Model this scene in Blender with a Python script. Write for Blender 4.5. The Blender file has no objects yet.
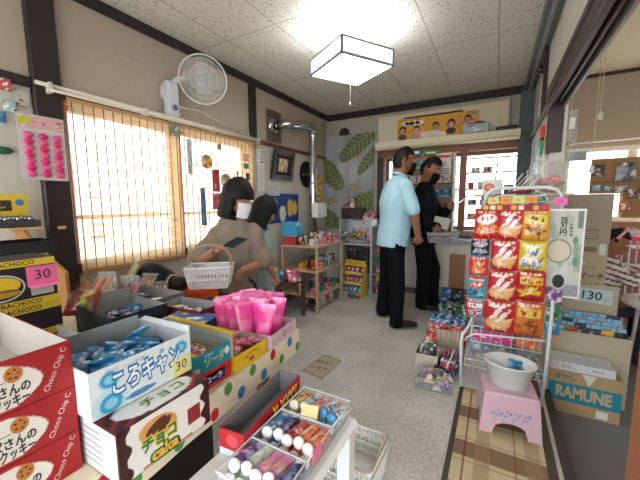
import bpy, bmesh, math, random
from mathutils import Vector, Matrix, Euler, noise
PI = math.pi
scene = bpy.context.scene
COL = bpy.context.collection
V = Vector

# ---------------------------------------------------------------- colours
def c(h):
    h = h.lstrip('#')
    o = []
    for i in (0, 2, 4):
        s = int(h[i:i+2], 16) / 255
        o.append(s / 12.92 if s <= .04045 else ((s + .055) / 1.055) ** 2.4)
    return tuple(o)
def mixc(a, b, t): return tuple(a[i] * (1 - t) + b[i] * t for i in range(3))
def mul(a, k): return tuple(min(1, x * k) for x in a)
WHITE = c('f2f2ee'); BLACK = c('141416'); CREAM = c('efe6cc'); GREYI = c('a9adae')

# ---------------------------------------------------------------- materials
MATS = {}
def base_mat(name, rough=.5, spec=.5, metal=0., noise_amt=.06, noise_scale=30, bump=0., trans=0., coat=0.):
    m = bpy.data.materials.new(name); m.use_nodes = True
    nt = m.node_tree; b = nt.nodes['Principled BSDF']
    a = nt.nodes.new('ShaderNodeVertexColor'); a.layer_name = 'Col'
    tc = nt.nodes.new('ShaderNodeTexCoord'); n = nt.nodes.new('ShaderNodeTexNoise')
    n.inputs['Scale'].default_value = noise_scale; n.inputs['Detail'].default_value = 3
    nt.links.new(tc.outputs['Object'], n.inputs['Vector'])
    mr = nt.nodes.new('ShaderNodeMapRange'); mr.inputs['To Min'].default_value = 1 - noise_amt; mr.inputs['To Max'].default_value = 1 + noise_amt
    nt.links.new(n.outputs['Fac'], mr.inputs['Value'])
    vm = nt.nodes.new('ShaderNodeVectorMath'); vm.operation = 'SCALE'
    nt.links.new(a.outputs['Color'], vm.inputs[0]); nt.links.new(mr.outputs[0], vm.inputs['Scale'])
    nt.links.new(vm.outputs[0], b.inputs['Base Color'])
    b.inputs['Roughness'].default_value = rough; b.inputs['Metallic'].default_value = metal
    b.inputs['Specular IOR Level'].default_value = spec
    b.inputs['Coat Weight'].default_value = coat; b.inputs['Coat Roughness'].default_value = .15
    if trans: b.inputs['Transmission Weight'].default_value = trans
    if bump:
        bp = nt.nodes.new('ShaderNodeBump'); bp.inputs['Strength'].default_value = bump; bp.inputs['Distance'].default_value = .004
        nt.links.new(n.outputs['Fac'], bp.inputs['Height']); nt.links.new(bp.outputs[0], b.inputs['Normal'])
    MATS[name] = m; return m
base_mat('matte', .85, .25)
base_mat('card', .55, .4, noise_amt=.03)
base_mat('gloss', .3, .5, noise_amt=.02, coat=.3)
base_mat('film', .22, .7, noise_scale=90, noise_amt=.05, bump=.5, coat=.5)
base_mat('plastic', .35, .5, noise_amt=.02)
base_mat('metal', .12, .5, metal=1., noise_amt=.02, noise_scale=8)
base_mat('cloth', .95, .1, noise_amt=.10, noise_scale=60, bump=.25)
base_mat('skin', .55, .35, noise_amt=.04, noise_scale=20)
base_mat('hair', .6, .25, noise_amt=.3, noise_scale=70, bump=.5)
def special(name):
    m = bpy.data.materials.new(name); m.use_nodes = True; MATS[name] = m
    return m, m.node_tree, m.node_tree.nodes['Principled BSDF']
# wood: colour attribute modulated by stretched grain
m, nt, b = special('wood')
a = nt.nodes.new('ShaderNodeVertexColor'); a.layer_name = 'Col'
tc = nt.nodes.new('ShaderNodeTexCoord'); mp = nt.nodes.new('ShaderNodeMapping'); mp.inputs['Scale'].default_value = (30, 3, 30)
n = nt.nodes.new('ShaderNodeTexNoise'); n.inputs['Scale'].default_value = 2.2; n.inputs['Detail'].default_value = 5; n.inputs['Distortion'].default_value = 1.2
nt.links.new(tc.outputs['Object'], mp.inputs[0]); nt.links.new(mp.outputs[0], n.inputs['Vector'])
mr = nt.nodes.new('ShaderNodeMapRange'); mr.inputs['To Min'].default_value = .72; mr.inputs['To Max'].default_value = 1.22
nt.links.new(n.outputs['Fac'], mr.inputs['Value'])
vm = nt.nodes.new('ShaderNodeVectorMath'); vm.operation = 'SCALE'
nt.links.new(a.outputs['Color'], vm.inputs[0]); nt.links.new(mr.outputs[0], vm.inputs['Scale']); nt.links.new(vm.outputs[0], b.inputs['Base Color'])
b.inputs['Roughness'].default_value = .45
# clear plastic: thin see-through sheet with a glossy coat
def sheet(name, tint, alpha, rough=.08):
    m, nt, b = special(name)
    b.inputs['Base Color'].default_value = (*tint, 1); b.inputs['Alpha'].default_value = alpha
    b.inputs['Roughness'].default_value = rough; b.inputs['Specular IOR Level'].default_value = .8
    n = nt.nodes.new('ShaderNodeTexNoise'); n.inputs['Scale'].default_value = 14
    tc = nt.nodes.new('ShaderNodeTexCoord'); nt.links.new(tc.outputs['Object'], n.inputs['Vector'])
    bp = nt.nodes.new('ShaderNodeBump'); bp.inputs['Strength'].default_value = .3; bp.inputs['Distance'].default_value = .01
    nt.links.new(n.outputs['Fac'], bp.inputs['Height']); nt.links.new(bp.outputs[0], b.inputs['Normal'])
sheet('clear', c('e8f0f2'), .14)
sheet('glass', c('f4fbff'), .06, .02)
sheet('mesh', c('e8e8e6'), .28, .3)
# frosted lamp panel
m, nt, b = special('lamp_glow'); b.inputs['Base Color'].default_value = (.95, .97, 1, 1)
b.inputs['Emission Color'].default_value = (.95, .97, 1, 1); b.inputs['Emission Strength'].default_value = 7
m, nt, b = special('lamp_side'); b.inputs['Base Color'].default_value = (.95, .97, 1, 1)
b.inputs['Emission Color'].default_value = (.9, .95, 1, 1); b.inputs['Emission Strength'].default_value = 1.6
m, nt, b = special('lamp_tube'); b.inputs['Emission Color'].default_value = (.95, .98, 1, 1); b.inputs['Emission Strength'].default_value = 12
# bamboo blind: slats with gaps, light shines through
m, nt, b = special('bamboo')
out = nt.nodes['Material Output']
tc = nt.nodes.new('ShaderNodeTexCoord'); mp = nt.nodes.new('ShaderNodeMapping'); mp.inputs['Scale'].default_value = (1, 6, 260)
n = nt.nodes.new('ShaderNodeTexNoise'); n.inputs['Scale'].default_value = 1; n.inputs['Detail'].default_value = 2
nt.links.new(tc.outputs['Object'], mp.inputs[0]); nt.links.new(mp.outputs[0], n.inputs['Vector'])
cr = nt.nodes.new('ShaderNodeValToRGB'); cr.color_ramp.elements[0].color = (*c('a27d50'), 1); cr.color_ramp.elements[1].color = (*c('e2caa2'), 1)
cr.color_ramp.elements[0].position = .35; cr.color_ramp.elements[1].position = .65
nt.links.new(n.outputs['Fac'], cr.inputs[0]); nt.links.new(cr.outputs[0], b.inputs['Base Color']); b.inputs['Roughness'].default_value = .7
tl = nt.nodes.new('ShaderNodeBsdfTranslucent'); nt.links.new(cr.outputs[0], tl.inputs[0])
tp = nt.nodes.new('ShaderNodeBsdfTransparent')
mx = nt.nodes.new('ShaderNodeMixShader'); mx.inputs[0].default_value = .40
nt.links.new(b.outputs[0], mx.inputs[1]); nt.links.new(tl.outputs[0], mx.inputs[2])
mx2 = nt.nodes.new('ShaderNodeMixShader')
gp = nt.nodes.new('ShaderNodeMapRange'); gp.inputs['From Min'].default_value = .42; gp.inputs['From Max'].default_value = .62; gp.inputs['To Min'].default_value = .05; gp.inputs['To Max'].default_value = .30
nt.links.new(n.outputs['Fac'], gp.inputs['Value']); nt.links.new(gp.outputs[0], mx2.inputs[0])
nt.links.new(mx.outputs[0], mx2.inputs[1]); nt.links.new(tp.outputs[0], mx2.inputs[2]); nt.links.new(mx2.outputs[0], out.inputs['Surface'])
# ceiling boards: cream with little dashes and board joints
m, nt, b = special('ceiling_board')
tc = nt.nodes.new('ShaderNodeTexCoord'); mp = nt.nodes.new('ShaderNodeMapping'); mp.inputs['Scale'].default_value = (1.15, .45, 1); mp.inputs['Rotation'].default_value = (0, 0, .5)
vo = nt.nodes.new('ShaderNodeTexVoronoi'); vo.inputs['Scale'].default_value = 58
nt.links.new(tc.outputs['Object'], mp.inputs[0]); nt.links.new(mp.outputs[0], vo.inputs['Vector'])
pit = nt.nodes.new('ShaderNodeMapRange'); pit.inputs['From Min'].default_value = .18; pit.inputs['From Max'].default_value = .27
nt.links.new(vo.outputs['Distance'], pit.inputs['Value'])
n = nt.nodes.new('ShaderNodeTexNoise'); n.inputs['Scale'].default_value = 30; nt.links.new(tc.outputs['Object'], n.inputs['Vector'])
gate = nt.nodes.new('ShaderNodeMapRange'); gate.inputs['From Min'].default_value = .56; gate.inputs['From Max'].default_value = .62
nt.links.new(n.outputs['Fac'], gate.inputs['Value'])
mxm = nt.nodes.new('ShaderNodeMath'); mxm.operation = 'MAXIMUM'; nt.links.new(pit.outputs[0], mxm.inputs[0]); nt.links.new(gate.outputs[0], mxm.inputs[1])
br = nt.nodes.new('ShaderNodeTexBrick'); br.offset = 0; br.inputs['Scale'].default_value = 1; br.inputs['Brick Width'].default_value = .91; br.inputs['Row Height'].default_value = .455
br.inputs['Mortar Size'].default_value = .003; br.inputs['Mortar Smooth'].default_value = .1
mp2 = nt.nodes.new('ShaderNodeMapping'); mp2.inputs['Location'].default_value = (.1, .05, 0); mp2.inputs['Rotation'].default_value = (0, 0, PI/2)
nt.links.new(tc.outputs['Object'], mp2.inputs[0]); nt.links.new(mp2.outputs[0], br.inputs['Vector'])
m1 = nt.nodes.new('ShaderNodeMixRGB'); m1.inputs[1].default_value = (*c('86807a'), 1); m1.inputs[2].default_value = (*c('dcd6ca'), 1); nt.links.new(mxm.outputs[0], m1.inputs[0])
m2 = nt.nodes.new('ShaderNodeMixRGB'); m2.inputs[2].default_value = (*c('8d877c'), 1); nt.links.new(br.outputs['Fac'], m2.inputs[0]); nt.links.new(m1.outputs[0], m2.inputs[1])
nt.links.new(m2.outputs[0], b.inputs['Base Color']); b.inputs['Roughness'].default_value = .9
# mottled vinyl floor
m, nt, b = special('vinyl_floor')
tc = nt.nodes.new('ShaderNodeTexCoord'); n1 = nt.nodes.new('ShaderNodeTexNoise'); n1.inputs['Scale'].default_value = 2.2; n1.inputs['Detail'].default_value = 6
n2 = nt.nodes.new('ShaderNodeTexNoise'); n2.inputs['Scale'].default_value = 60; n2.inputs['Detail'].default_value = 3
nt.links.new(tc.outputs['Object'], n1.inputs['Vector']); nt.links.new(tc.outputs['Object'], n2.inputs['Vector'])
ad = nt.nodes.new('ShaderNodeMath'); ad.operation = 'ADD'; nt.links.new(n1.outputs['Fac'], ad.inputs[0]); nt.links.new(n2.outputs['Fac'], ad.inputs[1])
cr = nt.nodes.new('ShaderNodeValToRGB'); cr.color_ramp.elements[0].color = (*c('b0aca6'), 1); cr.color_ramp.elements[1].color = (*c('dcd9d4'), 1)
cr.color_ramp.elements[0].position = .38; cr.color_ramp.elements[1].position = .62
hm = nt.nodes.new('ShaderNodeMath'); hm.operation = 'MULTIPLY'; hm.inputs[1].default_value = .5; nt.links.new(ad.outputs[0], hm.inputs[0])
nt.links.new(hm.outputs[0], cr.inputs[0]); nt.links.new(cr.outputs[0], b.inputs['Base Color']); b.inputs['Roughness'].default_value = .6

# ---------------------------------------------------------------- mesh builder
TXT = {}
def text_tris(s, bold=0.):
    k = (s, bold)
    if k not in TXT:
        cu = bpy.data.curves.new('tmp', 'FONT'); cu.body = s; cu.align_x = 'CENTER'; cu.align_y = 'CENTER'; cu.offset = bold; cu.resolution_u = 2
        ob = bpy.data.objects.new('tmp', cu); COL.objects.link(ob)
        me = ob.to_mesh()
        TXT[k] = ([v.co.copy() for v in me.vertices], [tuple(p.vertices) for p in me.polygons])
        ob.to_mesh_clear(); bpy.data.objects.remove(ob); bpy.data.curves.remove(cu)
    return TXT[k]
class G:
    def __init__(s): s.v = []; s.f = []; s.c = []; s.m = []; s.s = []; s.M = Matrix.Identity(4)
    def add(s, vs, fs, col, mat='card', sm=False):
        o = len(s.v); M = s.M
        s.v += [M @ V(p) for p in vs]
        for i, f in enumerate(fs):
            s.f.append(tuple(o + k for k in f)); s.m.append(mat); s.s.append(sm)
            if callable(col): s.c.append([col(vs[k]) for k in f])
            elif isinstance(col, list): s.c.append(col[i])
            else: s.c.append(col)
        return s
    def box(s, x0, x1, y0, y1, z0, z1, col, mat='card', ch=0.):
        if ch <= 0:
            vs = [(x, y, z) for z in (z0, z1) for y in (y0, y1) for x in (x0, x1)]
            return s.add(vs, [(0,2,3,1),(4,5,7,6),(0,1,5,4),(2,6,7,3),(0,4,6,2),(1,3,7,5)], col, mat)
        d = ch
        vs = []; 
        for z, e in ((z0, 1), (z0 + d, 0), (z1 - d, 0), (z1, 1)):
            k = d if e else 0
            for (x, y) in ((x0+k+d*(1-e), y0+k*1), (x1-k-d*(1-e), y0+k*1), (x1-k, y0+k+d*(1-e)), (x1-k, y1-k-d*(1-e)), (x1-k-d*(1-e), y1-k), (x0+k+d*(1-e), y1-k), (x0+k, y1-k-d*(1-e)), (x0+k, y0+k+d*(1-e))):
                vs.append((x, y, z))
        fs = [tuple(range(7, -1, -1)), tuple(range(24, 32))]
        for r in range(3):
            for i in range(8):
                j = (i + 1) % 8; fs.append((r*8+i, r*8+j, r*8+8+j, r*8+8+i))
        return s.add(vs, fs, col, mat)
    def quad(s, a, b_, c_, d, col, mat='card'): return s.add([a, b_, c_, d], [(0,1,2,3)], col, mat)
    def grid(s, o, ux, uy, w, h, nu, nv, fn, mat='card', bulge=None, sm=True):
        """printed surface: colour fn(u,v), optional bulge(u,v) along ux x uy"""
        o, ux, uy = V(o), V(ux).normalized(), V(uy).normalized(); n = ux.cross(uy)
        vs = []; cs = []
        for j in range(nv + 1):
            for i in range(nu + 1):
                u, v = i / nu, j / nv
                p = o + ux * (u * w) + uy * (v * h)
                if bulge: p = p + n * bulge(u, v)
                vs.append(tuple(p)); cs.append(fn(min(max(u, .001), .999), min(max(v, .001), .999)) if callable(fn) else fn)
        fs = []; cc = []
        for j in range(nv):
            for i in range(nu):
                k = j * (nu + 1) + i; f = (k, k + 1, k + nu + 2, k + nu + 1); fs.append(f); cc.append([cs[q] for q in f])
        return s.add(vs, fs, cc, mat, sm)
    def text(s, t, o, ux, uy, size, col, mat='card', bold=0., maxw=None):
        vs, fs = text_tris(t, bold); o, ux, uy = V(o), V(ux).normalized(), V(uy).normalized()
        kx = size
        if maxw:
            w = max(p.x for p in vs) - min(p.x for p in vs)
            if w * size > maxw: kx = maxw / w
        return s.add([tuple(o + ux * p.x * kx + uy * p.y * size) for p in vs], fs, col, mat)
    def tube(s, pts, r, col, mat='plastic', n=8, cap=True):
        pts = [V(p) for p in pts]; rs = r if isinstance(r, (list, tuple)) else [r] * len(pts)
        vs = []; up = None
        for i, p in enumerate(pts):
            d = (pts[min(i + 1, len(pts) - 1)] - pts[max(i - 1, 0)]).normalized()
            if up is None: up = V((0, 0, 1)) if abs(d.z) < .9 else V((1, 0, 0))
            a = d.cross(up)
            if a.length < 1e-4: a = d.orthogonal()
            a.normalize(); b_ = a.cross(d).normalized(); up = b_
            for k in range(n):
                t = 2 * PI * k / n; vs.append(tuple(p + (a * math.cos(t) + b_ * math.sin(t)) * rs[i]))
        fs = []
        for i in range(len(pts) - 1):
            for k in range(n):
                q = (k + 1) % n; fs.append((i*n+k, i*n+n+k, i*n+n+q, i*n+q))
        if cap: fs += [tuple(range(n)), tuple((len(pts)-1)*n + k for k in range(n - 1, -1, -1))]
        return s.add(vs, fs, col, mat, True)
    def lathe(s, prof, col, mat='plastic', n=20, o=(0, 0, 0), sx=1., sy=1., sm=True):
        """prof: (r, z) list, colour may be a list with one colour per band"""
        vs = []; fs = []; cc = []
        for r, z in prof:
            for k in range(n):
                t = 2 * PI * k / n; vs.append((o[0] + r * sx * math.cos(t), o[1] + r * sy * math.sin(t), o[2] + z))
        for i in range(len(prof) - 1):
            for k in range(n):
                q = (k + 1) % n; fs.append((i*n+k, i*n+q, i*n+n+q, i*n+n+k)); cc.append(col[i] if isinstance(col, list) else col)
        return s.add(vs, fs, cc, mat, sm)
    def ell(s, o, r, col, mat='plastic', nu=12, nv=8, fn=None):
        vs = []; fs = []
        for j in range(nv + 1):
            th = PI * j / nv
            for i in range(nu):
                ph = 2 * PI * i / nu; vs.append((o[0] + r[0]*math.sin(th)*math.cos(ph), o[1] + r[1]*math.sin(th)*math.sin(ph), o[2] - r[2]*math.cos(th)))
        for j in range(nv):
            for i in range(nu): fs.append((j*nu+i, j*nu+(i+1) % nu, (j+1)*nu+(i+1) % nu, (j+1)*nu+i))
        return s.add(vs, fs, col, mat, True)
    def disc(s, o, ux, uy, rx, ry, col, mat='card', n=16):
        o, ux, uy = V(o), V(ux).normalized(), V(uy).normalized()
        return s.add([tuple(o + ux*math.cos(2*PI*k/n)*rx + uy*math.sin(2*PI*k/n)*ry) for k in range(n)], [tuple(range(n))], col, mat)
    def prism(s, pts, z0, z1, col, mat='card'):
        n = len(pts); vs = [(x, y, z0) for x, y in pts] + [(x, y, z1) for x, y in pts]
        return s.add(vs, [tuple(range(n-1, -1, -1)), tuple(range(n, 2*n))] + [(i, (i+1) % n, n+(i+1) % n, n+i) for i in range(n)], col, mat)
    def carton(s, x0, x1, y0, y1, z0, z1, out, inn=None, t=.003, mat='card', faces=None):
        """open-topped box with real wall thickness"""
        inn = inn or GREYI
        ix0, ix1, iy0, iy1, iz = x0+t, x1-t, y0+t, y1-t, z0+t
        s.add([(x0,y0,z0),(x1,y0,z0),(x1,y1,z0),(x0,y1,z0),(x0,y0,z1),(x1,y0,z1),(x1,y1,z1),(x0,y1,z1)],
              [(3,2,1,0),(0,1,5,4),(1,2,6,5),(2,3,7,6),(3,0,4,7)], out, mat)
        s.add([(ix0,iy0,iz),(ix1,iy0,iz),(ix1,iy1,iz),(ix0,iy1,iz),(ix0,iy0,z1),(ix1,iy0,z1),(ix1,iy1,z1),(ix0,iy1,z1)],
              [(0,1,2,3),(4,5,1,0),(5,6,2,1),(6,7,3,2),(7,4,0,3)], inn, 'matte')
        s.add([(x0,y0,z1),(x1,y0,z1),(x1,y1,z1),(x0,y1,z1),(ix0,iy0,z1),(ix1,iy0,z1),(ix1,iy1,z1),(ix0,iy1,z1)],
              [(0,1,5,4),(1,2,6,5),(2,3,7,6),(3,0,4,7)], out, 'matte')
        return s
    def mesh(s, name):
        me = bpy.data.meshes.new(name); me.from_pydata([tuple(p) for p in s.v], [], s.f)
        keys = []
        for k in s.m:
            if k not in keys: keys.append(k)
        for k in keys: me.materials.append(MATS[k])
        ix = {k: i for i, k in enumerate(keys)}
        me.polygons.foreach_set('material_index', [ix[k] for k in s.m])
        me.polygons.foreach_set('use_smooth', s.s)
        ca = me.color_attributes.new('Col', 'FLOAT_COLOR', 'CORNER'); buf = []
        for f, cl in zip(s.f, s.c):
            if isinstance(cl, list):
                for q in cl: buf += [*q[:3], 1.]
            else: buf += [*cl[:3], 1.] * len(f)
        ca.data.foreach_set('color', buf); me.update(); return me
    def build(s, name, parent=None, loc=None, rot=None):
        o = bpy.data.objects.new(name, s.mesh(name)); COL.objects.link(o)
        if parent is not None: o.parent = parent
        if loc is not None: o.location = loc
        if rot is not None: o.rotation_euler = rot
        return o
def tag(o, label, cat, group=None):
    o['label'] = label; o['category'] = cat
    if group: o['group'] = group
    return o
def struct(o): o['kind'] = 'structure'; return o
def thing(name, label, cat, loc=(0, 0, 0), rz=0., group=None, rot=None):
    o = bpy.data.objects.new(name, None); COL.objects.link(o); o.empty_display_size = .05
    o.location = loc; o.rotation_euler = rot if rot else (0, 0, rz); return tag(o, label, cat, group)
def inst(name, me, loc, rot, label, cat, group=None, scale=None):
    o = bpy.data.objects.new(name, me); COL.objects.link(o); o.location = loc; o.rotation_euler = rot
    if scale: o.scale = scale
    return tag(o, label, cat, group)
def dup(root, loc, rz, label, group=None):
    r = root.copy(); COL.objects.link(r); r.location = loc; r.rotation_euler = (0, 0, rz); r['label'] = label
    if group: r['group'] = group
    for ch in list(root.children):
        k = ch.copy(); COL.objects.link(k); k.parent = r
        for g_ in list(ch.children):
            d = g_.copy(); COL.objects.link(d); d.parent = k
    return r

# ---------------------------------------------------------------- printed artwork
def blobs(seed, base, pal, n=8, a=.06, b_=.25):
    rd = random.Random(seed); S = []
    for i in range(n):
        t = rd.uniform(0, PI); S.append((rd.random(), rd.random(), rd.uniform(a, b_), rd.uniform(a, b_) * .55, math.cos(t), math.sin(t), rd.choice(pal)))
    def f(u, v):
        r = base
        for x, y, p, q, ct, st, cl in S:
            dx, dy = u - x, v - y; e, g_ = dx*ct + dy*st, -dx*st + dy*ct
            if (e/p)**2 + (g_/q)**2 < 1: r = cl
        return r
    return f
def bands(cols, cuts, over=None):
    def f(u, v):
        if over:
            r = over(u, v)
            if r: return r
        for cl, k in zip(cols, cuts):
            if v < k: return cl
        return cols[-1]
    return f
def inell(u, v, x, y, a, b_, t=0.):
    dx, dy = u - x, v - y; e, g_ = dx*math.cos(t) + dy*math.sin(t), -dx*math.sin(t) + dy*math.cos(t)
    return (e/a)**2 + (g_/b_)**2 < 1
def pillow_mesh(name, w, h, t, fn, back=None, nu=12, nv=16, mat='film', seed=0):
    """a puffed bag standing in local XZ, front towards -Y, bottom at z=0"""
    g = G(); rd = random.Random(seed); o = rd.uniform(0, 9)
    def bul(u, v):
        k = max(0, math.sin(PI * u)) ** .6 * max(0, min(1, 5.5*min(v, 1 - v)) - .12) ** .6 if 0.01 < v < .99 else 0
        return k * t * .5 * (1 + .35 * noise.noise(V((u*3 + o, v*4, 0)))) + .0015 * math.sin(40*u)*(v < .06 or v > .94)
    g.grid((-w/2, 0, 0), (1, 0, 0), (0, 0, 1), w, h, nu, nv, fn, mat, bul)
    bf = back if back else (fn(.5, .02) if callable(fn) else fn)
    g.grid((w/2, 0, 0), (-1, 0, 0), (0, 0, 1), w, h, nu, nv, bf, mat, bul)
    return g.mesh(name)
# ================================================================ camera, light
F = 316.; YAW = math.radians(29.1); PIT = math.radians(6.7); RO = math.radians(-.35); H = 1.2
f0 = V((-math.sin(YAW), math.cos(YAW), 0)); r0 = V((math.cos(YAW), math.sin(YAW), 0)); up = V((0, 0, 1))
fw = f0*math.cos(PIT) - up*math.sin(PIT); uu = up*math.cos(PIT) + f0*math.sin(PIT)
rr = r0*math.cos(RO) + uu*math.sin(RO); u2 = -r0*math.sin(RO) + uu*math.cos(RO)
cam = bpy.data.cameras.new('camera'); cam.sensor_width = 36; cam.lens = F/640*36; cam.clip_start = .01
co = bpy.data.objects.new('camera', cam); COL.objects.link(co)
co.matrix_world = Matrix(((rr.x, u2.x, -fw.x, 0), (rr.y, u2.y, -fw.y, 0), (rr.z, u2.z, -fw.z, H), (0, 0, 0, 1)))
scene.camera = co
scene.view_settings.view_transform = 'Standard'; scene.view_settings.look = 'None'
scene.view_settings.exposure = 0.82; scene.view_settings.gamma = 1
w = bpy.data.worlds.new('daylight'); scene.world = w; w.use_nodes = True
nt = w.node_tree; bg = nt.nodes['Background']
tc = nt.nodes.new('ShaderNodeTexCoord'); sx = nt.nodes.new('ShaderNodeSeparateXYZ'); nt.links.new(tc.outputs['Generated'], sx.inputs[0])
cr = nt.nodes.new('ShaderNodeValToRGB'); cr.color_ramp.elements[0].position = .45; cr.color_ramp.elements[1].position = .6
cr.color_ramp.elements[0].color = (.55, .56, .55, 1); cr.color_ramp.elements[1].color = (.95, .98, 1, 1)
mr = nt.nodes.new('ShaderNodeMapRange'); mr.inputs['From Min'].default_value = -1; nt.links.new(sx.outputs['Z'], mr.inputs['Value'])
nt.links.new(mr.outputs[0], cr.inputs[0]); nt.links.new(cr.outputs[0], bg.inputs['Color']); bg.inputs['Strength'].default_value = 5.2
def portal(loc, rot, sx_, sy_):
    l = bpy.data.lights.new('window_portal', 'AREA'); l.shape = 'RECTANGLE'; l.size = sx_; l.size_y = sy_; l.cycles.is_portal = True
    o = bpy.data.objects.new('window_portal', l); COL.objects.link(o); o.location = loc; o.rotation_euler = rot
portal((-2.36, 1.73, 1.3), (0, -PI/2, 0), 1.0, 1.6)
portal((-.55, 4.36, 1.3), (-PI/2, 0, 0), 1.6, 1.0)
portal((1.3, 4.36, 1.3), (-PI/2, 0, 0), 1.5, 1.0)
portal((-.9, -1.46, 1.0), (PI/2, 0, 0), 2.4, 2.0)
portal((1.35, -1.46, 1.0), (PI/2, 0, 0), 1.7, 2.0)
# ================================================================ the room
PLU = c('b7aa9a'); PLL = c('cbc6bc'); DK = c('2b2324'); DK2 = c('3a2222'); TAN = c('b08a5a'); WHW = c('dcdad0'); BRN = c('6b3f2c'); RRM = c('b5a493')
def wall_holes(name, axis, p0, p1, a0, a1, z0, z1, holes, cu, cl, zs, mat='matte'):
    """wall slab between p0,p1 on the axis; runs a0..a1 along the other; rectangular holes (a,b,zlo,zhi)"""
    g = G(); As = sorted({a0, a1, *[h[0] for h in holes], *[h[1] for h in holes]}); Zs = sorted({z0, z1, zs, *[h[2] for h in holes], *[h[3] for h in holes]})
    for i in range(len(As)-1):
        for j in range(len(Zs)-1):
            am, zm = (As[i]+As[i+1])/2, (Zs[j]+Zs[j+1])/2
            if any(h[0] < am < h[1] and h[2] < zm < h[3] for h in holes): continue
            cl_ = cu if zm > zs else cl
            if axis == 'x': g.box(p0, p1, As[i], As[i+1], Zs[j], Zs[j+1], cl_, mat)
            else: g.box(As[i], As[i+1], p0, p1, Zs[j], Zs[j+1], cl_, mat)
    return struct(g.build(name))
CE = 2.44
g = G(); g.box(-2.32, .36, -1.4, 4.3, -.2, 0, WHITE, 'vinyl_floor'); struct(g.build('floor'))
g = G(); g.box(.36, 2.4, -1.4, 4.3, -.2, -.12, c('7f8286'), 'matte'); struct(g.build('floor_right'))
g = G(); g.box(-2.32, .34, -1.4, 4.3, CE, CE+.1, WHITE, 'ceiling_board'); struct(g.build('ceiling'))
g = G(); g.box(.34, 2.4, -1.4, 4.3, CE, CE+.1, c('e6d8bc'), 'matte'); struct(g.build('ceiling_right'))
wall_holes('wall_left', 'x', -2.32, -2.22, -1.4, 4.3, 0, CE, [(.945, 2.49, .82, 1.78)], PLU, PLL, 1.84)
wall_holes('wall_back', 'y', 4.2, 4.3, -2.22, .3, 0, CE, [(-1.33, .24, .86, 1.79)], c('b4b0a4'), c('cfcdc4'), 1.84)
wall_holes('wall_front', 'y', -1.4, -1.3, -2.22, .3, 0, CE, [(-2.0, .25, 0, 2.0)], PLU, PLL, 1.84)
wall_holes('wall_right', 'x', .29, .37, -1.3, 4.2, 0, CE, [(-1.3, 2.62, 0, 1.9)], c('d3d0c2'), c('cfccc0'), 1.9)
wall_holes('wall_far_right', 'x', 2.3, 2.4, -1.4, 4.3, -.12, CE, [], RRM, c('cdbf9f'), .9)
wall_holes('wall_back_right', 'y', 4.2, 4.3, .37, 2.3, -.12, CE, [(.6, 2.05, 1.0, 1.74)], RRM, WHW, 1.0)
wall_holes('wall_front_right', 'y', -1.4, -1.3, .37, 2.3, -.12, CE, [(.5, 2.2, -.12, 2.0)], RRM, WHW, 1.0)
n_ = [0]
def trim(boxes, mat='wood', ch=.003):
    n_[0] += 1; g = G()
    for b_ in boxes: g.box(*b_[:6], b_[6], mat, ch)
    return struct(g.build('trim_%d' % n_[0]))
trim([(-2.22, -2.185, -1.3, 4.2, 2.378, CE, DK)])                       # ceiling beam, left
trim([(-2.185, .29, 4.165, 4.2, 2.36, CE, DK)])
trim([(.2, .29, -1.3, 4.165, 2.36, CE, c('5d5f5e')), (.225, .25, -1.3, 4.1, 2.34, 2.36, c('8b8d8c'))])
trim([(-2.22, -2.19, -1.3, .8, 1.82, 1.87, DK)]); 
trim([(-2.22, -2.19, .8, 2.55, 1.79, 1.835, DK2)])
trim([(-2.22, -2.19, 2.62, 4.2, 1.82, 1.855, c('6e3a2c'))])
trim([(-2.22, -2.175, .80, .93, 0, 2.37, DK)], ch=.006)                # post by the window
trim([(-2.22, -2.18, 2.53, 2.61, 1.8, 2.37, DK), (-2.22, -2.19, 2.50, 2.56, 0, 1.8, DK)])
trim([(.262, .352, -1.3, 2.72, 1.84, 1.90, DK2), (.262, .283, -1.3, 2.72, 1.80, 1.84, DK2), (.304, .318, -1.3, 2.72, 1.81, 1.84, DK2), (.338, .352, -1.3, 2.72, 1.80, 1.84, c('8d8580')), (.255, .37, -1.3, 2.72, 1.90, 1.935, DK2)])  # grooved lintel
trim([(.27, .35, 2.60, 2.70, 1.52, 1.86, DK2)])
trim([(.262, .29, 2.72, 4.2, 1.84, 1.88, c('54362f')), (.262, .29, 3.05, 3.11, 1.88, 2.36, DK2)])
trim([(.17, .29, 4.08, 4.2, 0.9, 2.36, c('5f686c'))], 'matte')         # dark column in the corner
trim([(.262, .30, -1.3, 2.62, -.12, .004, c('4b4038')), (.30, .318, -1.3, 2.62, -.12, -.004, c('8a6a4c')), (.318, .36, -1.3, 2.62, -.12, .004, c('3c3632'))])
trim([(-2.22, -2.2, -1.3, 4.2, 0, .07, c('5b4033'))])
trim([(-2.2, .29, 4.18, 4.2, 0, .07, c('6b6258'))])
trim([(.37, 2.3, 4.17, 4.2, 2.415, CE, DK2)])
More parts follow.
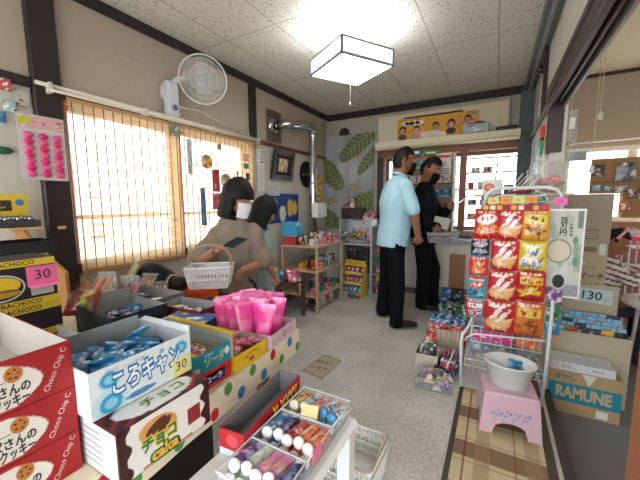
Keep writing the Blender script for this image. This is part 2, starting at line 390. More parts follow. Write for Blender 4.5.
# left window: wooden frame, two panes
def window(name, axis, pos, a0, a1, z0, z1, mull, rails, colr, dep=.05, fr=.045, sgn=1):
    g = G()
    def bx(a, b_, zl, zh, e=0):
        if axis == 'x': g.box(pos - dep/2 + e, pos + dep/2 - e, a, b_, zl, zh, colr, 'wood', .003)
        else: g.box(a, b_, pos - dep/2 + e, pos + dep/2 - e, zl, zh, colr, 'wood', .003)
    bx(a0, a1, z0, z0+fr); bx(a0, a1, z1-fr, z1); bx(a0, a0+fr, z0+fr, z1-fr); bx(a1-fr, a1, z0+fr, z1-fr)
    for m_, w_ in mull: bx(m_-w_/2, m_+w_/2, z0+fr, z1-fr, .004)
    for r_ in rails: bx(a0+fr, a1-fr, r_-.012, r_+.012, .008)
    o = struct(g.build(name))
    g = G()
    if axis == 'x': g.box(pos-.002, pos+.002, a0+.02, a1-.02, z0+.02, z1-.02, WHITE, 'glass')
    else: g.box(a0+.02, a1-.02, pos-.002, pos+.002, z0+.02, z1-.02, WHITE, 'glass')
    g.build('glass_pane', o); return o
window('window_1', 'x', -2.27, .945, 2.49, .82, 1.78, [(1.67, .07)], [1.12], c('a56a3c'), fr=.03)
window('window_2', 'y', 4.25, -1.33, .24, .86, 1.79, [(-.38, .07)], [1.35], c('7a4630'))
window('window_3', 'y', 4.25, .6, 2.05, 1.0, 1.74, [(1.13, .07)], [], c('e4e2d8'))
window('door_1', 'y', -1.35, -2.0, .25, 0, 2.0, [(-.9, .08)], [.5, 1.0], c('7a5a44'), fr=.06)
window('door_2', 'y', -1.35, .5, 2.2, -.12, 2.0, [(1.35, .08)], [1.0], c('9a9a96'), fr=.06)
# left window casing and sill
trim([(-2.22, -2.185, .93, .945, .78, 1.79, c('a5623a')), (-2.22, -2.175, .93, 2.52, .79, .845, DK2)])
trim([(-2.22, -2.185, 1.655, 1.70, .845, 1.77, c('b07a48')), (-2.22, -2.185, 2.47, 2.52, .845, 1.79, c('b07a48'))])
# brown frame of the back window, in front of the wall
trim([(-1.42, .25, 4.13, 4.2, 1.79, 1.87, c('7d4f3a')), (-.40, -.33, 4.13, 4.2, .82, 1.79, c('7d4632')), (.17, .24, 4.12, 4.2, .82, 1.79, c('8a5540')), (-1.42, -1.33, 4.13, 4.2, .82, 1.79, DK2), (-1.2, -1.14, 4.13, 4.2, .86, 1.79, c('7d4632')), (-1.42, .25, 4.1, 4.2, .8, .86, c('8b8074'))])
trim([(.55, 2.1, 4.14, 4.2, .93, 1.0, c('8a5f48'))])
# ---- plywood panel over the back window with its ledge
t = thing('storage_ledge', 'long cream painted ledge above the back window with a framed board behind it', 'ledge', (-.65, 4.1, 1.87))
g = G(); g.box(-.75, .83, -.12, .09, 0, .07, c('d9cdae'), 'matte', .004); g.box(-.75, .83, -.135, -.12, .02, .085, c('e6dcc0'), 'matte'); g.build('shelf_board', t)
g = G(); g.box(-.77, .72, .04, .09, .085, .44, c('ded3bd'), 'matte'); 
g.box(-.77, .72, .03, .04, .085, .1, c('cdbf9f')); g.box(-.77, .72, .03, .04, .425, .44, c('cdbf9f')); g.box(-.77, -.755, .03, .04, .1, .425, c('cdbf9f')); g.box(.705, .72, .03, .04, .1, .425, c('cdbf9f')); g.build('framed_board', t)
# poster with five children
g = G()
YP = c('dba03a'); rnd = random.Random(4)
dots = [(rnd.random(), rnd.random(), rnd.choice(['a8712a', '3c3a34', '8a5a20', 'f0c060'])) for _ in range(60)]
PW, PH = .92, .25
def pf(u, v):
    for x, y, h_ in dots:
        if abs(u-x)*PW < .007 and abs(v-y)*PH < .007: return c(h_)
    if v < .2 + .1*math.sin(u*5): return c('e9d8cf') if .28 < u < .62 else YP
    return YP
g.grid((0, 0, 0), (1, 0, 0), (0, 0, 1), PW, PH, 110, 30, pf, 'card', sm=False)
for i, (x, y, hr, sk, sh) in enumerate([(.07, .42, 1, 'c98f78', '4a4a4a'), (.255, .4, 0, 'd8a08c', 'c98aa0'), (.5, .48, 2, 'c08468', 'd8d8d8'), (.69, .5, 1, 'd09c86', '23232a'), (.88, .62, 0, 'c08a74', 'e0b0b8')]):
    X, Z = x*PW, y*PH
    g.disc((X, -.001, Z-.075), (1, 0, 0), (0, 0, 1), .055, .035, c(sh))
    g.disc((X, -.0015, Z+.008), (1, 0, 0), (0, 0, 1), .046 if hr == 1 else .038, .05 if hr != 1 else .056, c('1e1a1c'))
    g.disc((X, -.002, Z-.006), (1, 0, 0), (0, 0, 1), .031, .038, c(sk))
    for s_ in (-1, 1): g.disc((X+s_*.012, -.0025, Z), (1, 0, 0), (0, 0, 1), .004, .002, BLACK)
    g.disc((X, -.0025, Z-.024), (1, 0, 0), (0, 0, 1), .008, .002, c('a04848'))
for x, r_ in ((.1, .045), (.15, .06), (.21, .065), (.27, .05)): g.disc((x, -.001, .19), (1, 0, 0), (0, 0, 1), r_, .026, WHITE)
g.text('みんなのまち', (.19, -.002, .186), (1, 0, 0), (0, 0, 1), .03, c('4a3a2a'), bold=.01)
g.disc((.875, -.001, .22), (1, 0, 0), (0, 0, 1), .03, .011, c('4a8ac8'))
g.box(.08, .76, -.006, 0, .252, .268, BLACK); g.box(0, PW, .001, .004, 0, PH, YP)
tag(g.build('poster', loc=(-1.15, 4.115, 1.985)), 'yellow poster with five children along its lower edge, above the back window', 'poster')
# ---- ceiling lamp
t = thing('pendant_lamp', 'square glowing white pendant lamp with dark-edged panels hanging from the ceiling', 'ceiling lamp', (-.98, 2.23, 2.15), math.radians(0))
P4 = [(-1.226+.98, 2.127-2.23), (-.886+.98, 1.915-2.23), (-.721+.98, 2.298-2.23), (-1.085+.98, 2.588-2.23)]
g = G(); S = .21
g.box(-S, S, -S, S, 0, .006, WHITE, 'lamp_glow'); d = g.build('diffuser', t)
g = G()
for k in range(4):
    g.M = Matrix.Rotation(k*PI/2, 4, 'Z'); g.box(-S, S, -S-.004, -S, .012, .1, WHITE, 'lamp_side')
    for q in range(5): g.box(-.03+.0, .05, -S-.006, -S-.004, .035+q*.012, .038+q*.012, c('8a8a90'))
d2 = g.build('side_panel', t)
g = G()
for k in range(4):
    g.M = Matrix.Rotation(k*PI/2, 4, 'Z'); g.box(-S-.01, S+.01, -S-.01, -S+.002, -.004, .012, c('8d8fa8'), 'gloss'); g.box(-S-.008, S+.008, -S-.008, -S+.004, .1, .112, c('7d7a76'), 'gloss'); g.box(-S-.008, -S+.006, -S-.008, -S+.006, .0, .112, c('6d6a66'), 'gloss')
g.M = Matrix.Identity(4); g.box(-S, S, -.012, .012, .1, .108, c('b8b8b4')); g.box(-.012, .012, -S, S, .1, .108, c('b8b8b4')); g.build('lamp_frame', t)
g = G(); g.tube([(.13*math.cos(2*PI*k/32), .13*math.sin(2*PI*k/32), .06) for k in range(33)], .014, WHITE, 'lamp_tube', cap=False); g.build('ring_tube', t)
g = G(); g.tube([(-.05, .05, .112), (-.045, .04, .15), (-.01, .03, .19), (-.06, .02, .22), (-.05, .0, .25), (-.04, 0, .29)], .006, BLACK); g.build('cable', t)
g = G(); g.box(-.065, -.02, -.02, .02, .262, .29, c('d8cba8'), 'plastic', .003); g.build('ceiling_rosette', t)
g = G(); g.tube([(0, 0, 0), (0, 0, -.22)], .0015, c('d8d8d8')); g.lathe([(0, -.24), (.006, -.235), (.006, -.22), (0, -.215)], c('e8e8e8'), n=8); g.build('pull_cord', t)
t.rotation_euler = (0, 0, math.radians(-31.9+0))
# ---- wall fan
t = thing('wall_fan', 'white oscillating fan mounted high on the left wall, grille facing the room', 'fan', (-2.2, 1.62, 1.98), 0)
g = G(); g.box(0, .07, -.05, .05, -.13, .12, c('c9ccd6'), 'plastic', .015); g.build('switch_box', t)
g = G(); g.lathe([(0, 0), (.018, 0), (.022, .004), (.018, .012), (0, .012)], c('5f6a8a'), n=16); o = g.build('dial', t, (.07, 0, -.07), (0, PI/2, 0))
g = G(); g.tube([(.03, 0, .1), (.06, .05, .15), (.09, .12, .17)], .022, c('d4d6da')); g.lathe([(0, 0), (.05, .0), (.055, .03), (.05, .1), (0, .11)], c('d8dadc'), n=16, o=(0, 0, 0)); o = g.build('arm', t)
HC = V((.17, .19, .17)); hd = V((.80, -.58, -.17)).normalized(); qt = hd.to_track_quat('Z', 'Y').to_euler()
g = G(); g.lathe([(0, -.1), (.045, -.095), (.055, -.06), (.05, -.02), (.03, 0)], c('d9dbdd'), n=20); g.build('motor_housing', t, HC, qt)
g = G()
for k in range(64):
    a_ = 2*PI*k/64
    g.tube([(math.cos(a_)*.035, math.sin(a_)*.035, .055), (math.cos(a_+.12)*.11, math.sin(a_+.12)*.11, .05), (math.cos(a_+.22)*.172, math.sin(a_+.22)*.172, .01)], .0011, c('e6e6e4'), n=4, cap=False)
    g.tube([(math.cos(a_)*.05, math.sin(a_)*.05, -.045), (math.cos(a_)*.12, math.sin(a_)*.12, -.04), (math.cos(a_)*.172, math.sin(a_)*.172, .0)], .0011, c('e6e6e4'), n=4, cap=False)
for rd_, zz in ((.175, .005), (.1, .052), (.14, .038)):
    g.tube([(math.cos(2*PI*k/40)*rd_, math.sin(2*PI*k/40)*rd_, zz) for k in range(41)], .0055 if rd_ > .17 else .0012, c('efefec'), n=6, cap=False)
g.build('grille', t, HC, qt)
g = G()
for k in range(4):
    g.M = Matrix.Rotation(k*PI/2, 4, 'Z')
    vs = []; 
    for j in range(6):
        r_ = .03 + .125*j/5; wd = .25 + .5*math.sin(PI*min(1, .25+j/6.))
        vs += [(r_*math.cos(-wd/1), r_*math.sin(-wd/1), .012), (r_, 0, .005), (r_*math.cos(wd/1), r_*math.sin(wd/1), -.008)]
    g.add(vs, [(3*j+q, 3*j+q+1, 3*j+4+q, 3*j+3+q) for j in range(5) for q in range(2)], c('c6ccd0'), 'mesh', True)
g.build('blades', t, HC, qt)
g = G(); g.lathe([(0, .062), (.03, .06), (.038, .052), (.038, .045)], [c('a9b4bc'), c('8fa0a8'), c('d0d4d6')], n=20); g.build('hub_badge', t, HC, qt)
g = G(); g.tube([(.05, .03, -.05), (.04, .25, -.03), (.012, .5, -.06), (.012, .8, -.1)], .004, c('d8d6cc'), n=6); g.tube([(.012, .8, -.1), (.012, .86, .0), (.012, .9, -.28)], .004, c('d8d6cc'), n=6); g.build('power_cord', t)
# ---- bamboo blinds and curtain rail
g = G(); g.tube([(-2.155, .80, 1.842), (-2.155, 2.62, 1.842)], .011, c('ddd6c6')); g.tube([(-2.135, .84, 1.815), (-2.135, 2.62, 1.815)], .009, c('d2cbb8'))
for y in (.86, 1.4, 2.0, 2.58): g.box(-2.19, -2.13, y-.008, y+.008, 1.80, 1.855, c('cfc8b8'))
tag(g.build('curtain_rail'), 'double white curtain rail running along the top of the left window', 'curtain rail')
def blind(y0, y1, label):
    t = thing('bamboo_blind', label, 'blind', (-2.14, (y0+y1)/2, .8), 0, 'bamboo blinds on the left window'); w2 = (y1-y0)/2
    g = G(); 
    nz = 120; vs = []; fs = []
    for j in range(nz+1):
        z = 1.0*j/nz; x = .006*math.sin(z*9)
        vs += [(x, -w2, z), (x, w2, z)]
    g.add(vs, [(2*j, 2*j+1, 2*j+3, 2*j+2) for j in range(nz)], TAN, 'bamboo'); g.build('slat_sheet', t)
    g = G(); n = int((y1-y0)/.055)
    for k in range(n+1):
        y = -w2 + .02 + (2*w2-.04)*k/n; g.box(.004, .0065, y-.0020, y+.0020, .0, 1.0, c('3a3638'))
    g.build('binding_cords', t)
    g = G(); g.box(-.006, .01, -w2, w2, .975, .995, c('c09058'), 'wood'); g.build('end_batten', t)
    g = G(); g.box(-.006, .01, -w2, w2, -.012, .01, c('c09058'), 'wood'); g.build('end_batten', t)
    g = G(); g.tube([(.015, w2-.08, 1.0), (.016, w2-.08, .3)], .002, c('d8c8a8'), n=5); g.lathe([(0, .27), (.008, .275), (.006, .3), (0, .305)], c('c8a878'), n=8, o=(.016, w2-.08, 0)); g.build('pull_cord', t)
blind(.93, 1.64, 'pale bamboo roll blind on the left part of the window, nearest the dark post')
blind(1.67, 2.50, 'bamboo roll blind on the right part of the window, with paper decorations on it')
# ================================================================ on the left wall
X0 = -2.215
g = G(); g.lathe([(0, 0), (.0, 0)], WHITE, n=4)
t = thing('flue_pipe', 'shiny chrome stove flue pipe with an elbow, rising up the left wall beyond the window', 'flue pipe', (-2.1, 3.47, 1.0))
g = G(); g.box(-.115, -.095, -.67, -.42, .88, 1.21, c('6b5a4a'), 'wood', .003); g.build('wall_plate', t)
g = G(); g.lathe([(.1, 0), (.1, .004), (.06, .02), (.05, .025)], c('b8b8b8'), 'metal', n=24); g.build('flange', t, (-.094, -.55, 1.045), (0, PI/2, 0))
g = G(); pts = [(-.09, -.55, 1.045), (.02, -.55, 1.05)]
for k in range(7): a_ = PI/2*k/6; pts.append((.02+.07*math.sin(a_), -.55+.07*(1-math.cos(a_)), 1.052))
pts += [(.09, -.2, 1.10)]
for k in range(7): a_ = PI/2*k/6; pts.append((.09-.05*math.sin(a_)*.4, -.08+.09*math.sin(a_), 1.105-.09*(1-math.cos(a_))))
pts += [(.07, .01, .6), (.07, .01, .1), (.07, .01, -.24)]
g.tube(pts, .048, c('c4c6c8'), 'metal', n=20)
for z in (.92, .45): g.tube([(.07, .01, z-.015), (.07, .01, z+.015)], .052, c('d0d0d0'), 'metal', n=20)
g.tube([(.085, -.3, 1.085), (.087, -.27, 1.09)], .052, c('d0d0d0'), 'metal', n=20)
g.build('pipe', t)
g = G(); g.box(-.12, .03, .0, .012, .55, .57, c('909090'), 'metal'); g.build('bracket', t)
t = thing('picture_frame', 'black picture frame with a small pale picture, tilted forward on the left wall', 'picture frame', (-2.2, 3.03, 1.47), 0, rot=(0, math.radians(9), 0))
g = G()
for a_ in ((-.2, .2, 0, .055), (-.2, .2, .27, .325), (-.2, -.145, .055, .27), (.145, .2, .055, .27)): g.box(0, .03, a_[0], a_[1], a_[2], a_[3], c('1f1a18'), 'gloss', .004)
g.build('frame', t)
g = G(); g.box(.006, .012, -.146, .146, .054, .271, c('2a2420')); 
g.grid((.0125, -.085, .09), (0, 1, 0), (0, 0, 1), .17, .145, 20, 18, blobs(5, c('d8b888'), [c('e8dcc8'), c('b89870'), c('c8a878'), c('8a7a68')], 12)); g.build('picture', t)
g = G(); g.box(0, .004, -.11, .11, 0, .16, c('c9cfcb')); 
for k in range(6): g.box(.004, .0045, -.09, .05+.03*(k % 3), .02+k*.022, .024+k*.022, c('8a9296'))
tag(g.build('notice', loc=(-2.212, 2.90, 1.285)), 'small pale printed notice pinned below the black picture frame', 'notice')
g = G(); g.box(0, .004, -.06, .06, 0, .47, c('d8d9d6')); g.grid((.0045, -.05, .27), (0, 1, 0), (0, 0, 1), .1, .17, 12, 18, blobs(9, c('d8dce0'), [c('5a5e66'), c('8a9096'), c('f0f0f0')], 9))
for k in range(9): g.box(.004, .0045, -.045, .045, .03+k*.024, .033+k*.024, c('9aa0a6'))
g.box(.004, .006, -.055, .055, .445, .465, c('e0b040')); tag(g.build('calendar', loc=(-2.212, 2.68, 1.33)), 'narrow pale wall calendar hanging beside the right edge of the bamboo blind', 'calendar')
g = G(); 
g.box(0, .003, -.33, .33, 0, .34, c('2c4a8c'))
bf = blobs(12, c('2c4a8c'), [c('1d3470'), c('3f68b8'), c('d8b048')], 10, .05, .15)
g.grid((.0035, -.32, .01), (0, 1, 0), (0, 0, 1), .64, .32, 40, 20, lambda u, v: c('e8c25a') if inell(u, v, .72, .5, .09, .32) or inell(u, v, .88, .5, .08, .3) or inell(u, v, .2, .6, .12, .3) else (c('e8e4d4') if inell(u, v, .48, .3, .1, .3) else bf(u, v)))
tag(g.build('poster', loc=(-2.213, 3.08, .97)), 'dark blue and yellow poster low on the left wall, behind the wooden rack', 'poster')
g = G(); g.lathe([(.0, .03), (.12, .028), (.165, .012), (.17, 0)], c('1c1b1d'), 'matte', n=28); g.lathe([(.0, .034), (.03, .033), (.03, .03)], c('5a5a5a'), n=16)
tag(g.build('round_fan', loc=(-2.212, 3.62, 1.57), rot=(0, PI/2, 0)), 'black round disc hanging behind the chrome flue pipe', 'wall disc')
t = thing('lemon_garland', 'string of yellow lemon-shaped balls hanging near the back left corner', 'garland', (-2.15, 3.85, 1.05))
g = G(); g.tube([(0, 0, 0), (0, 0, .62), (-.05, 0, .78)], .003, c('5a5040')); g.build('string', t)
for k, (dy, dz) in enumerate([(-.03, .10), (.04, .10), (0, .2), (0, .28), (.02, .37), (-.04, .43), (.03, .48)]):
    g = G(); g.ell((0, dy, dz), (.034, .034, .036), c('d8a91f')); g.ell((0, dy, dz+.036), (.01, .01, .01), c('6a7a30'), nu=6, nv=4); g.build('ball', t)
g = G(); g.box(0, .09, -.12, .12, 0, .18, c('dfe3e2'), 'plastic', .008); g.box(.09, .093, -.09, -.06, .02, .05, c('8a9296')); g.box(.0, .004, .12, .16, .05, .07, c('3a3a3a'))
tag(g.build('controller_box', loc=(-1.975, 3.46, 1.02)), 'white plastic controller box mounted in front of the flue pipe', 'control box')
# pink bead toys on their card, over the post
t = thing('toy_card', 'large hanging card with three columns of pink blister packed toys on the dark post', 'toy card', (-2.13, .80, 1.33))
g = G(); g.box(-.004, 0, -.1, .1, 0, .335, c('c9c4c6')); bf = blobs(3, c('d8a8a8'), [c('e8c8a8'), c('a8687a'), c('c8b8d8'), c('f0d8c8')], 14, .04, .12)
g.grid((.0005, -.095, .265), (0, 1, 0), (0, 0, 1), .19, .065, 30, 12, bf); g.grid((.001, -.098, .285), (0, 1, 0), (0, 0, 1), .05, .03, 2, 2, c('b8c83a')); g.build('backing_card', t)
for q in range(3):
    for k in range(7):
        g = G(); g.ell((.006, -.062+q*.062, .03+k*.033), (.012, .022, .017), c('d8286e') if (k+q) % 2 else c('e0528a'), 'gloss', 10, 6); g.build('blister', t)
g = G(); g.box(0, .003, -.035, .035, 0, .085, c('b8b4a8')); g.grid((.0035, -.03, .005), (0, 1, 0), (0, 0, 1), .06, .075, 16, 20, blobs(8, c('c8c4b8'), [c('6a6660'), c('8a867e'), c('e0dcd0')], 14, .05, .14))
tag(g.build('sticker', loc=(-2.215, .758, 1.715)), 'grey animal sticker on the wall under the dark rail', 'sticker')
g = G(); g.ell((0, 0, 0), (.012, .045, .02), c('2f6a52'), nu=10, nv=6); tag(g.build('magnet', loc=(-2.205, .655, 1.475)), 'dark green lump-shaped ornament stuck on the white wall by the frame edge', 'ornament')
for nm, y, z, cl, lb in (('hanging_toy', .70, 1.70, 'a8c8d0', 'small clear packet toy pinned left of the grey sticker'), ('hanging_toy', .655, 1.64, '4a86c0', 'tiny blue toy packet pinned below the clear one'), ('hanging_toy', .69, 1.80, 'c04a50', 'small red packet pinned just under the dark rail')):
    me = pillow_mesh('packet', .05, .06, .015, blobs(sum(map(ord, lb)) % 99, c(cl), [WHITE, c('e8e0d0'), c('505860')], 7), mat='film'); inst(nm, me, (-2.19, y, z-.03), (0, 0, PI/2), lb, 'toy packet')
g = G(); g.box(0, .002, -.02, .02, 0, .018, c('d8b878')); tag(g.build('paper_tag', loc=(-2.174, .862, 1.06)), 'small tan paper label stuck on the dark window post', 'label')
# stepped stand with trays far left
t = thing('stepped_stand', 'stepped wooden counter stand by the left wall beside the dark post', 'display stand', (-2.0, .55, .65))
g = G()
for k, (x, z) in enumerate(((.0, .45), (.0, .33))):
    g.box(-.15, .18, -.02, .10, z-.012, z-.001, c('caa878'), 'wood', .002)
g.build('shelf', t)
g = G(); vs = [(-.15, .09), (.02, .09)]
g.M = Matrix.Identity(4)
g.add([(-.15, .10, 0), (.18, .165, 0), (.18, .165, .22), (.02, .13, .33), (-.1, .10, .45), (-.15, .10, .45), (-.15, .115, 0), (.18, .18, 0), (.18, .18, .22), (.02, .145, .33), (-.1, .115, .45), (-.15, .115, .45)],
      [(0,1,2,3,4,5), (11,10,9,8,7,6)] + [(i, (i+1) % 6 + 0, 6+(i+1) % 6, 6+i) for i in range(6)], c('c08a52'), 'wood'); g.build('side_panel', t)
t = thing('toy_display', 'yellow-headed toy display with a tray of silver domes on the upper step of the stand', 'toy display', (-1.93, .57, 1.101))
g = G(); g.box(-.1, -.09, -.12, .10, .0, .15, c('d8b83a')); g.box(-.0899, -.089, -.1, .04, .07, .12, c('3a3428')); g.text('だがし', (-.088, -.03, .095), (0, 1, 0), (0, 0, 1), .035, c('f0d860')); g.disc((-.0885, .07, .11), (0, 1, 0), (0, 0, 1), .016, .016, c('3a7ab0')); g.build('header_card', t)
g = G(); g.box(-.09, .07, -.13, .09, 0, .03, c('3c3a40'), 'card', .003); g.build('tray', t)
g = G()
for i in range(4):
    for j in range(5): g.ell((-.07+i*.04, -.11+j*.042, .035), (.016, .016, .014), c('9aa0a8'), 'metal', 8, 6)
g.build('toy_domes', t)
t = thing('black_tray', 'black tray box on the lower step of the wooden stand', 'tray', (-1.9, .59, .981))
g = G(); g.carton(-.09, .1, -.12, .1, 0, .055, c('26262a'), c('1a1a1e')); g.build('tray', t)
g = G(); g.box(-.08, .09, -.1, .08, .004, .03, c('4a4650'), 'gloss'); g.build('contents', t)
g = G(); g.carton(-.08, .08, -.1, .1, 0, .32, c('8f9a9c'), c('a8b0b0')); tag(g.build('grey_carton', loc=(-1.62, .42, .651)), 'tall grey open carton on the table behind the black and yellow chocolate boxes', 'carton')

# ---- paper decorations on the second blind
XB = -2.118
def pinwheel(y, z, r, cols, lab):
    g = G(); n = 8
    for k in range(n):
        a0, a1 = 2*PI*k/n, 2*PI*(k+1)/n; m_ = (a0+a1)/2
        g.add([(.004, 0, 0), (0, r*math.cos(a0), r*math.sin(a0)), (.008, r*math.cos(m_), r*math.sin(m_)), (0, r*math.cos(a1), r*math.sin(a1))], [(0,1,2,3)], c(cols[k % len(cols)]))
        g.add([(-.002, 0, 0), (-.004, r*math.cos(a0), r*math.sin(a0)), (-.004, r*math.cos(m_), r*math.sin(m_)), (-.004, r*math.cos(a1), r*math.sin(a1))], [(3,2,1,0)], WHITE)
    tag(g.build('paper_pinwheel', loc=(XB, y, z)), lab, 'paper decoration')
pinwheel(1.885, 1.545, .058, ['d8c050', 'c87840', '6a9a5a', 'd89a9a', 'e0d8a0', 'c05a50'], 'folded paper wheel in pastel colours, topmost on the right blind')
pinwheel(2.09, 1.40, .062, ['3f9a6a', 'd86a3a', '4a8ac0', 'd8c050', 'e0e0d0'], 'larger green and orange paper wheel lower on the right blind, above the red card')
def strip_card(y, z, w_, h_, base, pal, seed, lab, name='hanging_card', x=XB):
    g = G(); g.box(-.002, 0, -w_/2, w_/2, 0, h_, c(base)); g.grid((.0005, -w_/2, 0), (0, 1, 0), (0, 0, 1), w_, h_, max(4, int(w_*120)), max(4, int(h_*90)), blobs(seed, c(base), [c(q) for q in pal], 10, .06, .2))
    return tag(g.build(name, loc=(x, y, z)), lab, 'hanging card')
strip_card(1.72, 1.43, .045, .27, 'c8ccc4', ['50606a', '7a8a80', 'e8e8e0', '9a7a70'], 21, 'string of small grey paper charms at the left edge of the right blind')
strip_card(1.98, 1.30, .075, .19, 'b83a40', ['4a7ab0', 'd8b0a0', '8a2a30'], 22, 'red card with a blue picture hanging on the right blind')
strip_card(1.98, 1.15, .10, .14, 'c85a60', ['e8d8d0', 'a83a44', '6a4a80'], 23, 'small pink-red toy card below the red card')
strip_card(1.83, 1.02, .05, .31, '5f7fa0', ['c04a50', 'e0d8c8', '3a4a68', 'a8c0d0'], 24, 'tall narrow blue strip of toy packets on the right blind')
strip_card(2.36, 1.60, .08, .07, 'd8a8a0', ['e8d0b0', 'c07a70'], 25, 'pale pink card near the top right of the right blind')
strip_card(2.36, 1.53, .07, .05, '3f8a8a', ['d8c050', '4a5a90', 'd86a60'], 26, 'teal fish-shaped charm under the pale pink card')
strip_card(2.38, 1.42, .04, .07, '2a2a30', ['5a5a60'], 27, 'small black charm hanging under the teal one')
strip_card(2.24, 1.45, .03, .05, 'b89a6a', ['6a5a4a'], 28, 'tiny tan star charm between the paper wheels')
g = G(); g.tube([(0, .03*math.cos(2*PI*k/16), .03*math.sin(2*PI*k/16)) for k in range(17)], .004, c('3a3634'), cap=False); g.disc((0, 0, 0), (0, 1, 0), (0, 0, 1), .012, .012, c('4a4644'))
tag(g.build('ring_charm', loc=(XB, 2.37, 1.36)), 'dark ring-shaped charm low on the right edge of the blind', 'charm')
strip_card(2.03, 1.66, .05, .05, 'a89a70', ['8a7a50'], 29, 'small tan paper clip tag at the top of the right blind')
strip_card(1.60, 1.70, .09, .10, '8a8474', ['6a6456', 'b0a890', 'd0c8b0'], 30, 'grey-brown leaf ornament at the top between the two blinds')

# ================================================================ the counter with the polka-dot cloth
T1 = .65
t = thing('display_table', 'long low table along the window covered with a cream polka-dot cloth', 'table', (-1.4, .5, 0))
def ex(y): return -.688 - .062*(y - .40)  # cloth edge runs slightly off the wall direction
ya, yb = -.35, 1.12
g = G(); g.prism([(-.76, ya-.5), (ex(ya)+1.4-.006, ya-.5), (ex(yb)+1.4-.006, yb-.5-.006), (-.76, yb-.5-.10)], .62, .64, c('a88a60'), 'wood'); g.build('tabletop', t)
for x, y in ((-.7, -.75), (.70, -.75), (.60, .45), (-.7, .5)):
    g = G(); g.box(x-.02, x+.02, y-.02, y+.02, 0, .62, c('5a4a3c'), 'wood', .003); g.build('leg', t)
CL = c('e6dfc6'); t2 = thing('tablecloth', 'cream tablecloth with red, blue and green dots draped over the low window table', 'tablecloth', (-1.4, .5, .64))
g = G()
P_ = [(-2.18, ya), (ex(ya), ya), (ex(yb), yb), (-2.18, yb)]
vs = [(x+1.4, y-.5, .008) for x, y in P_]; g.add(vs, [(0,1,2,3)], CL, 'cloth')
def dots_fn(L, Hh, seed):
    rd = random.Random(seed); D = []
    k = 0; x = .03
    while x < L: D.append((x, (.24 if k % 2 else .74)*Hh, rd.uniform(.0165, .019), c(['c0303a', '5a9a4a', '3f86c8', '5a9a4a', '3f86c8'][k % 5]))); x += .062; k += 1
    def f(u, v):
        for a_, b_, r_, cl in D:
            if ((u*L-a_)/r_)**2 + ((v*Hh-b_)/(r_*1.15))**2 < 1: return cl
        return CL
    return f
SK = .095
sd = V((ex(yb)-ex(ya), yb-ya, 0)).normalized(); ac = V((ex(ya)+1.4, ya-.5, .0095)); sn = V((-sd.y, sd.x, 0))
Lt = (V((ex(yb), yb, 0))-V((ex(ya), ya, 0))).length
g.grid(ac+sn*.30, sd, -sn, Lt, .30, 6, 2, CL, 'cloth')
a_ = V((ex(ya)+1.4, ya-.5, .009-SK)); b_ = V((ex(yb)+1.4, yb-.5, .009-SK)); L_ = (b_-a_).length
g.grid(a_, b_-a_, (0, 0, 1), L_, SK, 520, 32, dots_fn(L_, SK, 3), 'cloth', lambda u, v: .002*math.sin(u*40)*(1-v))
a2 = V((-2.18+1.4, yb-.5, .009-SK)); g.grid(b_, a2-b_, (0, 0, 1), (a2-b_).length, SK, 300, 24, dots_fn((a2-b_).length, SK, 4), 'cloth', lambda u, v: .002*math.sin(u*40)*(1-v))
g.build('cloth_sheet', t2)
TZ = .65
# --- three red cookie boxes
RD = c('9c1f22'); RD2 = c('7c161c')
def cookie_box(z, h, openb, lab):
    t = thing('cookie_box', lab, 'box', (-.92, .10, z), 0, 'red cookie boxes in a stack')
    g = G(); x0, x1, y0, y1 = -.185, .185, -.20, .185
    if openb: g.carton(x0, x1, y0, y1, 0, h, RD, c('b9b4ae'))
    else: g.box(x0, x1, y0, y1, 0, h, RD)
    # print on the +x face and on the far end
    def lb(u, v):
        x, y = u*.385, v*h
        if x < .325 + .012*math.sin(v*3.1) - .05*abs(v-.45)**2*4 and .06 < v < .92 - max(0, (.27-x))*3.0*0: 
            return c('dcd8d0')
        return RD
    g.grid((x1+.0006, y0, 0.001), (0, 1, 0), (0, 0, 1), .385, h-.002, 150, 44, lb)
    g.text('ばさんの', (x1+.0012, y0+.288, h*.40), (0, 1, .0), (0, 0, 1), .022, c('2a201c'), bold=.03, maxw=.062)
    g.text('チップクッキー', (x1+.0012, y0+.272, h*.18), (0, 1, .0), (0, 0, 1), .024, c('2a201c'), bold=.03, maxw=.088)
    g.box(x1+.0008, x1+.0012, y0+.2, y0+.285, h*.58, h*.60, c('8a847c'))
    g.disc((x1+.0012, y0+.297, h*.70), (0, 1, 0), (0, 0, 1), .013, .015, c('b8763a'), n=20)   # a plain cookie
    for k in range(5): g.disc((x1+.0016, y0+.297+.007*math.cos(k*1.3), h*.70+.008*math.sin(k*1.3)), (0, 1, 0), (0, 0, 1), .0025, .002, c('4a2a1a'), n=6)
    g.text('Choco Chip C', (x1+.0012, y0+.357, h*.5), (0, .42, .9), (0, -.9, .42), .014, c('e8c8c8'), maxw=h*1.0)
    g.text('Choco Chip C', (0.0, y1+.0006, h*.5), (-.8, 0, .6), (.6, 0, .8), .022, c('e8c8c8'), maxw=h*1.2)
    g.build('box', t)
    return t
cookie_box(TZ, .088, False, 'red cookie carton at the bottom of the red stack nearest the camera')
cookie_box(TZ+.089, .094, False, 'red cookie carton in the middle of the red stack')
tb = cookie_box(TZ+.184, .096, True, 'open red cookie carton on top of the red stack, biscuits inside')
ckm = pillow_mesh('cookie_packet', .12, .07, .03, blobs(31, c('c8b8a0'), [c('8a6a48'), c('b09070'), c('e8e0d8')], 10, .1, .3))
rnd = random.Random(7)
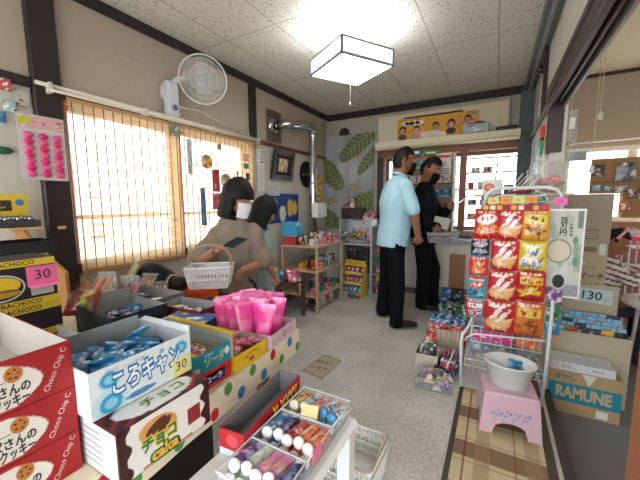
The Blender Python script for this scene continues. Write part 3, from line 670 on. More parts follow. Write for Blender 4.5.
for k in range(9):
    inst('cookie_packet', ckm, (-.92+rnd.uniform(-.09, .09), .02+rnd.uniform(-.14, .12), TZ+.215+.008*(k//5)), (-PI/2+rnd.uniform(-.3, .3), 0, rnd.uniform(0, 6)), 'wrapped biscuit lying in the open top red carton', 'biscuit packet', 'wrapped biscuits in the top red carton')
# --- brown pie box under the blue one
t = thing('pie_box', 'maroon chocolate pie carton with white cloud label under the white and blue box', 'box', (-.70, .40, TZ))
g = G(); g.box(-.10, .09, -.105, .115, 0, .115, c('3c1418'), 'gloss')
g.grid((.0905, -.105, 0.002), (0, 1, 0), (0, 0, 1), .22, .111, 150, 90, lambda u, v: (lambda d: c('e6e4e2') if d else c('3c1418'))(.07 < u < .90 + .03*math.sin(v*16) and u > .09+.03*math.sin(v*14)) if not inell(u, v, .38, .66, .19, .24, .4) else (c('5a2c18') if inell(u, v, .36, .7, .15, .08, .9) or inell(u, v, .44, .62, .05, .16, -.4) else c('d49a5c')))
g.text('チョコ', (.0915, -.02, .050), (0, 1, 0), (0, 0, 1), .034, c('e8d060'), bold=.13, maxw=.084); g.text('チョコ', (.0919, -.02, .050), (0, 1, 0), (0, 0, 1), .034, c('3f7a30'), bold=.05, maxw=.08); g.text('cake', (.0915, -.01, .018), (0, 1, 0), (0, 0, 1), .036, c('3f7a30'), bold=.14, maxw=.086); g.text('cake', (.0919, -.01, .018), (0, 1, 0), (0, 0, 1), .034, c('e0b040'), bold=.05, maxw=.082)
g.box(.0908, .0912, .05, .085, .03, .07, c('8a2a2a')); g.box(.0908, .0912, -.06, .06, .004, .008, c('c05a30'))
g.quad((-.10, -.1055, 0), (.085, -.1055, .004), (.085, -.1055, .108), (-.10, -.1055, .108), c('d8dade'))
for k in range(6): g.box(-.08, .03, -.1062, -.1056, .02+k*.014, .022+k*.014, c('9aa0aa'))
g.grid((-.10, -.105, .1153), (1, 0, 0), (0, 1, 0), .19, .22, 40, 40, lambda u, v: c('e6e4e2') if inell(u, v, .75, .5, .22, .42) else (c('8a2430') if int((u+v)*14) % 3 == 0 else c('3c1418')))
g.text('チョコ', (.05, .02, .116), (0, 1, 0), (-1, 0, 0), .036, c('5a8a3a'), bold=.03)
g.build('box', t)
# --- white and blue candy box, open, on top
BL = c('dfe9ee')
t = thing('candy_box', 'open white carton printed with light blue bubbles and a yellow 30 price card', 'box', (-.78, .385, TZ+.1185))
g = G(); g.carton(-.115, .10, -.098, .137, 0, .10, BL, c('a3a9ac'))
def kb(u, v):
    for x, y, r_ in ((.16, .72, .10), (.16, .2, .12), (.88, .72, .09), (.66, .85, .03)):
        d = math.hypot((u-x), (v-y)*.47)
        if d < r_*.45: return c('8ccbe6')
        if d < r_*.8: return c('3f9fd0')
        if d < r_*1.0: return c('b8dcec')
    if d < 0: pass
    for x, y, r_ in ((.16, .2, .12),):
        dd = math.hypot(u-x, (v-y)*.47)
        if dd < .16 and int(math.atan2((v-y)*.47, u-x)*9) % 2: return c('a8d8ec')
    if inell(u, v, .42, .12, .16, .07): return c('4a8cc0')
    return BL
g.grid((.1006, -.098, .001), (0, 1, 0), (0, 0, 1), .235, .098, 110, 50, kb)
g.text('ころキャン', (.1014, .022, .054), (0, 1, 0), (0, 0, 1), .056, c('2a74b0'), bold=.10, maxw=.165); g.text('ころキャン', (.1018, .022, .054), (0, 1, 0), (0, 0, 1), .055, c('eef8fc'), bold=.02, maxw=.16)
g.text('ソーダ味', (.1014, -.01, .086), (0, 1, 0), (0, 0, 1), .013, c('5a9ac8')); g.text('コリス', (.1014, -.055, .090), (0, 1, 0), (0, 0, 1), .009, c('4a5a80'))
g.grid((.10, -.0985, .001), (-1, 0, 0), (0, 0, 1), .215, .098, 30, 20, lambda u, v: c('5cc4e6') if .55 < math.hypot((u-.5), (v-.55)*.5)/.25 < 1 else BL)
g.build('box', t)
g = G(); g.box(-.115, -.112, -.095, .13, .10, .112, c('a3a9ac'), 'matte'); g.add([(-.111, .134, .10), (.10, .134, .10), (.10, .136, .118), (-.1, .142, .108), (-.111, .137, .10), (.10, .137, .10), (.10, .139, .118), (-.1, .145, .108)], [(3,2,1,0), (4,5,6,7), (0,1,5,4), (1,2,6,5), (2,3,7,6), (3,0,4,7)], c('c2c8ca')); g.build('lid_flap', t)
g = G(); g.box(0, .0015, -.024, .024, 0, .045, c('e8e49a')); g.text('30', (.002, 0, .025), (0, 1, 0), (0, 0, 1), .034, c('3a3a36')); tag(g.build('price_card', loc=(-.6782, .490, .770), rot=(0, 0, 0)), 'yellow price card reading 30 on the white and blue candy box', 'price card')
bpm = [pillow_mesh('candy_packet', .05, .035, .016, blobs(s_, c('2c86c0'), [c('1d5a9a'), c('7cc8e8'), c('e8f4fa'), c('3aa0d8')], 9, .06, .2), nu=8, nv=6) for s_ in (41, 42, 43)]
rnd = random.Random(11)
for k in range(70):
    L_ = k//24
    inst('candy_packet', bpm[k % 3], (-.787+rnd.uniform(-.076, .072), .405+rnd.uniform(-.088, .084), TZ+.142+.015*L_+rnd.uniform(0, .012)+.018), (-PI/2+rnd.uniform(-.6, .6), rnd.uniform(-.3, .3), rnd.uniform(0, 6)), 'blue wrapped soda candy heaped in the white and blue carton', 'candy packet', 'blue candies in the white and blue carton')
# --- cola and soda boxes
t = thing('cola_box', 'closed red cola candy box under the teal soda box, on the dotted cloth', 'box', (-.82, .615, TZ))
g = G(); g.box(-.12, .10, -.13, .085, 0, .058, c('c8302c')); g.box(.1005, .101, -.03, .06, .012, .046, c('22306a')); g.text('コーラ', (.1016, .015, .027), (0, 1, 0), (0, 0, 1), .022, WHITE, bold=.03); g.grid((.101, -.02, .036), (0, 1, 0), (0, 0, 1), .07, .012, 14, 4, lambda u, v: c('e0a83a') if v < .9*math.sin(u*PI) else c('c8302c')); g.build('box', t)
t = thing('soda_box', 'open teal soda candy box with a raised yellow-edged lid', 'box', (-.82, .615, TZ+.0585))
TE = c('1d8fa6')
g = G(); g.carton(-.2, .10, -.13, .085, 0, .058, TE, c('a4aaa8')); g.text('ソーダ', (.1015, .02, .026), (0, 1, 0), (0, 0, 1), .034, c('d8c858'), bold=.02, maxw=.08); g.text('チロル', (.1012, -.0, .048), (0, 1, 0), (0, 0, 1), .011, WHITE)
g.disc((.1012, .07, .035), (0, 1, 0), (0, 0, 1), .01, .013, c('d8e8e0')); g.disc((.1012, -.05, .015), (0, 1, 0), (0, 0, 1), .016, .01, c('d8d0c0')); g.build('box', t)
g = G(); g.box(-.2, .104, .086, .091, 0, .082, c('a4aaa8'), 'matte'); g.box(-.205, .106, .085, .096, .078, .086, c('dcb82c')); g.box(-.2, .104, .091, .094, 0, .08, c('dcb82c')); g.build('lid_flap', t)
rcm = pillow_mesh('chocolate_bar', .03, .07, .014, bands([c('d8b83a'), c('a82030'), c('2a1a1c'), c('a82030'), c('d8b83a')], [.12, .35, .5, .85, 1.1], lambda u, v: WHITE if inell(u, v, .5, .6, .3, .12) else None), nu=6, nv=10)
rnd = random.Random(3)
for k in range(16):
    inst('chocolate_bar', rcm, (-.78-.034*(k % 8), .57+.075*(k//8)-.04, TZ+.0585+.028), (-PI/2+rnd.uniform(-.1, .15), 0, rnd.uniform(-.25, .25)), 'red and yellow wrapped chocolate bar inside the open teal box', 'chocolate bar', 'chocolate bars in the teal soda box')
# --- yellow box beyond and the pink-white box with pink bags
t = thing('yellow_box', 'low yellow open candy box between the teal box and the pink bags', 'box', (-.80, .79, TZ))
YB = c('e3bc2a'); g = G(); g.carton(-.12, .085, -.075, .085, 0, .055, YB, c('b8b4a4')); g.box(.0855, .086, -.01, .015, .012, .026, c('c04a3a')); g.tube([(.086, -.03, .03), (.086, .0, .042), (.086, .03, .04), (.086, .05, .03)], .0012, c('3a3020'), n=4); g.build('box', t)
pkm = [pillow_mesh('candy_packet', .055, .04, .016, blobs(s_, c('c85a78'), [c('e8b0c0'), c('8a2a48'), c('f0e0e4')], 9, .06, .2), nu=8, nv=6) for s_ in (51, 52)]
for k in range(14): inst('candy_packet', pkm[k % 2], (-.82+rnd.uniform(-.075, .065), .795+rnd.uniform(-.05, .05), TZ+.025+.012*(k//7)+.012), (-PI/2+rnd.uniform(-.5, .5), 0, rnd.uniform(0, 6)), 'crumpled pink candy packet inside the low yellow box', 'candy packet', 'pink candies in the yellow box')
t = thing('pink_box', 'low white and pink open carton that holds the tall pink paper bags', 'box', (-.85, .99, TZ), math.radians(6))
g = G(); g.carton(-.13, .125, -.10, .10, 0, .052, c('d8c2cc'), c('c8a8b4')); g.tube([(.1265, -.0+.012*math.cos(2*PI*k/12), .026+.012*math.sin(2*PI*k/12)) for k in range(13)], .0015, c('c03040'), n=4, cap=False); g.text('三幸', (.1265, .05, .03), (0, 1, 0), (0, 0, 1), .014, c('6a4a5a')); g.box(.1255, .126, -.09, -.03, .02, .022, c('a8607a')); g.build('box', t)
PKc = c('e8409a')
def pinkbag(u, v):
    if v > .93: return c('f07ab8')
    if abs(u-.5) < .1 and abs(v-.9) < .015: return c('c02a70')
    if .3 < v < .55 and abs(u-.5) < .32: return c('ee74b4')
    return PKc
pbm = pillow_mesh('pink_bag', .066, .16, .010, pinkbag, nu=10, nv=16)
for v_ in pbm.vertices: v_.co.x *= .74+.36*v_.co.z/.16
rnd = random.Random(5)
pos = [(-.955, .905, 0), (-.895, .898, 0), (-.835, .90, 0), (-.775, .915, 0)] + [(-.95+.036*k, .955, 1) for k in range(5)] + [(-.95+.04*k, 1.01, 2) for k in range(5)] + [(-.94+.04*k, 1.05, 3) for k in range(4)]
BG = ['front row', 'second row', 'third row', 'back row']; CN = ['leftmost', 'second from left', 'middle', 'fourth from left', 'rightmost']
cnt = [0]*4
for x, y, r_ in pos:
    q = cnt[r_]; cnt[r_] += 1; n_row = (4, 5, 5, 4)[r_]
    nmz = ('rightmost' if q == n_row-1 else CN[q]) if q != 2 or n_row == 5 else 'third from left'
    inst('pink_bag', pbm, (x, y, TZ+.006), (rnd.uniform(-.28, .0), (x+.87)*.9+rnd.uniform(-.10, .10), rnd.uniform(-.3, .3)+.75), 'tall pink paper bag, %s in the %s of the pink carton' % (nmz, BG[r_]), 'candy bag', 'pink paper bags in the pink and white carton')
# --- small boxes between
t = thing('orange_box', 'small orange candy box under the blue one, left of the pink bags', 'box', (-1.08, .84, TZ), .25)
g = G(); g.box(-.10, .10, -.055, .055, 0, .045, c('c8642a')); g.grid((-.10, -.0556, 0), (1, 0, 0), (0, 0, 1), .2, .044, 26, 8, blobs(61, c('d0702e'), [c('2a3a5a'), c('e8c060'), c('e8e0d0')], 7)); g.build('box', t)
t = thing('blue_box', 'small blue and white candy box on top of the orange box', 'box', (-1.08, .84, TZ+.046), .25)
g = G(); g.box(-.10, .10, -.055, .055, 0, .04, c('28509a')); g.grid((-.10, -.0556, 0), (1, 0, 0), (0, 0, 1), .2, .039, 26, 8, blobs(62, c('2a56a4'), [WHITE, c('e0c050'), c('c83a30')], 7)); g.grid((-.10, -.055, .0405), (1, 0, 0), (0, 1, 0), .2, .11, 20, 10, blobs(63, c('3a62aa'), [WHITE, c('e0c050'), c('7ab0e0')], 9)); g.build('box', t)
dkm = [pillow_mesh('snack_bag', .10, .09, .03, blobs(s_, c('2a1a1a'), [c('8a2a24'), c('c89a50'), c('4a2c24'), c('d8d0c0')], 9, .06, .2)) for s_ in (71, 72)]
for k, (x, y) in enumerate([(-1.17, 1.05), (-1.07, 1.06), (-.99, 1.07)]): inst('snack_bag', dkm[k % 2], (x, y, TZ+.01), (-.25, 0, .4), 'dark brown snack bag behind the small blue box, %s of three' % ['left', 'middle', 'right'][k], 'snack bag', 'dark snack bags behind the small boxes')
# --- grey-lined open cartons, left of centre
def tray_box(name, x, y, rz, w_, d_, h_, out, lab, inn=None, flap=None):
    t = thing(name, lab, 'box', (x, y, TZ), rz); g = G(); g.carton(-w_/2, w_/2, -d_/2, d_/2, 0, h_, c(out), inn or c('9fa3a2')); g.build('box', t)
    if flap:
        g = G(); g.box(-w_/2, -w_/2+.003, -d_/2, d_/2, h_, h_+flap, c('9fa3a2'), 'matte'); g.build('lid_flap', t)
    return t
b1 = tray_box('open_carton', -1.12, .385, .0, .40, .18, .14, '8d9192', 'wide grey open carton behind the white and blue candy box')
b2 = tray_box('open_carton', -1.36, .72, -.05, .30, .22, .13, '24303a', 'dark printed open carton with a grey inside, in front of the jelly bags', flap=.03)
b3 = tray_box('open_carton', -1.52, .93, .05, .34, .17, .11, '6c7274', 'grey open carton furthest back towards the window')
b4 = tray_box('open_carton', -1.20, .93, .1, .26, .14, .10, '7a1c24', 'dark red edged open carton left of the small blue and orange boxes')
mixm = [pillow_mesh('candy_packet', .07, .05, .02, blobs(s_, c(b_), [c(q) for q in p_], 9, .06, .22), nu=8, nv=8) for s_, b_, p_ in ((81, '3a5a7a', ['e8e8e8', '1a2a3a', '8ac0d8']), (82, 'c8c8c0', ['3a6a8a', 'd8a040', '1a1a20']), (83, '2a6aa0', ['e0e8f0', '102040', '40a0d0']), (84, 'b09a88', ['e8e0d8', '8a5a40', 'd8d0c8']))]
rnd = random.Random(9)
for bx, by, w_, d_, ms, nn, lab, grp in ((-1.12, .385, .34, .14, (3, 1), 10, 'pale wrapped sweet lying in the wide grey carton', 'pale sweets in the wide grey carton'), (-1.36, .72, .24, .16, (0, 2), 12, 'dark blue candy packet in the dark printed carton', 'dark blue packets in the dark printed carton'), (-1.52, .93, .28, .11, (1, 2), 10, 'pale and blue candy packet in the furthest grey carton', 'packets in the furthest grey carton'), (-1.20, .93, .2, .08, (0, 1), 8, 'blue and white packet in the dark red edged carton', 'packets in the dark red edged carton')):
    for k in range(nn): inst('candy_packet', mixm[ms[k % 2]], (bx+rnd.uniform(-.5, .5)*(w_-.06), by+rnd.uniform(-.5, .5)*(d_-.04), TZ+.03+.018*(k//5)+.02), (-PI/2+rnd.uniform(-.5, .5), 0, rnd.uniform(0, 6)), lab, 'candy packet', grp)
# --- pancake chocolate boxes with the pink 30 card
for k, (z, lab) in enumerate(((TZ+.116, 'black and yellow chocolate box directly under the one with the pink 30 card'), (TZ+.227, 'upper black and yellow chocolate box with a pancake picture and a pink 30 card'))):
    t = thing('chocolate_box', lab, 'box', (-1.36+.0*k, .40-.005*k, z), .03*(1-k))
    g = G(); g.box(-.10, .06, -.16, .09, 0, .11 if k == 0 else .15, c('26222a'), 'card'); hh = .11 if k == 0 else .15
    g.box(.0605, .061, -.16, .09, hh-.022, hh, c('d8c03a')); g.box(.0605, .061, -.16, .09, 0, .022, c('d8c03a'))
    g.text('DORACHOCO', (.0615, -.02, .011), (0, 1, 0), (0, 0, 1), .02, c('3a3020'), bold=.02); g.text('DORACHOCO', (.0615, -.03, hh-.011), (0, 1, 0), (0, 0, 1), .02, c('3a3020'), bold=.02)
    if k:
        g.disc((.0612, -.05, .068), (0, 1, 0), (0, 0, 1), .058, .042, c('c8c8c4'), n=28); g.disc((.0616, -.05, .068), (0, 1, 0), (0, 0, 1), .053, .037, c('26222a'), n=28)
        g.disc((.062, -.05, .076), (0, 1, 0), (0, 0, 1), .047, .026, c('dcbc30'), n=28); g.disc((.0622, -.05, .052), (0, 1, 0), (0, 0, 1), .044, .014, c('b8902a'), n=28); g.box(.0622, .0626, -.09, -.01, .056, .06, c('3a2418'))
        g.box(.0612, .0616, .02, .08, .03, .052, c('b8b8bc'))
    g.build('box', t)
g = G(); g.box(0, .002, -.04, .04, 0, .062, c('ec6ea0')); g.add([(0, -.04, 0), (0, .04, 0), (.02, .042, -.006), (.02, -.038, -.006)], [(0,1,2,3)], c('f08ab4')); g.text('30', (.0026, 0, .032), (0, 1, 0), (0, 0, 1), .045, c('3a2a34')); tag(g.build('price_card', loc=(-1.297, .447, TZ+.290)), 'pink price card reading 30 standing on the black and yellow chocolate box', 'price card')
g = G(); g.box(-.12, .10, -.16, .13, 0, .115, c('5f6264')); tag(g.build('grey_carton', loc=(-1.40, .36, TZ)), 'plain grey carton that carries the black and yellow chocolate boxes', 'carton')
# --- clear bags with jelly sticks along the window
def jelly_bag(x, y, z, rx, rz, tint, fruit, lab, s_=1.):
    t = thing('jelly_bag', lab, 'jelly bag', (x, y, z), 0, 'clear bags of jelly sticks along the window', rot=(rx, 0, rz))
    g = G(); me_f = lambda u, v: c(tint)
    bul = lambda u, v: .02*math.sin(PI*u)*min(1, 6*min(v, 1-v)) + .003*noise.noise(V((u*8, v*8, x*9)))
    g.grid((-.05, -.006, 0), (1, 0, 0), (0, 0, 1), .1, .16*s_, 10, 12, me_f, 'clear', bul); g.grid((.05, .006, 0), (-1, 0, 0), (0, 0, 1), .1, .16*s_, 10, 12, me_f, 'clear', bul); g.build('clear_wrapper', t)
    rd = random.Random(int(x*1000+y*77))
    for k in range(4):
        g = G(); X = -.034+.022*k; z0 = rd.uniform(.015, .03); g.tube([(X, 0, z0), (X, 0, z0+.02), (X+.004, 0, z0+.09*s_), (X+.004, 0, z0+.105*s_)], [.004, .009, .009, .003], c(fruit[k % len(fruit)]), 'gloss', n=8); g.build('jelly_stick', t)
    g = G(); g.box(-.048, .048, -.009, -.007, .140*s_, .155*s_, mixc(c(fruit[0]), c('f0ece8'), .75), 'clear'); g.build('header_strip', t)
jl = [(-1.62, .70, 'orange', ['d8642a', 'e08a3a']), (-1.78, .80, 'dark orange', ['b84a2a', 'e89a50']), (-1.66, .90, 'pink', ['d87aa0', 'e8b0c8']), (-1.86, .92, 'white', ['d8d0c0', 'b8a890']), (-1.74, 1.02, 'amber', ['c8843a', 'a8602a']), (-1.90, 1.05, 'yellow', ['d8c050', 'a8b060']), (-1.60, 1.06, 'brown', ['8a4a2a', 'c88a50']), (-1.56, .80, 'purple', ['6a3a5a', '9a3a48']), (-1.95, .80, 'red', ['b83a34', 'e0a070'])]
for k, (x, y, nm, fr) in enumerate(jl): jelly_bag(x, y, TZ+.02 + .05*(k % 2), -1.15+.35*(k % 3), 1.1-.7*(k % 3), 'eef0ee', fr, 'clear bag of %s jelly sticks leaning by the window' % nm, 1.05)
jb = pillow_mesh('candy_bag', .13, .11, .05, blobs(91, c('8a1c2c'), [c('c83a44'), c('6a1020'), c('d8c84a'), c('5a9a5a')], 10, .06, .16)); inst('candy_bag', jb, (-1.50, .62, TZ+.09), (-.6, 0, .6), 'dark red candy bag with yellow and green dots beside the pancake box', 'candy bag')
# ================================================================ the white table in front with its bins
t = thing('side_table', 'low white plastic table in the foreground carrying the clear bins', 'table', (-.52, .45, 0))
g = G(); g.box(-.10, .185, -.03, .395, .52, .545, c('e4e9e8'), 'plastic', .012); g.build('tabletop', t)
for x, y in ((-.09, .005), (.155, .005), (.155, .36), (-.09, .36)):
    g = G(); g.add([(x-.022, y-.022, .52), (x+.022, y-.022, .52), (x+.022, y+.022, .52), (x-.022, y+.022, .52), (x-.014, y-.014, 0), (x+.014, y-.014, 0), (x+.014, y+.014, 0), (x-.014, y+.014, 0)], [(3,2,1,0), (4,5,6,7), (0,1,5,4), (1,2,6,5), (2,3,7,6), (3,0,4,7)], c('dfe5e5'), 'plastic'); g.build('leg', t)
g = G(); g.box(-.08, .145, .01, .33, .16, .175, c('dfe5e5'), 'plastic', .004); g.build('lower_shelf', t)
WT = .546
g = G(); g.box(-.13, .02, -.17, .26, 0, .0015, c('d4e6de'))
for k in range(27): g.add([(.02, -.17+k*.0155, .001), (.034, -.1625+k*.0155, .001), (.02, -.155+k*.0155, .001)], [(0,1,2)], c('3f9a62')); 
for k in range(27): g.add([(.02, -.162+k*.0155, .0012), (.028, -.155+k*.0155, .0012), (.02, -.148+k*.0155, .0012)], [(0,1,2)], c('c8c850'))
tag(g.build('place_mat', loc=(-.41, .60, WT+.0005)), 'pale mat with a green zigzag edge under the clear bins', 'mat')
def tube_mesh(colr, cap, pal, seed, R_=.0158, L_=.098):
    g = G(); rd = random.Random(seed); fn = blobs(seed, c(colr), [c(q) for q in pal], 9, .08, .25)
    n = 16; prof = [(0, 0), (R_*.7, 0), (R_*.95, .003), (R_*.95, .012), (R_*.85, .014), (R_, .016), (R_, L_-.004), (R_*.8, L_), (0, L_)]
    g.lathe(prof[:5], c(cap), 'plastic', n)
    vs = []; cs = []
    m_ = 14
    for j in range(m_+1):
        for k in range(n): 
            a_ = 2*PI*k/n; vs.append((R_*math.cos(a_), R_*math.sin(a_), .014+(L_-.016)*j/m_)); cs.append(fn((k/n*2) % 1, j/m_))
    fs = []; cc = []
    for j in range(m_):
        for k in range(n):
            q = (k+1) % n; f = (j*n+k, j*n+q, (j+1)*n+q, (j+1)*n+k); fs.append(f); cc.append([cs[i] for i in f])
    g.add(vs, fs, cc, 'gloss', True); g.lathe([(R_, L_-.002), (R_*.8, L_), (0, L_)], c(colr), 'plastic', n); return g.mesh('candy_tube')
TM = {k: tube_mesh(*v) for k, v in dict(
    blue=('2a86c4', 'e8ecee', ['e8f0f4', '1a5a9a', '6ab8e0'], 1), purple=('5a3a86', 'e8e8ee', ['3a2060', 'c8b8e0'], 2), green=('c4d4c8', 'eef2ee', ['e8efe8', '9ab8a0'], 3),
    pink=('d887ac', 'f0ecee', ['e84a90', 'e8c060', 'f0d0e0'], 4), navy=('34386e', 'eceef4', ['e8e8f4', '8a90c0', '20244a'], 5), red=('c83a48', 'eeecec', ['f0d8d8', '8a1a2a'], 6),
    orange=('e8784a', 'f0eeec', ['f8d0b8', 'c84a28', 'f0a060'], 7), white=('d8dde2', 'e4e8ea', ['a8b4c8', 'f0f0f0', '6a88b0'], 8), stripe=('c8d4dc', '4a8ab8', ['3a6a9a', 'e86a50', 'f4f4f4'], 9), gold=('c8a03a', 'e8e0c8', ['a83a2a', 'f0e0a0'], 10), rose=('e8b0b8', 'f0eeee', ['c8404a', 'ffffff', '5a8ab0'], 12)).items()}
TL = dict(blue='blue and white', purple='dark purple', green='pale green and white', pink='pink', navy='navy and white', red='red and white', orange='orange', white='white', stripe='blue-capped white', gold='gold and red', rose='rose and white')
def bin_(y, ln, tubes, lab, where):
    t = thing('clear_bin', lab, 'bin', (-.443, y, WT+.002), 0, 'clear plastic bins of candy tubes')
    g = G(); w2 = .082; d2 = ln/2; hh = .047
    for a_ in ((-w2, w2, -d2, d2, 0, .002), (-w2, -w2+.002, -d2, d2, .002, hh), (w2-.002, w2, -d2, d2, .002, hh), (-w2+.002, w2-.002, -d2, -d2+.002, .002, hh), (-w2+.002, w2-.002, d2-.002, d2, .002, hh)): g.box(*a_, WHITE, 'clear')
    g.build('bin_wall', t)
    g = G(); g.tube([(-w2-.002, -d2-.002, hh), (w2+.002, -d2-.002, hh), (w2+.002, d2+.002, hh), (-w2-.002, d2+.002, hh), (-w2-.002, -d2-.002, hh)], .0028, c('d4dce0'), 'gloss', n=6, cap=False); g.build('bin_rim', t)
    seen = {}
    for i, (key, col_, lay) in enumerate(tubes):
        n_l = {0: 'bottom', 1: 'upper'}[lay]
        pos = ['far left', 'centre left', 'middle', 'centre right', 'far right'][col_]
        inst('candy_tube', TM[key], (-.443-.064+.0315*col_+(.0 if lay == 0 else .004), y-d2+.012+(.012+.008*(col_ % 2) if lay else 0), WT+.021+.029*lay), (-PI/2+(-.22 if lay else -.05), 0, (rnd.uniform(-.06, .06))), '%s candy tube, %s of the %s layer in the %s bin' % (TL[key], pos, n_l, where), 'candy tube', 'candy tubes in the %s bin' % where)
rnd = random.Random(2)
bin_(.515, .118, [('green', 0, 0), ('green', 1, 0), ('purple', 2, 0), ('navy', 3, 0), ('navy', 4, 0), ('purple', 0, 1), ('green', 1, 1), ('pink', 2, 1), ('pink', 3, 1), ('navy', 4, 1)], 'clear bin of pink, purple and navy candy tubes nearest the camera', 'nearest')
bin_(.640, .124, [('blue', 0, 0), ('blue', 1, 0), ('red', 2, 0), ('orange', 3, 0), ('orange', 4, 0), ('blue', 0, 1), ('navy', 1, 1), ('red', 2, 1), ('orange', 3, 1), ('orange', 4, 1)], 'clear bin of blue, red and orange candy tubes in the middle', 'middle')
bin_(.770, .124, [('gold', 0, 0), ('white', 1, 0), ('rose', 2, 0), ('stripe', 3, 0), ('white', 4, 0), ('gold', 0, 1), ('white', 1, 1), ('rose', 2, 1), ('stripe', 3, 1), ('stripe', 4, 1)], 'clear bin of pale candy tubes farthest from the camera', 'farthest')
g = G(); g.box(-.025, .025, 0, .0015, 0, .04, c('e0c890')); tag(g.build('price_card', loc=(-.435, .707, WT+.042), rot=(-.5, 0, .2)), 'blank tan price card leaning between the middle and farthest clear bins', 'price card')
g = G(); g.box(0, .0015, -.02, .02, 0, .035, c('e07aa8')); tag(g.build('price_card', loc=(-.3585, .62, WT+.02)), 'pink price card clipped on the right side of the middle clear bin', 'price card')
# red long open box
t = thing('red_box', 'long empty red candy carton with a dark grey inside between cloth and bins', 'box', (-.580, .70, WT), math.radians(5.5))
g = G(); g.carton(-.042, .038, -.158, .150, 0, .072, c('b8242e'), c('83898c')); g.box(.0385, .039, -.158, .150, 0, .012, c('d8e0e8'))
for k, (a_, b_) in enumerate(((-.02, .0), (.02, .018), (.05, .02), (.075, .0), (.1, .02))): g.tube([(.0395, a_, .06), (.0395, a_+.01, .03), (.0395, a_+.02, .058)], .003, c('e0c040'), n=5)
g.box(.0385, .039, .045, .075, .05, .064, c('3a5ab0')); g.box(-.042, .038, -.1586, -.158, 0, .018, c('c8d4e4')); g.disc((-.0, -.1586, .045), (1, 0, 0), (0, 0, 1), .02, .018, c('c85058')); g.build('box', t)
# under-table things
t = thing('brown_box', 'small dark brown box with an orange label under the edge of the cloth-covered table', 'box', (-.70, .36, .0), 0)
g = G(); g.box(-.12, .10, -.12, .07, 0, .44, c('2c1c18')); g.box(.03, .11, -.05, .03, .4402, .442, c('b8862a')); g.text('20', (.07, -.01, .443), (1, 0, 0), (0, 1, 0), .04, c('3a2a1a')); g.build('box', t)
g = G(); g.box(-.3, .3, -.3, .3, 0, .36, c('231f20'), 'card', .004); tag(g.build('storage_carton', loc=(-1.35, .6, 0)), 'black storage carton standing in the shade under the window table', 'carton')
# white baskets on the floor
def basket(name, w_, d_, h_, colr, lab, loc, rz=0., taper=.85, handles=True, rows=3, group=None, hz=None):
    t = thing(name, lab, 'basket', loc, rz, group); g = G(); T_ = .0035
    def P(u, z): # perimeter point (u 0..4) at height z
        k = taper + (1-taper)*z/h_; x2, y2 = w_/2*k, d_/2*k; s_, f = int(u) % 4, u-int(u)
        return [(-x2+2*x2*f, -y2), (x2, -y2+2*y2*f), (x2-2*x2*f, y2), (-x2, y2-2*y2*f)][s_]
    def ring(z, rad):
        g.tube([(*P(u, z), z) for u in (0, 1, 2, 3, 4)], rad, c(colr), 'plastic', n=6, cap=False)
    x2, y2 = w_/2*taper, d_/2*taper
    g.box(-x2, x2, -y2, y2, 0, .004, c(colr), 'plastic')
    for z in [h_*(.12+.88*k/(rows+.0)) for k in range(rows+1)][:-1]:
        q = 4
        for s_ in range(4):
            a_, b_ = P(s_+.001, z), P(s_+.999, z); a2_, b2 = P(s_+.001, z+.011), P(s_+.999, z+.011)
            g.add([(a_[0], a_[1], z), (b_[0], b_[1], z), (b2[0], b2[1], z+.011), (a2_[0], a2_[1], z+.011), (a_[0]*.975, a_[1]*.975, z), (b_[0]*.975, b_[1]*.975, z), (b2[0]*.975, b2[1]*.975, z+.011), (a2_[0]*.975, a2_[1]*.975, z+.011)], [(0,1,2,3), (7,6,5,4), (3,2,6,7), (1,0,4,5)], c(colr), 'plastic')
    for s_ in range(4):
        n = int((w_ if s_ % 2 == 0 else d_)/.02)
        for k in range(n+1):
            u = s_+min(.999, k/n); a_ = P(u, 0); b_ = P(u, h_); g.tube([(a_[0], a_[1], 0), (b_[0], b_[1], h_)], .0034, c(colr), 'plastic', n=4, cap=False)
    for z0 in (0, h_-.03):
        for s_ in range(4):
            a_, b_ = P(s_+.001, z0), P(s_+.999, z0); a2_, b2 = P(s_+.001, z0+.03), P(s_+.999, z0+.03)
            g.add([(a_[0], a_[1], z0), (b_[0], b_[1], z0), (b2[0], b2[1], z0+.03), (a2_[0], a2_[1], z0+.03)], [(0,1,2,3), (3,2,1,0)], c(colr), 'plastic')
    ring(h_, .006); g.build('basket_body', t)
    if handles:
        for s_ in (-1, 1):
            g = G(); Hh = hz or h_*.9; y_ = s_*.02
            pts = [(-w_/2*.98, y_, h_)]
            for k in range(1, 12): a_ = PI*k/12; pts.append((-w_/2*.98*math.cos(a_), y_+s_*.02*math.sin(a_) if not hz else y_, h_+Hh*math.sin(a_)**.6))
            pts.append((w_/2*.98, y_, h_)); g.tube(pts, .0045, c('a88a70'), 'plastic', n=6)
            g.build('handle', t)
    return t
b_ = basket('shopping_basket', .19, .24, .12, 'dfe3e0', 'white plastic basket on the floor beside the white table, lower of two', (-.462, 1.15, 0), 0, handles=False)
b_ = basket('shopping_basket', .185, .235, .12, 'e8eae6', 'white plastic basket with tan handles nested on the lower basket beside the white table', (-.462, 1.15, .055), 0, handles=False)
for s_ in (1,):
    g = G(); pts = [(.115, -.14, .13), (.125, -.14, .145)]
    g.tube([(-.093, -.10, .122), (-.08, -.122, .128), (.08, -.122, .128), (.097, -.10, .128), (.099, .10, .128), (.09, .12, .122)], .005, c('b09a80'), 'plastic', n=6); g.build('handle', b_)
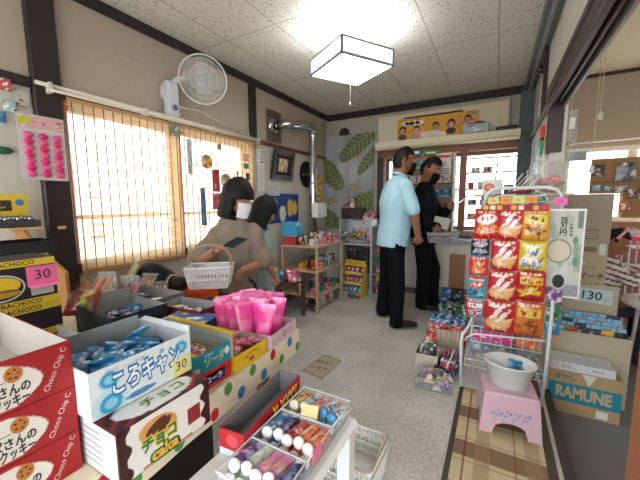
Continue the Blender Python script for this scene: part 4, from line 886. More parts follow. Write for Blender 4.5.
# ================================================================ wooden rack with toys
t = thing('wooden_rack', 'open pale wooden three-tier rack filled with toys along the left wall', 'rack', (-1.83, 3.19, 0))
WD = c('c8a888')
for z in (.19, .465, .735):
    g = G(); g.box(-.27, .20, -.32, .34, z-.018, z, WD, 'wood', .003); g.build('shelf', t)
for x, y in ((-.255, -.31), (.185, -.30), (.185, .31), (-.255, .24)):
    g = G(); g.box(x-.013, x+.013, y-.018, y+.018, 0, .735 - .019, WD, 'wood', .002); g.build('post', t)
rnd = random.Random(77)
PALS = [('d86a8a', ['f0d0d8', 'a83050', 'ffffff'], 'pink'), ('3a8ac0', ['d8e8f0', '1a4a80', '7ac0e0'], 'blue'), ('c83a30', ['f0d0a0', '7a1a1a', 'e8e0d0'], 'red'), ('d8d4cc', ['c84a60', '6aa0c0', 'a8a8a0'], 'white'), ('3a8a6a', ['d8e050', '1a4a3a', 'e0f0e0'], 'green'), ('d8a83a', ['a83a20', 'f8e8b0', '5a3a1a'], 'yellow'), ('4a4648', ['c8c0b8', '7a2a3a', '2a2a30'], 'black'), ('7a4a90', ['d0b0e0', '3a1a50', 'f0e0f0'], 'purple')]
PKM = []
for i, (b0, pl_, nm) in enumerate(PALS):
    fn = blobs(200+i, c(b0), [c(q) for q in pl_], 10, .06, .22)
    g = G(); g.box(-.035, .035, -.025, .025, 0, .06, c(b0)); g.grid((-.035, -.0255, 0), (1, 0, 0), (0, 0, 1), .07, .06, 10, 9, fn); g.grid((.0355, -.025, 0), (0, 1, 0), (0, 0, 1), .05, .06, 8, 9, fn); g.grid((-.035, -.025, .0605), (1, 0, 0), (0, 1, 0), .07, .05, 10, 8, fn)
    PKM.append((nm, pillow_mesh('toy_packet', .075, .085, .03, fn, nu=8, nv=9), g.mesh('toy_box')))
ordn = ['nearest', 'second from near end', 'third from near end', 'fourth from near end', 'fifth from near end', 'sixth from near end', 'seventh from near end', 'farthest']
def shelf_items(x0, x1, y0, y1, z, seq, place, depth_rows=2, sc=(1.1, 1.5), rzb=PI/2):
    n = len(seq)
    for r_ in range(depth_rows):
        for k, q in enumerate(seq):
            nm, pm, bm_ = PKM[(q+3*r_) % 8]; fy = (k+.5)/n; y = y0+(y1-y0)*fy+rnd.uniform(-.008, .008); x = x1-(x1-x0)*(r_+.5)/depth_rows
            isb = (k+r_+q) % 3 == 0; s_ = rnd.uniform(*sc)
            inst('toy_box' if isb else 'toy_packet', bm_ if isb else pm, (x, y, z+.001), (0 if isb else -.15, 0, rzb+rnd.uniform(-.25, .25)), '%s %s, %s, %s row %s' % (nm, 'toy box' if isb else 'toy packet', ordn[k if k < n-1 else 7], ('front', 'back')[r_], place), 'toy packet', 'toys %s' % place, (s_, s_, s_))
shelf_items(-1.95, -1.65, 2.92, 3.48, .735, [3, 0, 3, 0, 2, 3, 0], 'on the rack top board')
shelf_items(-1.95, -1.65, 2.92, 3.46, .465, [2, 2, 3, 1, 3, 6], 'on the rack middle board')
shelf_items(-1.95, -1.65, 2.92, 3.46, .19, [0, 1, 4, 0, 7, 4], 'on the rack low board')
shelf_items(-1.95, -1.65, 2.92, 3.46, 0, [6, 3, 3, 2, 3], 'under the wooden rack', 2)
shelf_items(-2.08, -1.80, 2.40, 2.72, .40, [6, 1, 2], 'on the dark brown stand', 2)
t = thing('brown_stand', 'dark brown low stand left of the wooden rack behind the girls', 'stand', (-1.93, 2.57, 0)); g = G(); g.box(-.2, .2, -.22, .22, .375, .4, c('5a3a2c'), 'wood', .003); g.build('shelf', t)
for x, y in ((-.18, -.2), (.18, -.2), (.18, .2), (-.18, .2)):
    g = G(); g.box(x-.015, x+.015, y-.015, y+.015, 0, .375, c('5a3a2c'), 'wood'); g.build('leg', t)
g = G(); g.box(-.10, .10, -.06, .06, 0, .16, c('3f9ccc')); g.grid((.1005, -.06, 0), (0, 1, 0), (0, 0, 1), .12, .16, 12, 16, blobs(300, c('3f9ccc'), [c('8ad0ec'), WHITE, c('1a5a9a')], 8)); tag(g.build('blue_bag', loc=(-2.0, 2.95, .831)), 'large light blue pack standing at the near end of the wooden rack', 'pack')
g = G(); g.box(-.08, .08, -.06, .06, 0, .095, c('b83a40')); tag(g.build('red_pack', loc=(-2.0, 2.95, .7355)), 'red pack under the large light blue one on the rack', 'pack')
inst('pink_packet', PKM[0][1], (-1.75, 2.62, .34+.06), (-.3, 0, 1.2), 'large pink packet hanging over the edge of the brown stand', 'packet', scale=(2, 2, 1.6))
# ================================================================ back wall: leaf curtain, white shelf, yellow display
LF = [(.70, .90, .36, .13, .62, 0), (.93, .74, .28, .08, .85, 0), (.13, .60, .30, .14, -.85, 0), (.80, .28, .36, .14, .35, 0), (.10, .10, .3, .13, -.6, 0)]
def curt(u, v):
    base = c('b4b6b8')
    vv = noise.noise(V((u*3, v*4, 1)))
    base = mixc(base, c('9a9c9e'), max(0, min(1, .5+vv)))
    for x, y, a_, b_, t_, q in LF:
        dx, dy = (u-x)*.76, (v-y)*1.28; e, f = dx*math.cos(t_)+dy*math.sin(t_), -dx*math.sin(t_)+dy*math.cos(t_)
        w_ = (1-(e/a_)**2)
        if w_ > 0 and abs(f) < b_*w_**.5*(.93+.07*math.sin(e*160)):
            if abs(f) < .006: return c('8f9a72')
            return mixc(c('5f6a4c'), c('8a9468'), .5+.5*math.sin(e*90+abs(f)*60))
    for x, y in ((.12, .66), (.62, .45), (.13, .3), (.68, .8)):
        dx, dy = (u-x)*.76, (v-y)*1.28; r_ = math.hypot(dx, dy)
        if r_ < .03+.03*abs(math.cos(2.5*math.atan2(dy, dx))): return c('9a9160') if r_ > .015 else c('c8bc78')
    return base
g = G(); g.grid((0, 0, 0), (1, 0, 0), (0, 0, 1), .74, 1.30, 110, 170, curt, 'cloth', lambda u, v: .012*math.sin(u*26)*(1-.5*v)+.012)
g.box(0, .74, .002, .008, 1.27, 1.3, c('b4b6b8'), 'cloth')
tag(g.build('leaf_curtain', loc=(-2.21, 4.14, .83)), 'grey curtain with big green palm leaves hanging in the back left corner', 'curtain')
g = G(); g.lathe([(0, .03), (.05, .028), (.075, .01), (.08, 0)], c('3c3836'), 'matte', n=20); tag(g.build('vent_cap', loc=(-1.93, 4.19, 2.17), rot=(PI/2, 0, 0)), 'dark round vent cap on the back wall above the leaf curtain', 'vent cap')
t = thing('white_shelf', 'white shelf unit against the back wall holding packets, left of the men', 'shelf', (-1.62, 3.99, 0))
WH = c('cdd3d6')
g = G(); g.box(-.24, -.225, -.10, .13, 0, .98, WH, 'plastic'); g.build('side_panel', t)
g = G(); g.box(.205, .225, -.10, .13, 0, .98, WH, 'plastic'); g.build('side_panel', t)
for z in (.66, .02):
    g = G(); g.box(-.225, .205, -.12, .13, z-.02, z, WH, 'plastic'); g.build('shelf', t)
g = G(); g.box(-.225, .205, .115, .13, .02, .98, c('b8bcc0'), 'plastic'); g.build('back_panel', t)
g = G(); g.box(-.13, .19, -.005, .01, 0, .34, c('c4cbd0'));
for x in (-.09, .0, .09): g.grid((x, -.006, .14+.02*math.sin(x*40)), (1, 0, 0), (0, 0, 1), .06, .07, 6, 7, blobs(int(x*100)+400, c('c89098'), [c('6a5a70'), c('e8e0e0')], 5))
g.box(.06, .09, -.007, -.0055, .26, .29, c('e86a9a')); g.box(-.1, .05, -.007, -.0055, .3, .315, c('8a8a92')); tag(g.build('header_board', loc=(-1.62, 3.99, .662)), 'pale printed header board standing on the white shelf behind the packets', 'header board')
rnd = random.Random(21)
hp = [pillow_mesh('snack_packet', .09, .07, .03, blobs(s_, c(b0), [c(q) for q in p_], 9, .06, .2), nu=8, nv=8) for s_, b0, p_ in ((501, '2a4a8a', ['d8b03a', 'e8e8e8', '2a7a5a']), (502, 'c8962a', ['2a3a7a', 'e8e0c8', '7a3a2a']), (503, '2a6a5a', ['d8c050', 'e0e0e0', '1a2a4a']), (504, 'c8a0b0', ['e8e8e8', 'a84a6a', '8a8aa0']))]
for k in range(22):
    q = k % 3 if k < 17 else 3; inst('snack_packet', hp[q], (-1.80+.018*k+rnd.uniform(-.02, .02), 3.90+rnd.uniform(-.02, .05), .665+(.035 if k % 2 else .07)*(1 if k < 17 else .5)+.01), (rnd.uniform(-.9, .3)-.3, rnd.uniform(-.3, .3), rnd.uniform(-.6, .6)), ('blue, yellow and green snack packet heaped on the white shelf' if q < 3 else 'pale pink snack packet at the right end of the white shelf'), 'snack packet', 'heaped snack packets on the white shelf' if q < 3 else 'pale pink packets on the white shelf')
# items on top of the shelf: dark box and santa toy
g = G(); g.box(-.15, .15, -.08, .08, 0, .14, c('3a2a26'), 'wood', .004); tag(g.build('dark_box', loc=(-1.70, 4.0+.01, .985)), 'dark brown wooden box behind the white shelf carrying the figurine', 'box')
t = thing('figurine', 'small white and red plush figurine with brown horns standing on the dark box', 'figurine', (-1.72, 4.0, 1.127))
g = G(); g.lathe([(0, 0), (.04, 0), (.045, .03), (.03, .07), (0, .08)], c('d8d0c4'), n=14); g.build('body', t)
g = G(); g.ell((0, 0, .1), (.03, .028, .03), c('c8b8a4')); g.ell((0, -.028, .095), (.008, .008, .008), c('b83030'), nu=8, nv=6); g.build('head', t)
for s_ in (-1, 1):
    g = G(); g.tube([(s_*.02, 0, .12), (s_*.05, 0, .14), (s_*.06, 0, .17)], [.007, .006, .003], c('8a6a44')); g.tube([(s_*.045, 0, .138), (s_*.03, 0, .165)], [.005, .003], c('8a6a44')); g.build('horn', t)
g = G(); g.lathe([(0, 0), (.022, 0), (.018, .02), (0, .06)], c('b83030'), n=12, o=(-.08, 0, .03)); g.ell((-.08, 0, .09), (.01, .01, .01), WHITE); g.ell((-.08, 0, .02), (.02, .018, .022), c('d8c0a8')); g.build('small_companion', t)
inst('plush_toy', PKM[0][1], (-1.53, 3.98, .985), (-.3, 0, 0), 'pink soft packet on top of the white shelf by the dark box', 'packet')
inst('plush_toy', PKM[2][1], (-1.44, 4.02, .985), (-.3, 0, .3), 'red and white packet at the right end on top of the white shelf', 'packet')
t = thing('yellow_display', 'yellow stepped cardboard display stand with three tiers of candy on the floor', 'display stand', (-1.57, 3.70, 0), math.radians(-6))
YD = c('d8b83a')
for s_ in (-1, 1):
    g = G(); x = s_*.15; g.add([(x-.004, -.10, 0), (x-.004, .08, 0), (x-.004, .08, .42), (x-.004, .04, .42), (x-.004, -.10, .04), (x+.004, -.10, 0), (x+.004, .08, 0), (x+.004, .08, .42), (x+.004, .04, .42), (x+.004, -.10, .04)], [(4,3,2,1,0), (5,6,7,8,9)] + [(i, (i+1) % 5, 5+(i+1) % 5, 5+i) for i in range(5)], YD); g.build('side_panel', t)
for k, (y, z) in enumerate(((-.06, .05), (-.02, .17), (.02, .29))):
    g = G(); g.box(-.146, .146, y-.05, y+.05, z, z+.006, YD); g.box(-.146, .146, y-.055, y-.05, z-.0, z+.03, c('e0c85a') if k else c('8a8a9a')); g.build('tier', t)
g = G(); g.box(-.146, .146, .05, .056, .38, .46, c('dcb83a')); g.text('ラッキー', (0, .0495, .42), (1, 0, 0), (0, 0, 1), .05, c('c85a2a'), bold=.03, maxw=.2); g.build('header_card', t)
cm = [pillow_mesh('candy_packet', .055, .075, .018, blobs(s_, c(b0), [c(q) for q in p_], 8, .08, .2), nu=6, nv=8) for s_, b0, p_ in ((511, 'b83a4a', ['e8e0e0', '6a2030']), (512, '8ab8d8', ['e8f0f4', '4a7aa8']), (513, 'a03a58', ['f0c8d0', 'e8e8e8']), (514, '6a6aa0', ['d8d8e8', '9ac0d8']))]
for k, (y, z) in enumerate(((3.64, .065), (3.68, .185), (3.72, .305))):
    for j in range(4): inst('candy_packet', cm[((0, 1), (0, 2), (3, 1))[2-k][j//2] if k < 2 else (0, 2, 2, 0)[j]], (-1.57-.10+.066*j+.0, y, z), (-.6, 0, -.1), 'candy packet, %s on the %s tier of the yellow display' % (['leftmost', 'second from left', 'third from left', 'rightmost'][j], ['bottom', 'middle', 'top'][k]), 'candy packet', 'packets on the yellow display')
t = thing('black_rack', 'black panel of dark packaged sweets behind the yellow display', 'hanging panel', (-1.58, 3.855, .28))
g = G(); g.box(-.15, .16, 0, .01, 0, .36, c('1f1d22')); g.build('backing', t)
for r_ in range(4):
    for q in range(2):
        g = G(); g.box(-.145+.15*q, -.005+.15*q, -.006, 0, .03+.083*r_, .10+.083*r_, c('3a3438')); g.grid((-.145+.15*q, -.0065, .03+.083*r_), (1, 0, 0), (0, 0, 1), .14, .07, 14, 7, blobs(520+r_*2+q, c('2c262c'), [c('8a7a80'), c('5a3a44'), c('b8b0b0')], 9, .03, .1)); g.build('packet', t)
g = G(); g.box(-.07, .05, -.05, .05, 0, .09, c('8a9494')); tag(g.build('grey_bag', loc=(-1.66, 3.59, 0), rot=(0, 0, .5)), 'grey soft bag on the floor at the far end of the wooden rack', 'bag')
for k, (z, q) in enumerate(((.02, 0), (.16, 5), (.28, 0), (.42, 4), (.55, 2), (.70, 2))):
    inst('hanging_packet', PKM[q][1], (-1.31, 3.93, z), (-.1, 0, 0), '%s packet right of the white shelf, %s from the floor' % (PKM[q][0], ['lowest', 'second', 'third', 'fourth', 'fifth', 'highest'][k]), 'packet', 'packets beside the white shelf')
t = thing('slim_shelf', 'slim grey shelf beside the white shelf, partly behind the man in blue', 'shelf', (-1.28, 4.06, 0)); 
for z in (.01, .15, .27, .41, .54, .69, .9):
    g = G(); g.box(-.10, .12, -.18, .08, z-.01, z, c('9a9ea2'), 'plastic'); g.build('shelf', t)
g = G(); g.box(.12, .13, -.18, .08, 0, .9, c('9a9ea2'), 'plastic'); g.build('side_panel', t)
# shelves in front of the back window
t = thing('window_shelf', 'cream shelf unit of small boxes and cups in front of the back window', 'shelf', (-.80, 4.03, .80))
g = G(); g.box(-.36, .36, .10, .115, 0, .95, c('b8a88c')); g.build('back_panel', t)
for z in (0, .16, .30, .46, .62, .80):
    g = G(); g.box(-.36, .36, -.1, .10, z, z+.015, c('d0c4a8'), 'wood'); g.build('shelf', t)
for x in (-.36, .345):
    g = G(); g.box(x, x+.015, -.1, .10, 0, .95, c('d8d0bc'), 'wood'); g.build('side_panel', t)
SH = [(.015, [2, 3, 2, 6, 2, 3, 2]), (.175, [5, 3, 2, 2, 3, 5, 3]), (.315, [2, 1, 1, 2, 1, 1, 2]), (.475, [1, 1, 3, 1, 3, 1, 1]), (.635, [3, 1, 3, 3, 3, 3, 3]), (.815, [1, 3, 4, 1, 4, 3, 4])]
g = G(); g.lathe([(0, 0), (.028, 0), (.034, .065), (.034, .07), (.03, .068), (.026, .01), (0, .01)], WHITE, n=14)
def cup_mesh(cl): 
    g = G(); g.lathe([(0, 0), (.028, 0), (.034, .072), (.031, .072), (.026, .01), (0, .01)], c(cl), n=14); return g.mesh('cup')
CUPM = {1: ('blue', cup_mesh('2f7cc0')), 2: ('red', cup_mesh('c0343c')), 3: ('white', cup_mesh('dcdcd8')), 4: ('green', cup_mesh('2fa070')), 5: ('tan', cup_mesh('c8a070')), 6: ('dark', cup_mesh('3a3a40'))}
for si, (z, sq) in enumerate(SH):
    for k, q in enumerate(sq):
        x = -1.09+.095*k+rnd.uniform(-.008, .008)
        if si in (2, 1): inst('cup', CUPM[q][1], (x, 3.98, .80+z), (0, 0, 0), '%s cup, %s on the %s board of the window shelf' % (CUPM[q][0], (['leftmost', 'second', 'third', 'fourth', 'fifth', 'sixth', 'rightmost'][k]), ['lowest', 'second', 'third', 'fourth', 'fifth', 'top'][si]), 'cup', 'cups on the window shelf')
        else: inst('small_box', PKM[q][2], (x, 3.98, .80+z+.001), (0, 0, rnd.uniform(-.2, .2)), '%s small box, %s on the %s board of the window shelf' % (PKM[q][0], (['leftmost', 'second', 'third', 'fourth', 'fifth', 'sixth', 'rightmost'][k]), ['lowest', 'second', 'third', 'fourth', 'fifth', 'top'][si]), 'box', 'small boxes on the window shelf', (1.1, 1, 1.2))
g = G(); g.box(0, .17, 0, .003, 0, .25, c('d8d8d4')); g.box(.01, .16, -.001, 0, .2, .235, c('c84a3a')); g.disc((.085, -.001, .13), (1, 0, 0), (0, 0, 1), .04, .04, c('b8b8b8'))
for k in range(4): g.box(.02, .15, -.001, 0, .02+k*.018, .028+k*.018, c('6a6a6a'))
tag(g.build('notice', loc=(-.64, 3.9, 1.50)), 'white notice with a red heading hanging on the right end of the window shelf', 'notice')
# glass shelves across the right pane
t = thing('glass_shelves', 'thin horizontal shelves across the right pane of the back window', 'shelf', (-.05, 4.06, .86))
for z in (.14, .30, .48, .66, .82):
    g = G(); g.box(-.27, .22, -.06, .05, z, z+.012, c('8d8478'), 'wood'); g.build('shelf', t)
for k, (x, z, q) in enumerate([(-.22, .492, 2), (-.12, .492, 3), (-.03, .492, 4), (.06, .492, 3)]): inst('cup', CUPM[q][1], (-.05+x, 4.05, .86+z), (0, 0, 0), '%s cup on the glass shelves, %s of four' % (CUPM[q][0], ['leftmost', 'second', 'third', 'rightmost'][k]), 'cup', 'cups on the glass shelves')
for k, (x, z, q) in enumerate([(-.2, .312, 6), (-.08, .312, 6), (.04, .312, 3), (-.2, .152, 2), (-.1, .152, 3), (0, .152, 0), (.1, .152, 2), (-.18, .672, 3), (-.06, .672, 6)]): inst('small_box', PKM[q][2], (-.05+x, 4.05, .86+z+.001), (0, 0, .2), '%s small box on the %s of the glass shelves, %s' % (PKM[q][0], {.312: 'second board', .152: 'lowest board', .672: 'fourth board'}[z], ['left', 'middle', 'right', 'leftmost', 'centre left', 'centre right', 'rightmost', 'left', 'right'][k]), 'box', 'small boxes on the glass shelves', (1.2, 1, .9))
# on the ledge
g = G(); g.box(-.12, .12, -.06, .06, 0, .085, c('a8b8b8')); g.grid((-.12, -.061, 0), (1, 0, 0), (0, 0, 1), .24, .085, 24, 9, blobs(540, c('a8b8b8'), [c('d8e0e0'), c('7a8a8a')], 8)); g.ell((0, 0, .085), (.1, .05, .04), c('8a3a48')); g.ell((-.03, -.01, .11), (.05, .03, .03), c('c8a8a8'))
tag(g.build('ledge_box', loc=(-.24, 3.985, 1.957)), 'pale blue box heaped with dark red things on the ledge above the window', 'box')
g = G(); g.box(-.10, .10, -.05, .05, 0, .05, c('2a2628'), 'gloss', .012); tag(g.build('black_case', loc=(.05, 4.06, 1.957-.0)), 'black low case on the right end of the ledge', 'case')
g = G(); g.box(-.09, .09, -.04, .04, 0, .06, c('3a7ab0')); g.box(-.088, .088, -.041, -.04, .02, .05, WHITE); tag(g.build('blue_pack', loc=(-.92, 3.96, 1.752)), 'blue and white pack on top of the window shelf', 'pack')
g = G(); g.box(-.09, .09, -.04, .04, 0, .045, c('3f9a5a')); g.box(-.05, .05, -.041, -.04, .01, .03, c('d8d8c8')); tag(g.build('green_pack', loc=(-.70, 3.96, 1.752)), 'green pack on top of the window shelf beside the blue one', 'pack')
# counter under window
t = thing('back_counter', 'cream cabinet with a grey worktop under the back window, behind the men', 'cabinet', (-.2, 3.98, 0))
g = G(); g.box(-.45, .44, -.05, .19, 0, .74, c('cfcdc0'), 'card'); g.build('body', t)
g = G(); g.box(-.47, .46, -.10, .2, .74, .77, c('9aa3a8'), 'plastic', .004); g.build('worktop', t)
g = G(); g.box(-.25, -.08, -.06, -.05, .10, .60, c('96603a'), 'wood'); g.build('panel_door', t)
# ================================================================ people
def remeshed(g, name, voxel, mat, colr, parent, smooth=4, wr=0., wsc=9.):
    me = g.mesh('tmp'); o = bpy.data.objects.new('tmp', me); COL.objects.link(o)
    m = o.modifiers.new('r', 'REMESH'); m.mode = 'VOXEL'; m.voxel_size = voxel; m.use_smooth_shade = True
    if smooth: sm = o.modifiers.new('s', 'SMOOTH'); sm.iterations = smooth; sm.factor = .5
    dg = bpy.context.evaluated_depsgraph_get(); ev = o.evaluated_get(dg); nm = bpy.data.meshes.new_from_object(ev)
    bpy.data.objects.remove(o); nm.name = name
    if wr:
        ns = [v.normal.copy() for v in nm.vertices]
        for v, n in zip(nm.vertices, ns):
            p = v.co; v.co = p + n * wr * (noise.noise(V((p.x*wsc, p.y*wsc, p.z*wsc*.55))) + .5*noise.noise(V((p.x*wsc*2.3+5, p.y*wsc*2.3, p.z*wsc*1.2))))
    nm.materials.clear(); nm.materials.append(MATS[mat])
    for p in nm.polygons: p.use_smooth = True; p.material_index = 0
    for a_ in list(nm.color_attributes): nm.color_attributes.remove(a_)
    ca = nm.color_attributes.new('Col', 'FLOAT_COLOR', 'POINT')
    if callable(colr):
        buf = []
        for v in nm.vertices: buf += [*colr(v.co), 1.]
    else: buf = [*colr, 1.] * len(nm.vertices)
    ca.data.foreach_set('color', buf)
    ob = bpy.data.objects.new(name, nm); COL.objects.link(ob); ob.parent = parent; return ob
def limb(g, pts, rs):
    """closed tapered limb through joints"""
    pts = [V(p) for p in pts]
    P = []; Rr = []
    for i in range(len(pts)-1):
        for k in range(5): t = k/5; P.append(pts[i].lerp(pts[i+1], t)); Rr.append(rs[i]*(1-t)+rs[i+1]*t)
    P.append(pts[-1]); Rr.append(rs[-1])
    g.tube(P, Rr, WHITE, n=14)
    for p, r_ in ((pts[0], rs[0]), (pts[-1], rs[-1])): g.ell(p, (r_*.98,)*3, WHITE)
    for i in range(1, len(pts)-1): g.ell(pts[i], (rs[i]*1.0,)*3, WHITE)
def loft(g, rings, n=24):
    """rings: (centre, half-width vector, half-depth vector)"""
    vs = []; R_ = []
    for i in range(len(rings)-1):
        for k in range(4):
            t = k/4; R_.append(tuple(V(rings[i][q]).lerp(V(rings[i+1][q]), t) for q in range(3)))
    R_.append(tuple(V(q) for q in rings[-1]))
    for ctr, a_, b_ in R_:
        for k in range(n):
            t = 2*PI*k/n; ct, st = math.cos(t), math.sin(t)
            vs.append(tuple(ctr + a_*(abs(ct)**.85*(1 if ct > 0 else -1)) + b_*(abs(st)**.85*(1 if st > 0 else -1))))
    m_ = len(R_); fs = [(j*n+k, j*n+(k+1) % n, (j+1)*n+(k+1) % n, (j+1)*n+k) for j in range(m_-1) for k in range(n)]
    fs += [tuple(range(n-1, -1, -1)), tuple((m_-1)*n+k for k in range(n))]
    g.add(vs, fs, WHITE, 'cloth', True)
def hand(g, wr_, dv, pn, curl, s_=1., thumb=1):
    """palm, four bent fingers of different length, thumb from the side of the palm"""
    wr_, dv, pn = V(wr_), V(dv).normalized(), V(pn).normalized(); pn = (pn - dv*pn.dot(dv)).normalized(); sd = dv.cross(pn)*thumb
    loft(g, [(wr_-dv*.01*s_, sd*.024*s_, pn*.019*s_), (wr_+dv*.03*s_, sd*.036*s_, pn*.016*s_), (wr_+dv*.075*s_, sd*.041*s_, pn*.014*s_), (wr_+dv*.092*s_, sd*.038*s_, pn*.011*s_)], 16)
    for k, (off, ln) in enumerate(((.031, .068), (.0105, .078), (-.0105, .072), (-.031, .056))):
        p = wr_ + dv*.085*s_ + sd*off*s_; P = [p - dv*.012*s_, p]; d_ = dv.copy(); a_ = curl*(1+.08*k)
        for seg in (.42, .32, .26):
            d_ = (d_*math.cos(a_) + pn*math.sin(a_)); q = pn*math.cos(a_) - (d_*0)
            d_.normalize(); p = p + d_*ln*seg*s_; P.append(p); 
        g.tube(P, [.0095*s_, .0095*s_, .009*s_, .0085*s_, .007*s_], WHITE, n=8); g.ell(P[-1], (.007*s_,)*3, WHITE, nu=8, nv=6)
    b0 = wr_ + dv*.022*s_ + sd*.022*s_; d1 = (dv*.7+sd*.7+pn*.25).normalized(); d2 = (dv*.95+sd*.15+pn*.5).normalized()
    g.tube([b0, b0+d1*.035*s_, b0+d1*.035*s_+d2*.03*s_, b0+d1*.035*s_+d2*.052*s_], [.014*s_, .012*s_, .0105*s_, .008*s_], WHITE, n=8); g.ell(b0+d1*.035*s_+d2*.052*s_, (.008*s_,)*3, WHITE, nu=8, nv=6)
def frame(fwd, upv):
    f = V(fwd).normalized(); r_ = f.cross(V(upv)).normalized(); u_ = r_.cross(f).normalized(); return r_, f, u_
def head_pt(r_, f, u_, x, y, z): return r_*x + f*y + u_*z
def head(g, ctr, fr, s_=1.):
    r_, f, u_ = fr; ctr = V(ctr); vs = []; nu, nv = 28, 22
    for j in range(nv+1):
        th = PI*j/nv
        for i in range(nu):
            ph = 2*PI*i/nu; x, y, z = math.sin(th)*math.cos(ph), math.sin(th)*math.sin(ph), -math.cos(th)
            k = 1. if z > 0 else 1 - .26*(-z)**1.4
            X, Y, Z = .076*x*k, (.094 if y < 0 else .090)*y*(1 if z > 0 or y < 0 else 1-.04*(-z)), .118*z
            if y < 0 and z < -.2: Y *= 1-.35*(-z-.2)
            if y > .6 and .0 < z < .22: Y -= .006*math.exp(-((abs(x)-.38)/.15)**2)   # eye hollows
            if y > .5 and .25 < z < .5: Y += .003
            vs.append(tuple(ctr + head_pt(r_, f, u_, X*s_, Y*s_, Z*s_)))
    g.add(vs, [(j*nu+i, j*nu+(i+1) % nu, (j+1)*nu+(i+1) % nu, (j+1)*nu+i) for j in range(nv) for i in range(nu)], WHITE, 'skin', True)
    P = lambda x, y, z: ctr + head_pt(r_, f, u_, x*s_, y*s_, z*s_)
    g.tube([P(0, .082, .022), P(0, .096, -.005), P(0, .106, -.024), P(0, .092, -.034)], [.007*s_, .010*s_, .013*s_, .009*s_], WHITE)
    g.tube([P(-.022, .084, -.056), P(0, .093, -.054), P(.022, .084, -.056)], [.004*s_, .007*s_, .004*s_], WHITE)
    g.tube([P(-.02, .080, -.066), P(0, .090, -.066), P(.02, .080, -.066)], [.004*s_, .008*s_, .004*s_], WHITE)
    for q in (-1, 1):
        g.tube([P(q*.072, -.008, .022), P(q*.084, -.018, .024), P(q*.086, -.018, .0), P(q*.077, -.006, -.026)], [.007*s_, .009*s_, .009*s_, .006*s_], WHITE)
def face(parent, ctr, fr, s_=1., brow=True):
    r_, f, u_ = fr; ctr = V(ctr); P = lambda x, y, z: tuple(ctr + head_pt(r_, f, u_, x*s_, y*s_, z*s_))
    for q in (-1, 1):
        g = G(); g.ell(P(q*.030, .080, .012), (.0085*s_,)*3, c('e8e4e0'), 'gloss', 10, 8); g.ell(P(q*.030, .0865, .012), (.0045*s_,)*3, c('1a1412'), 'gloss', 8, 6)
        g.tube([P(q*.018, .088, .018), P(q*.030, .0885, .021), P(q*.042, .081, .016)], .0018*s_, c('1a1412'), n=5); g.build('eye', parent)
        if brow:
            g = G(); g.tube([P(q*.014, .092, .034), P(q*.03, .091, .039), P(q*.047, .078, .034)], [.003*s_, .0035*s_, .002*s_], c('1c1614'), n=6); g.build('eyebrow', parent)
def hair(parent, ctr, fr, s_=1., style='short', colr=c('161315')):
    r_, f, u_ = fr; ctr = V(ctr); vs = []; nu, nv = 44, 34
    for j in range(nv+1):
        th = PI*j/nv
        for i in range(nu):
            ph = 2*PI*i/nu; x, y, z = math.sin(th)*math.cos(ph), math.sin(th)*math.sin(ph), -math.cos(th)
            rx, ry, rz = (.084, .102, .131) if style == 'short' else (.093, .106, .133)
            if style == 'short':
                facial = y > .15 and z < .50 - .0*abs(x)
                low = z < (-.66 if y < -.35 else -.15) or (abs(x) > .6 and z < .0 and y > -.30)
                k = 1.0
                if y < -.2: rz = .125
                if facial or low: k = .74
                elif z < -.1: k = .97
                X, Y, Z = rx*x*k, ry*y*k, rz*z*k
                if y < 0 and z < -.3: Y *= 1-.3*(-z-.3)
            elif style == 'long':
                facial = y > .45 and abs(x) < .62 and z < .02
                k = 1.06
                X, Y, Z = rx*x*k, ry*y*k, rz*z*k
                if z < 0:
                    hw = (1-z*z)**.5 if z > -1 else 0
                    sc = 1.13/max(.25, hw)*min(1, 1.0) if z > -.93 else 1.13/max(.25, hw)*max(0, (1+z)/.07)
                    X, Y = rx*x*sc, ry*y*sc*.98; Z = rz*z*1.0 - .012*(-z)
                    if y > 0: Y *= .55 if not facial else .5
                if facial: X, Y, Z = X*.72, Y*.62, Z*.8
            n_ = noise.noise(V((x*9, y*9, z*2.5)))*.004
            p = V((X, Y, Z)); p += p.normalized()*n_ if p.length else p
            vs.append(tuple(ctr + head_pt(r_, f, u_, p.x*s_, p.y*s_, p.z*s_)))
    g = G(); g.add(vs, [(j*nu+i, j*nu+(i+1) % nu, (j+1)*nu+(i+1) % nu, (j+1)*nu+i) for j in range(nv) for i in range(nu)], colr, 'hair', True)
    return g.build('hair', parent)
def mask(parent, ctr, fr, colr, s_=1.):
    r_, f, u_ = fr; ctr = V(ctr); P = lambda x, y, z: tuple(ctr + head_pt(r_, f, u_, x*s_, y*s_, z*s_)); g = G(); vs = []; nu, nv = 16, 10
    for sgn in (0, 1):
        for j in range(nv+1):
            for i in range(nu+1):
                a_ = -.9 + 1.8*i/nu; v_ = j/nv; z = -.105 + .092*v_ - (.012*math.cos(a_*1.2)*(1-v_))
                rad = .083*(1-.18*(1-v_)); bulge = .016*math.exp(-(a_/.5)**2)*(1-abs(v_-.6))
                vs.append(P(math.sin(a_)*rad*1.0, math.cos(a_)*(.098*(1-.10*(1-v_)))+bulge+(.002 if sgn else 0)+.003, z))
    fs = [(k, k+nu+1, k+nu+2, k+1) for j in range(nv) for i in range(nu) for k in [j*(nu+1)+i]]; o_ = (nu+1)*(nv+1)
    fs += [(o_+a, o_+d, o_+c_, o_+b) for a, b, c_, d in fs]
    g.add(vs, fs, colr, 'cloth', True)
    for q in (-1, 1): g.tube([P(q*.076, .035, -.02), P(q*.083, .0, .005), P(q*.086, -.022, .008), P(q*.082, -.01, -.03), P(q*.074, .03, -.075)], .0016*s_, colr, n=5, cap=False)
    g.build('face_mask', parent)
def sub(base, p): return V(p) - V(base)
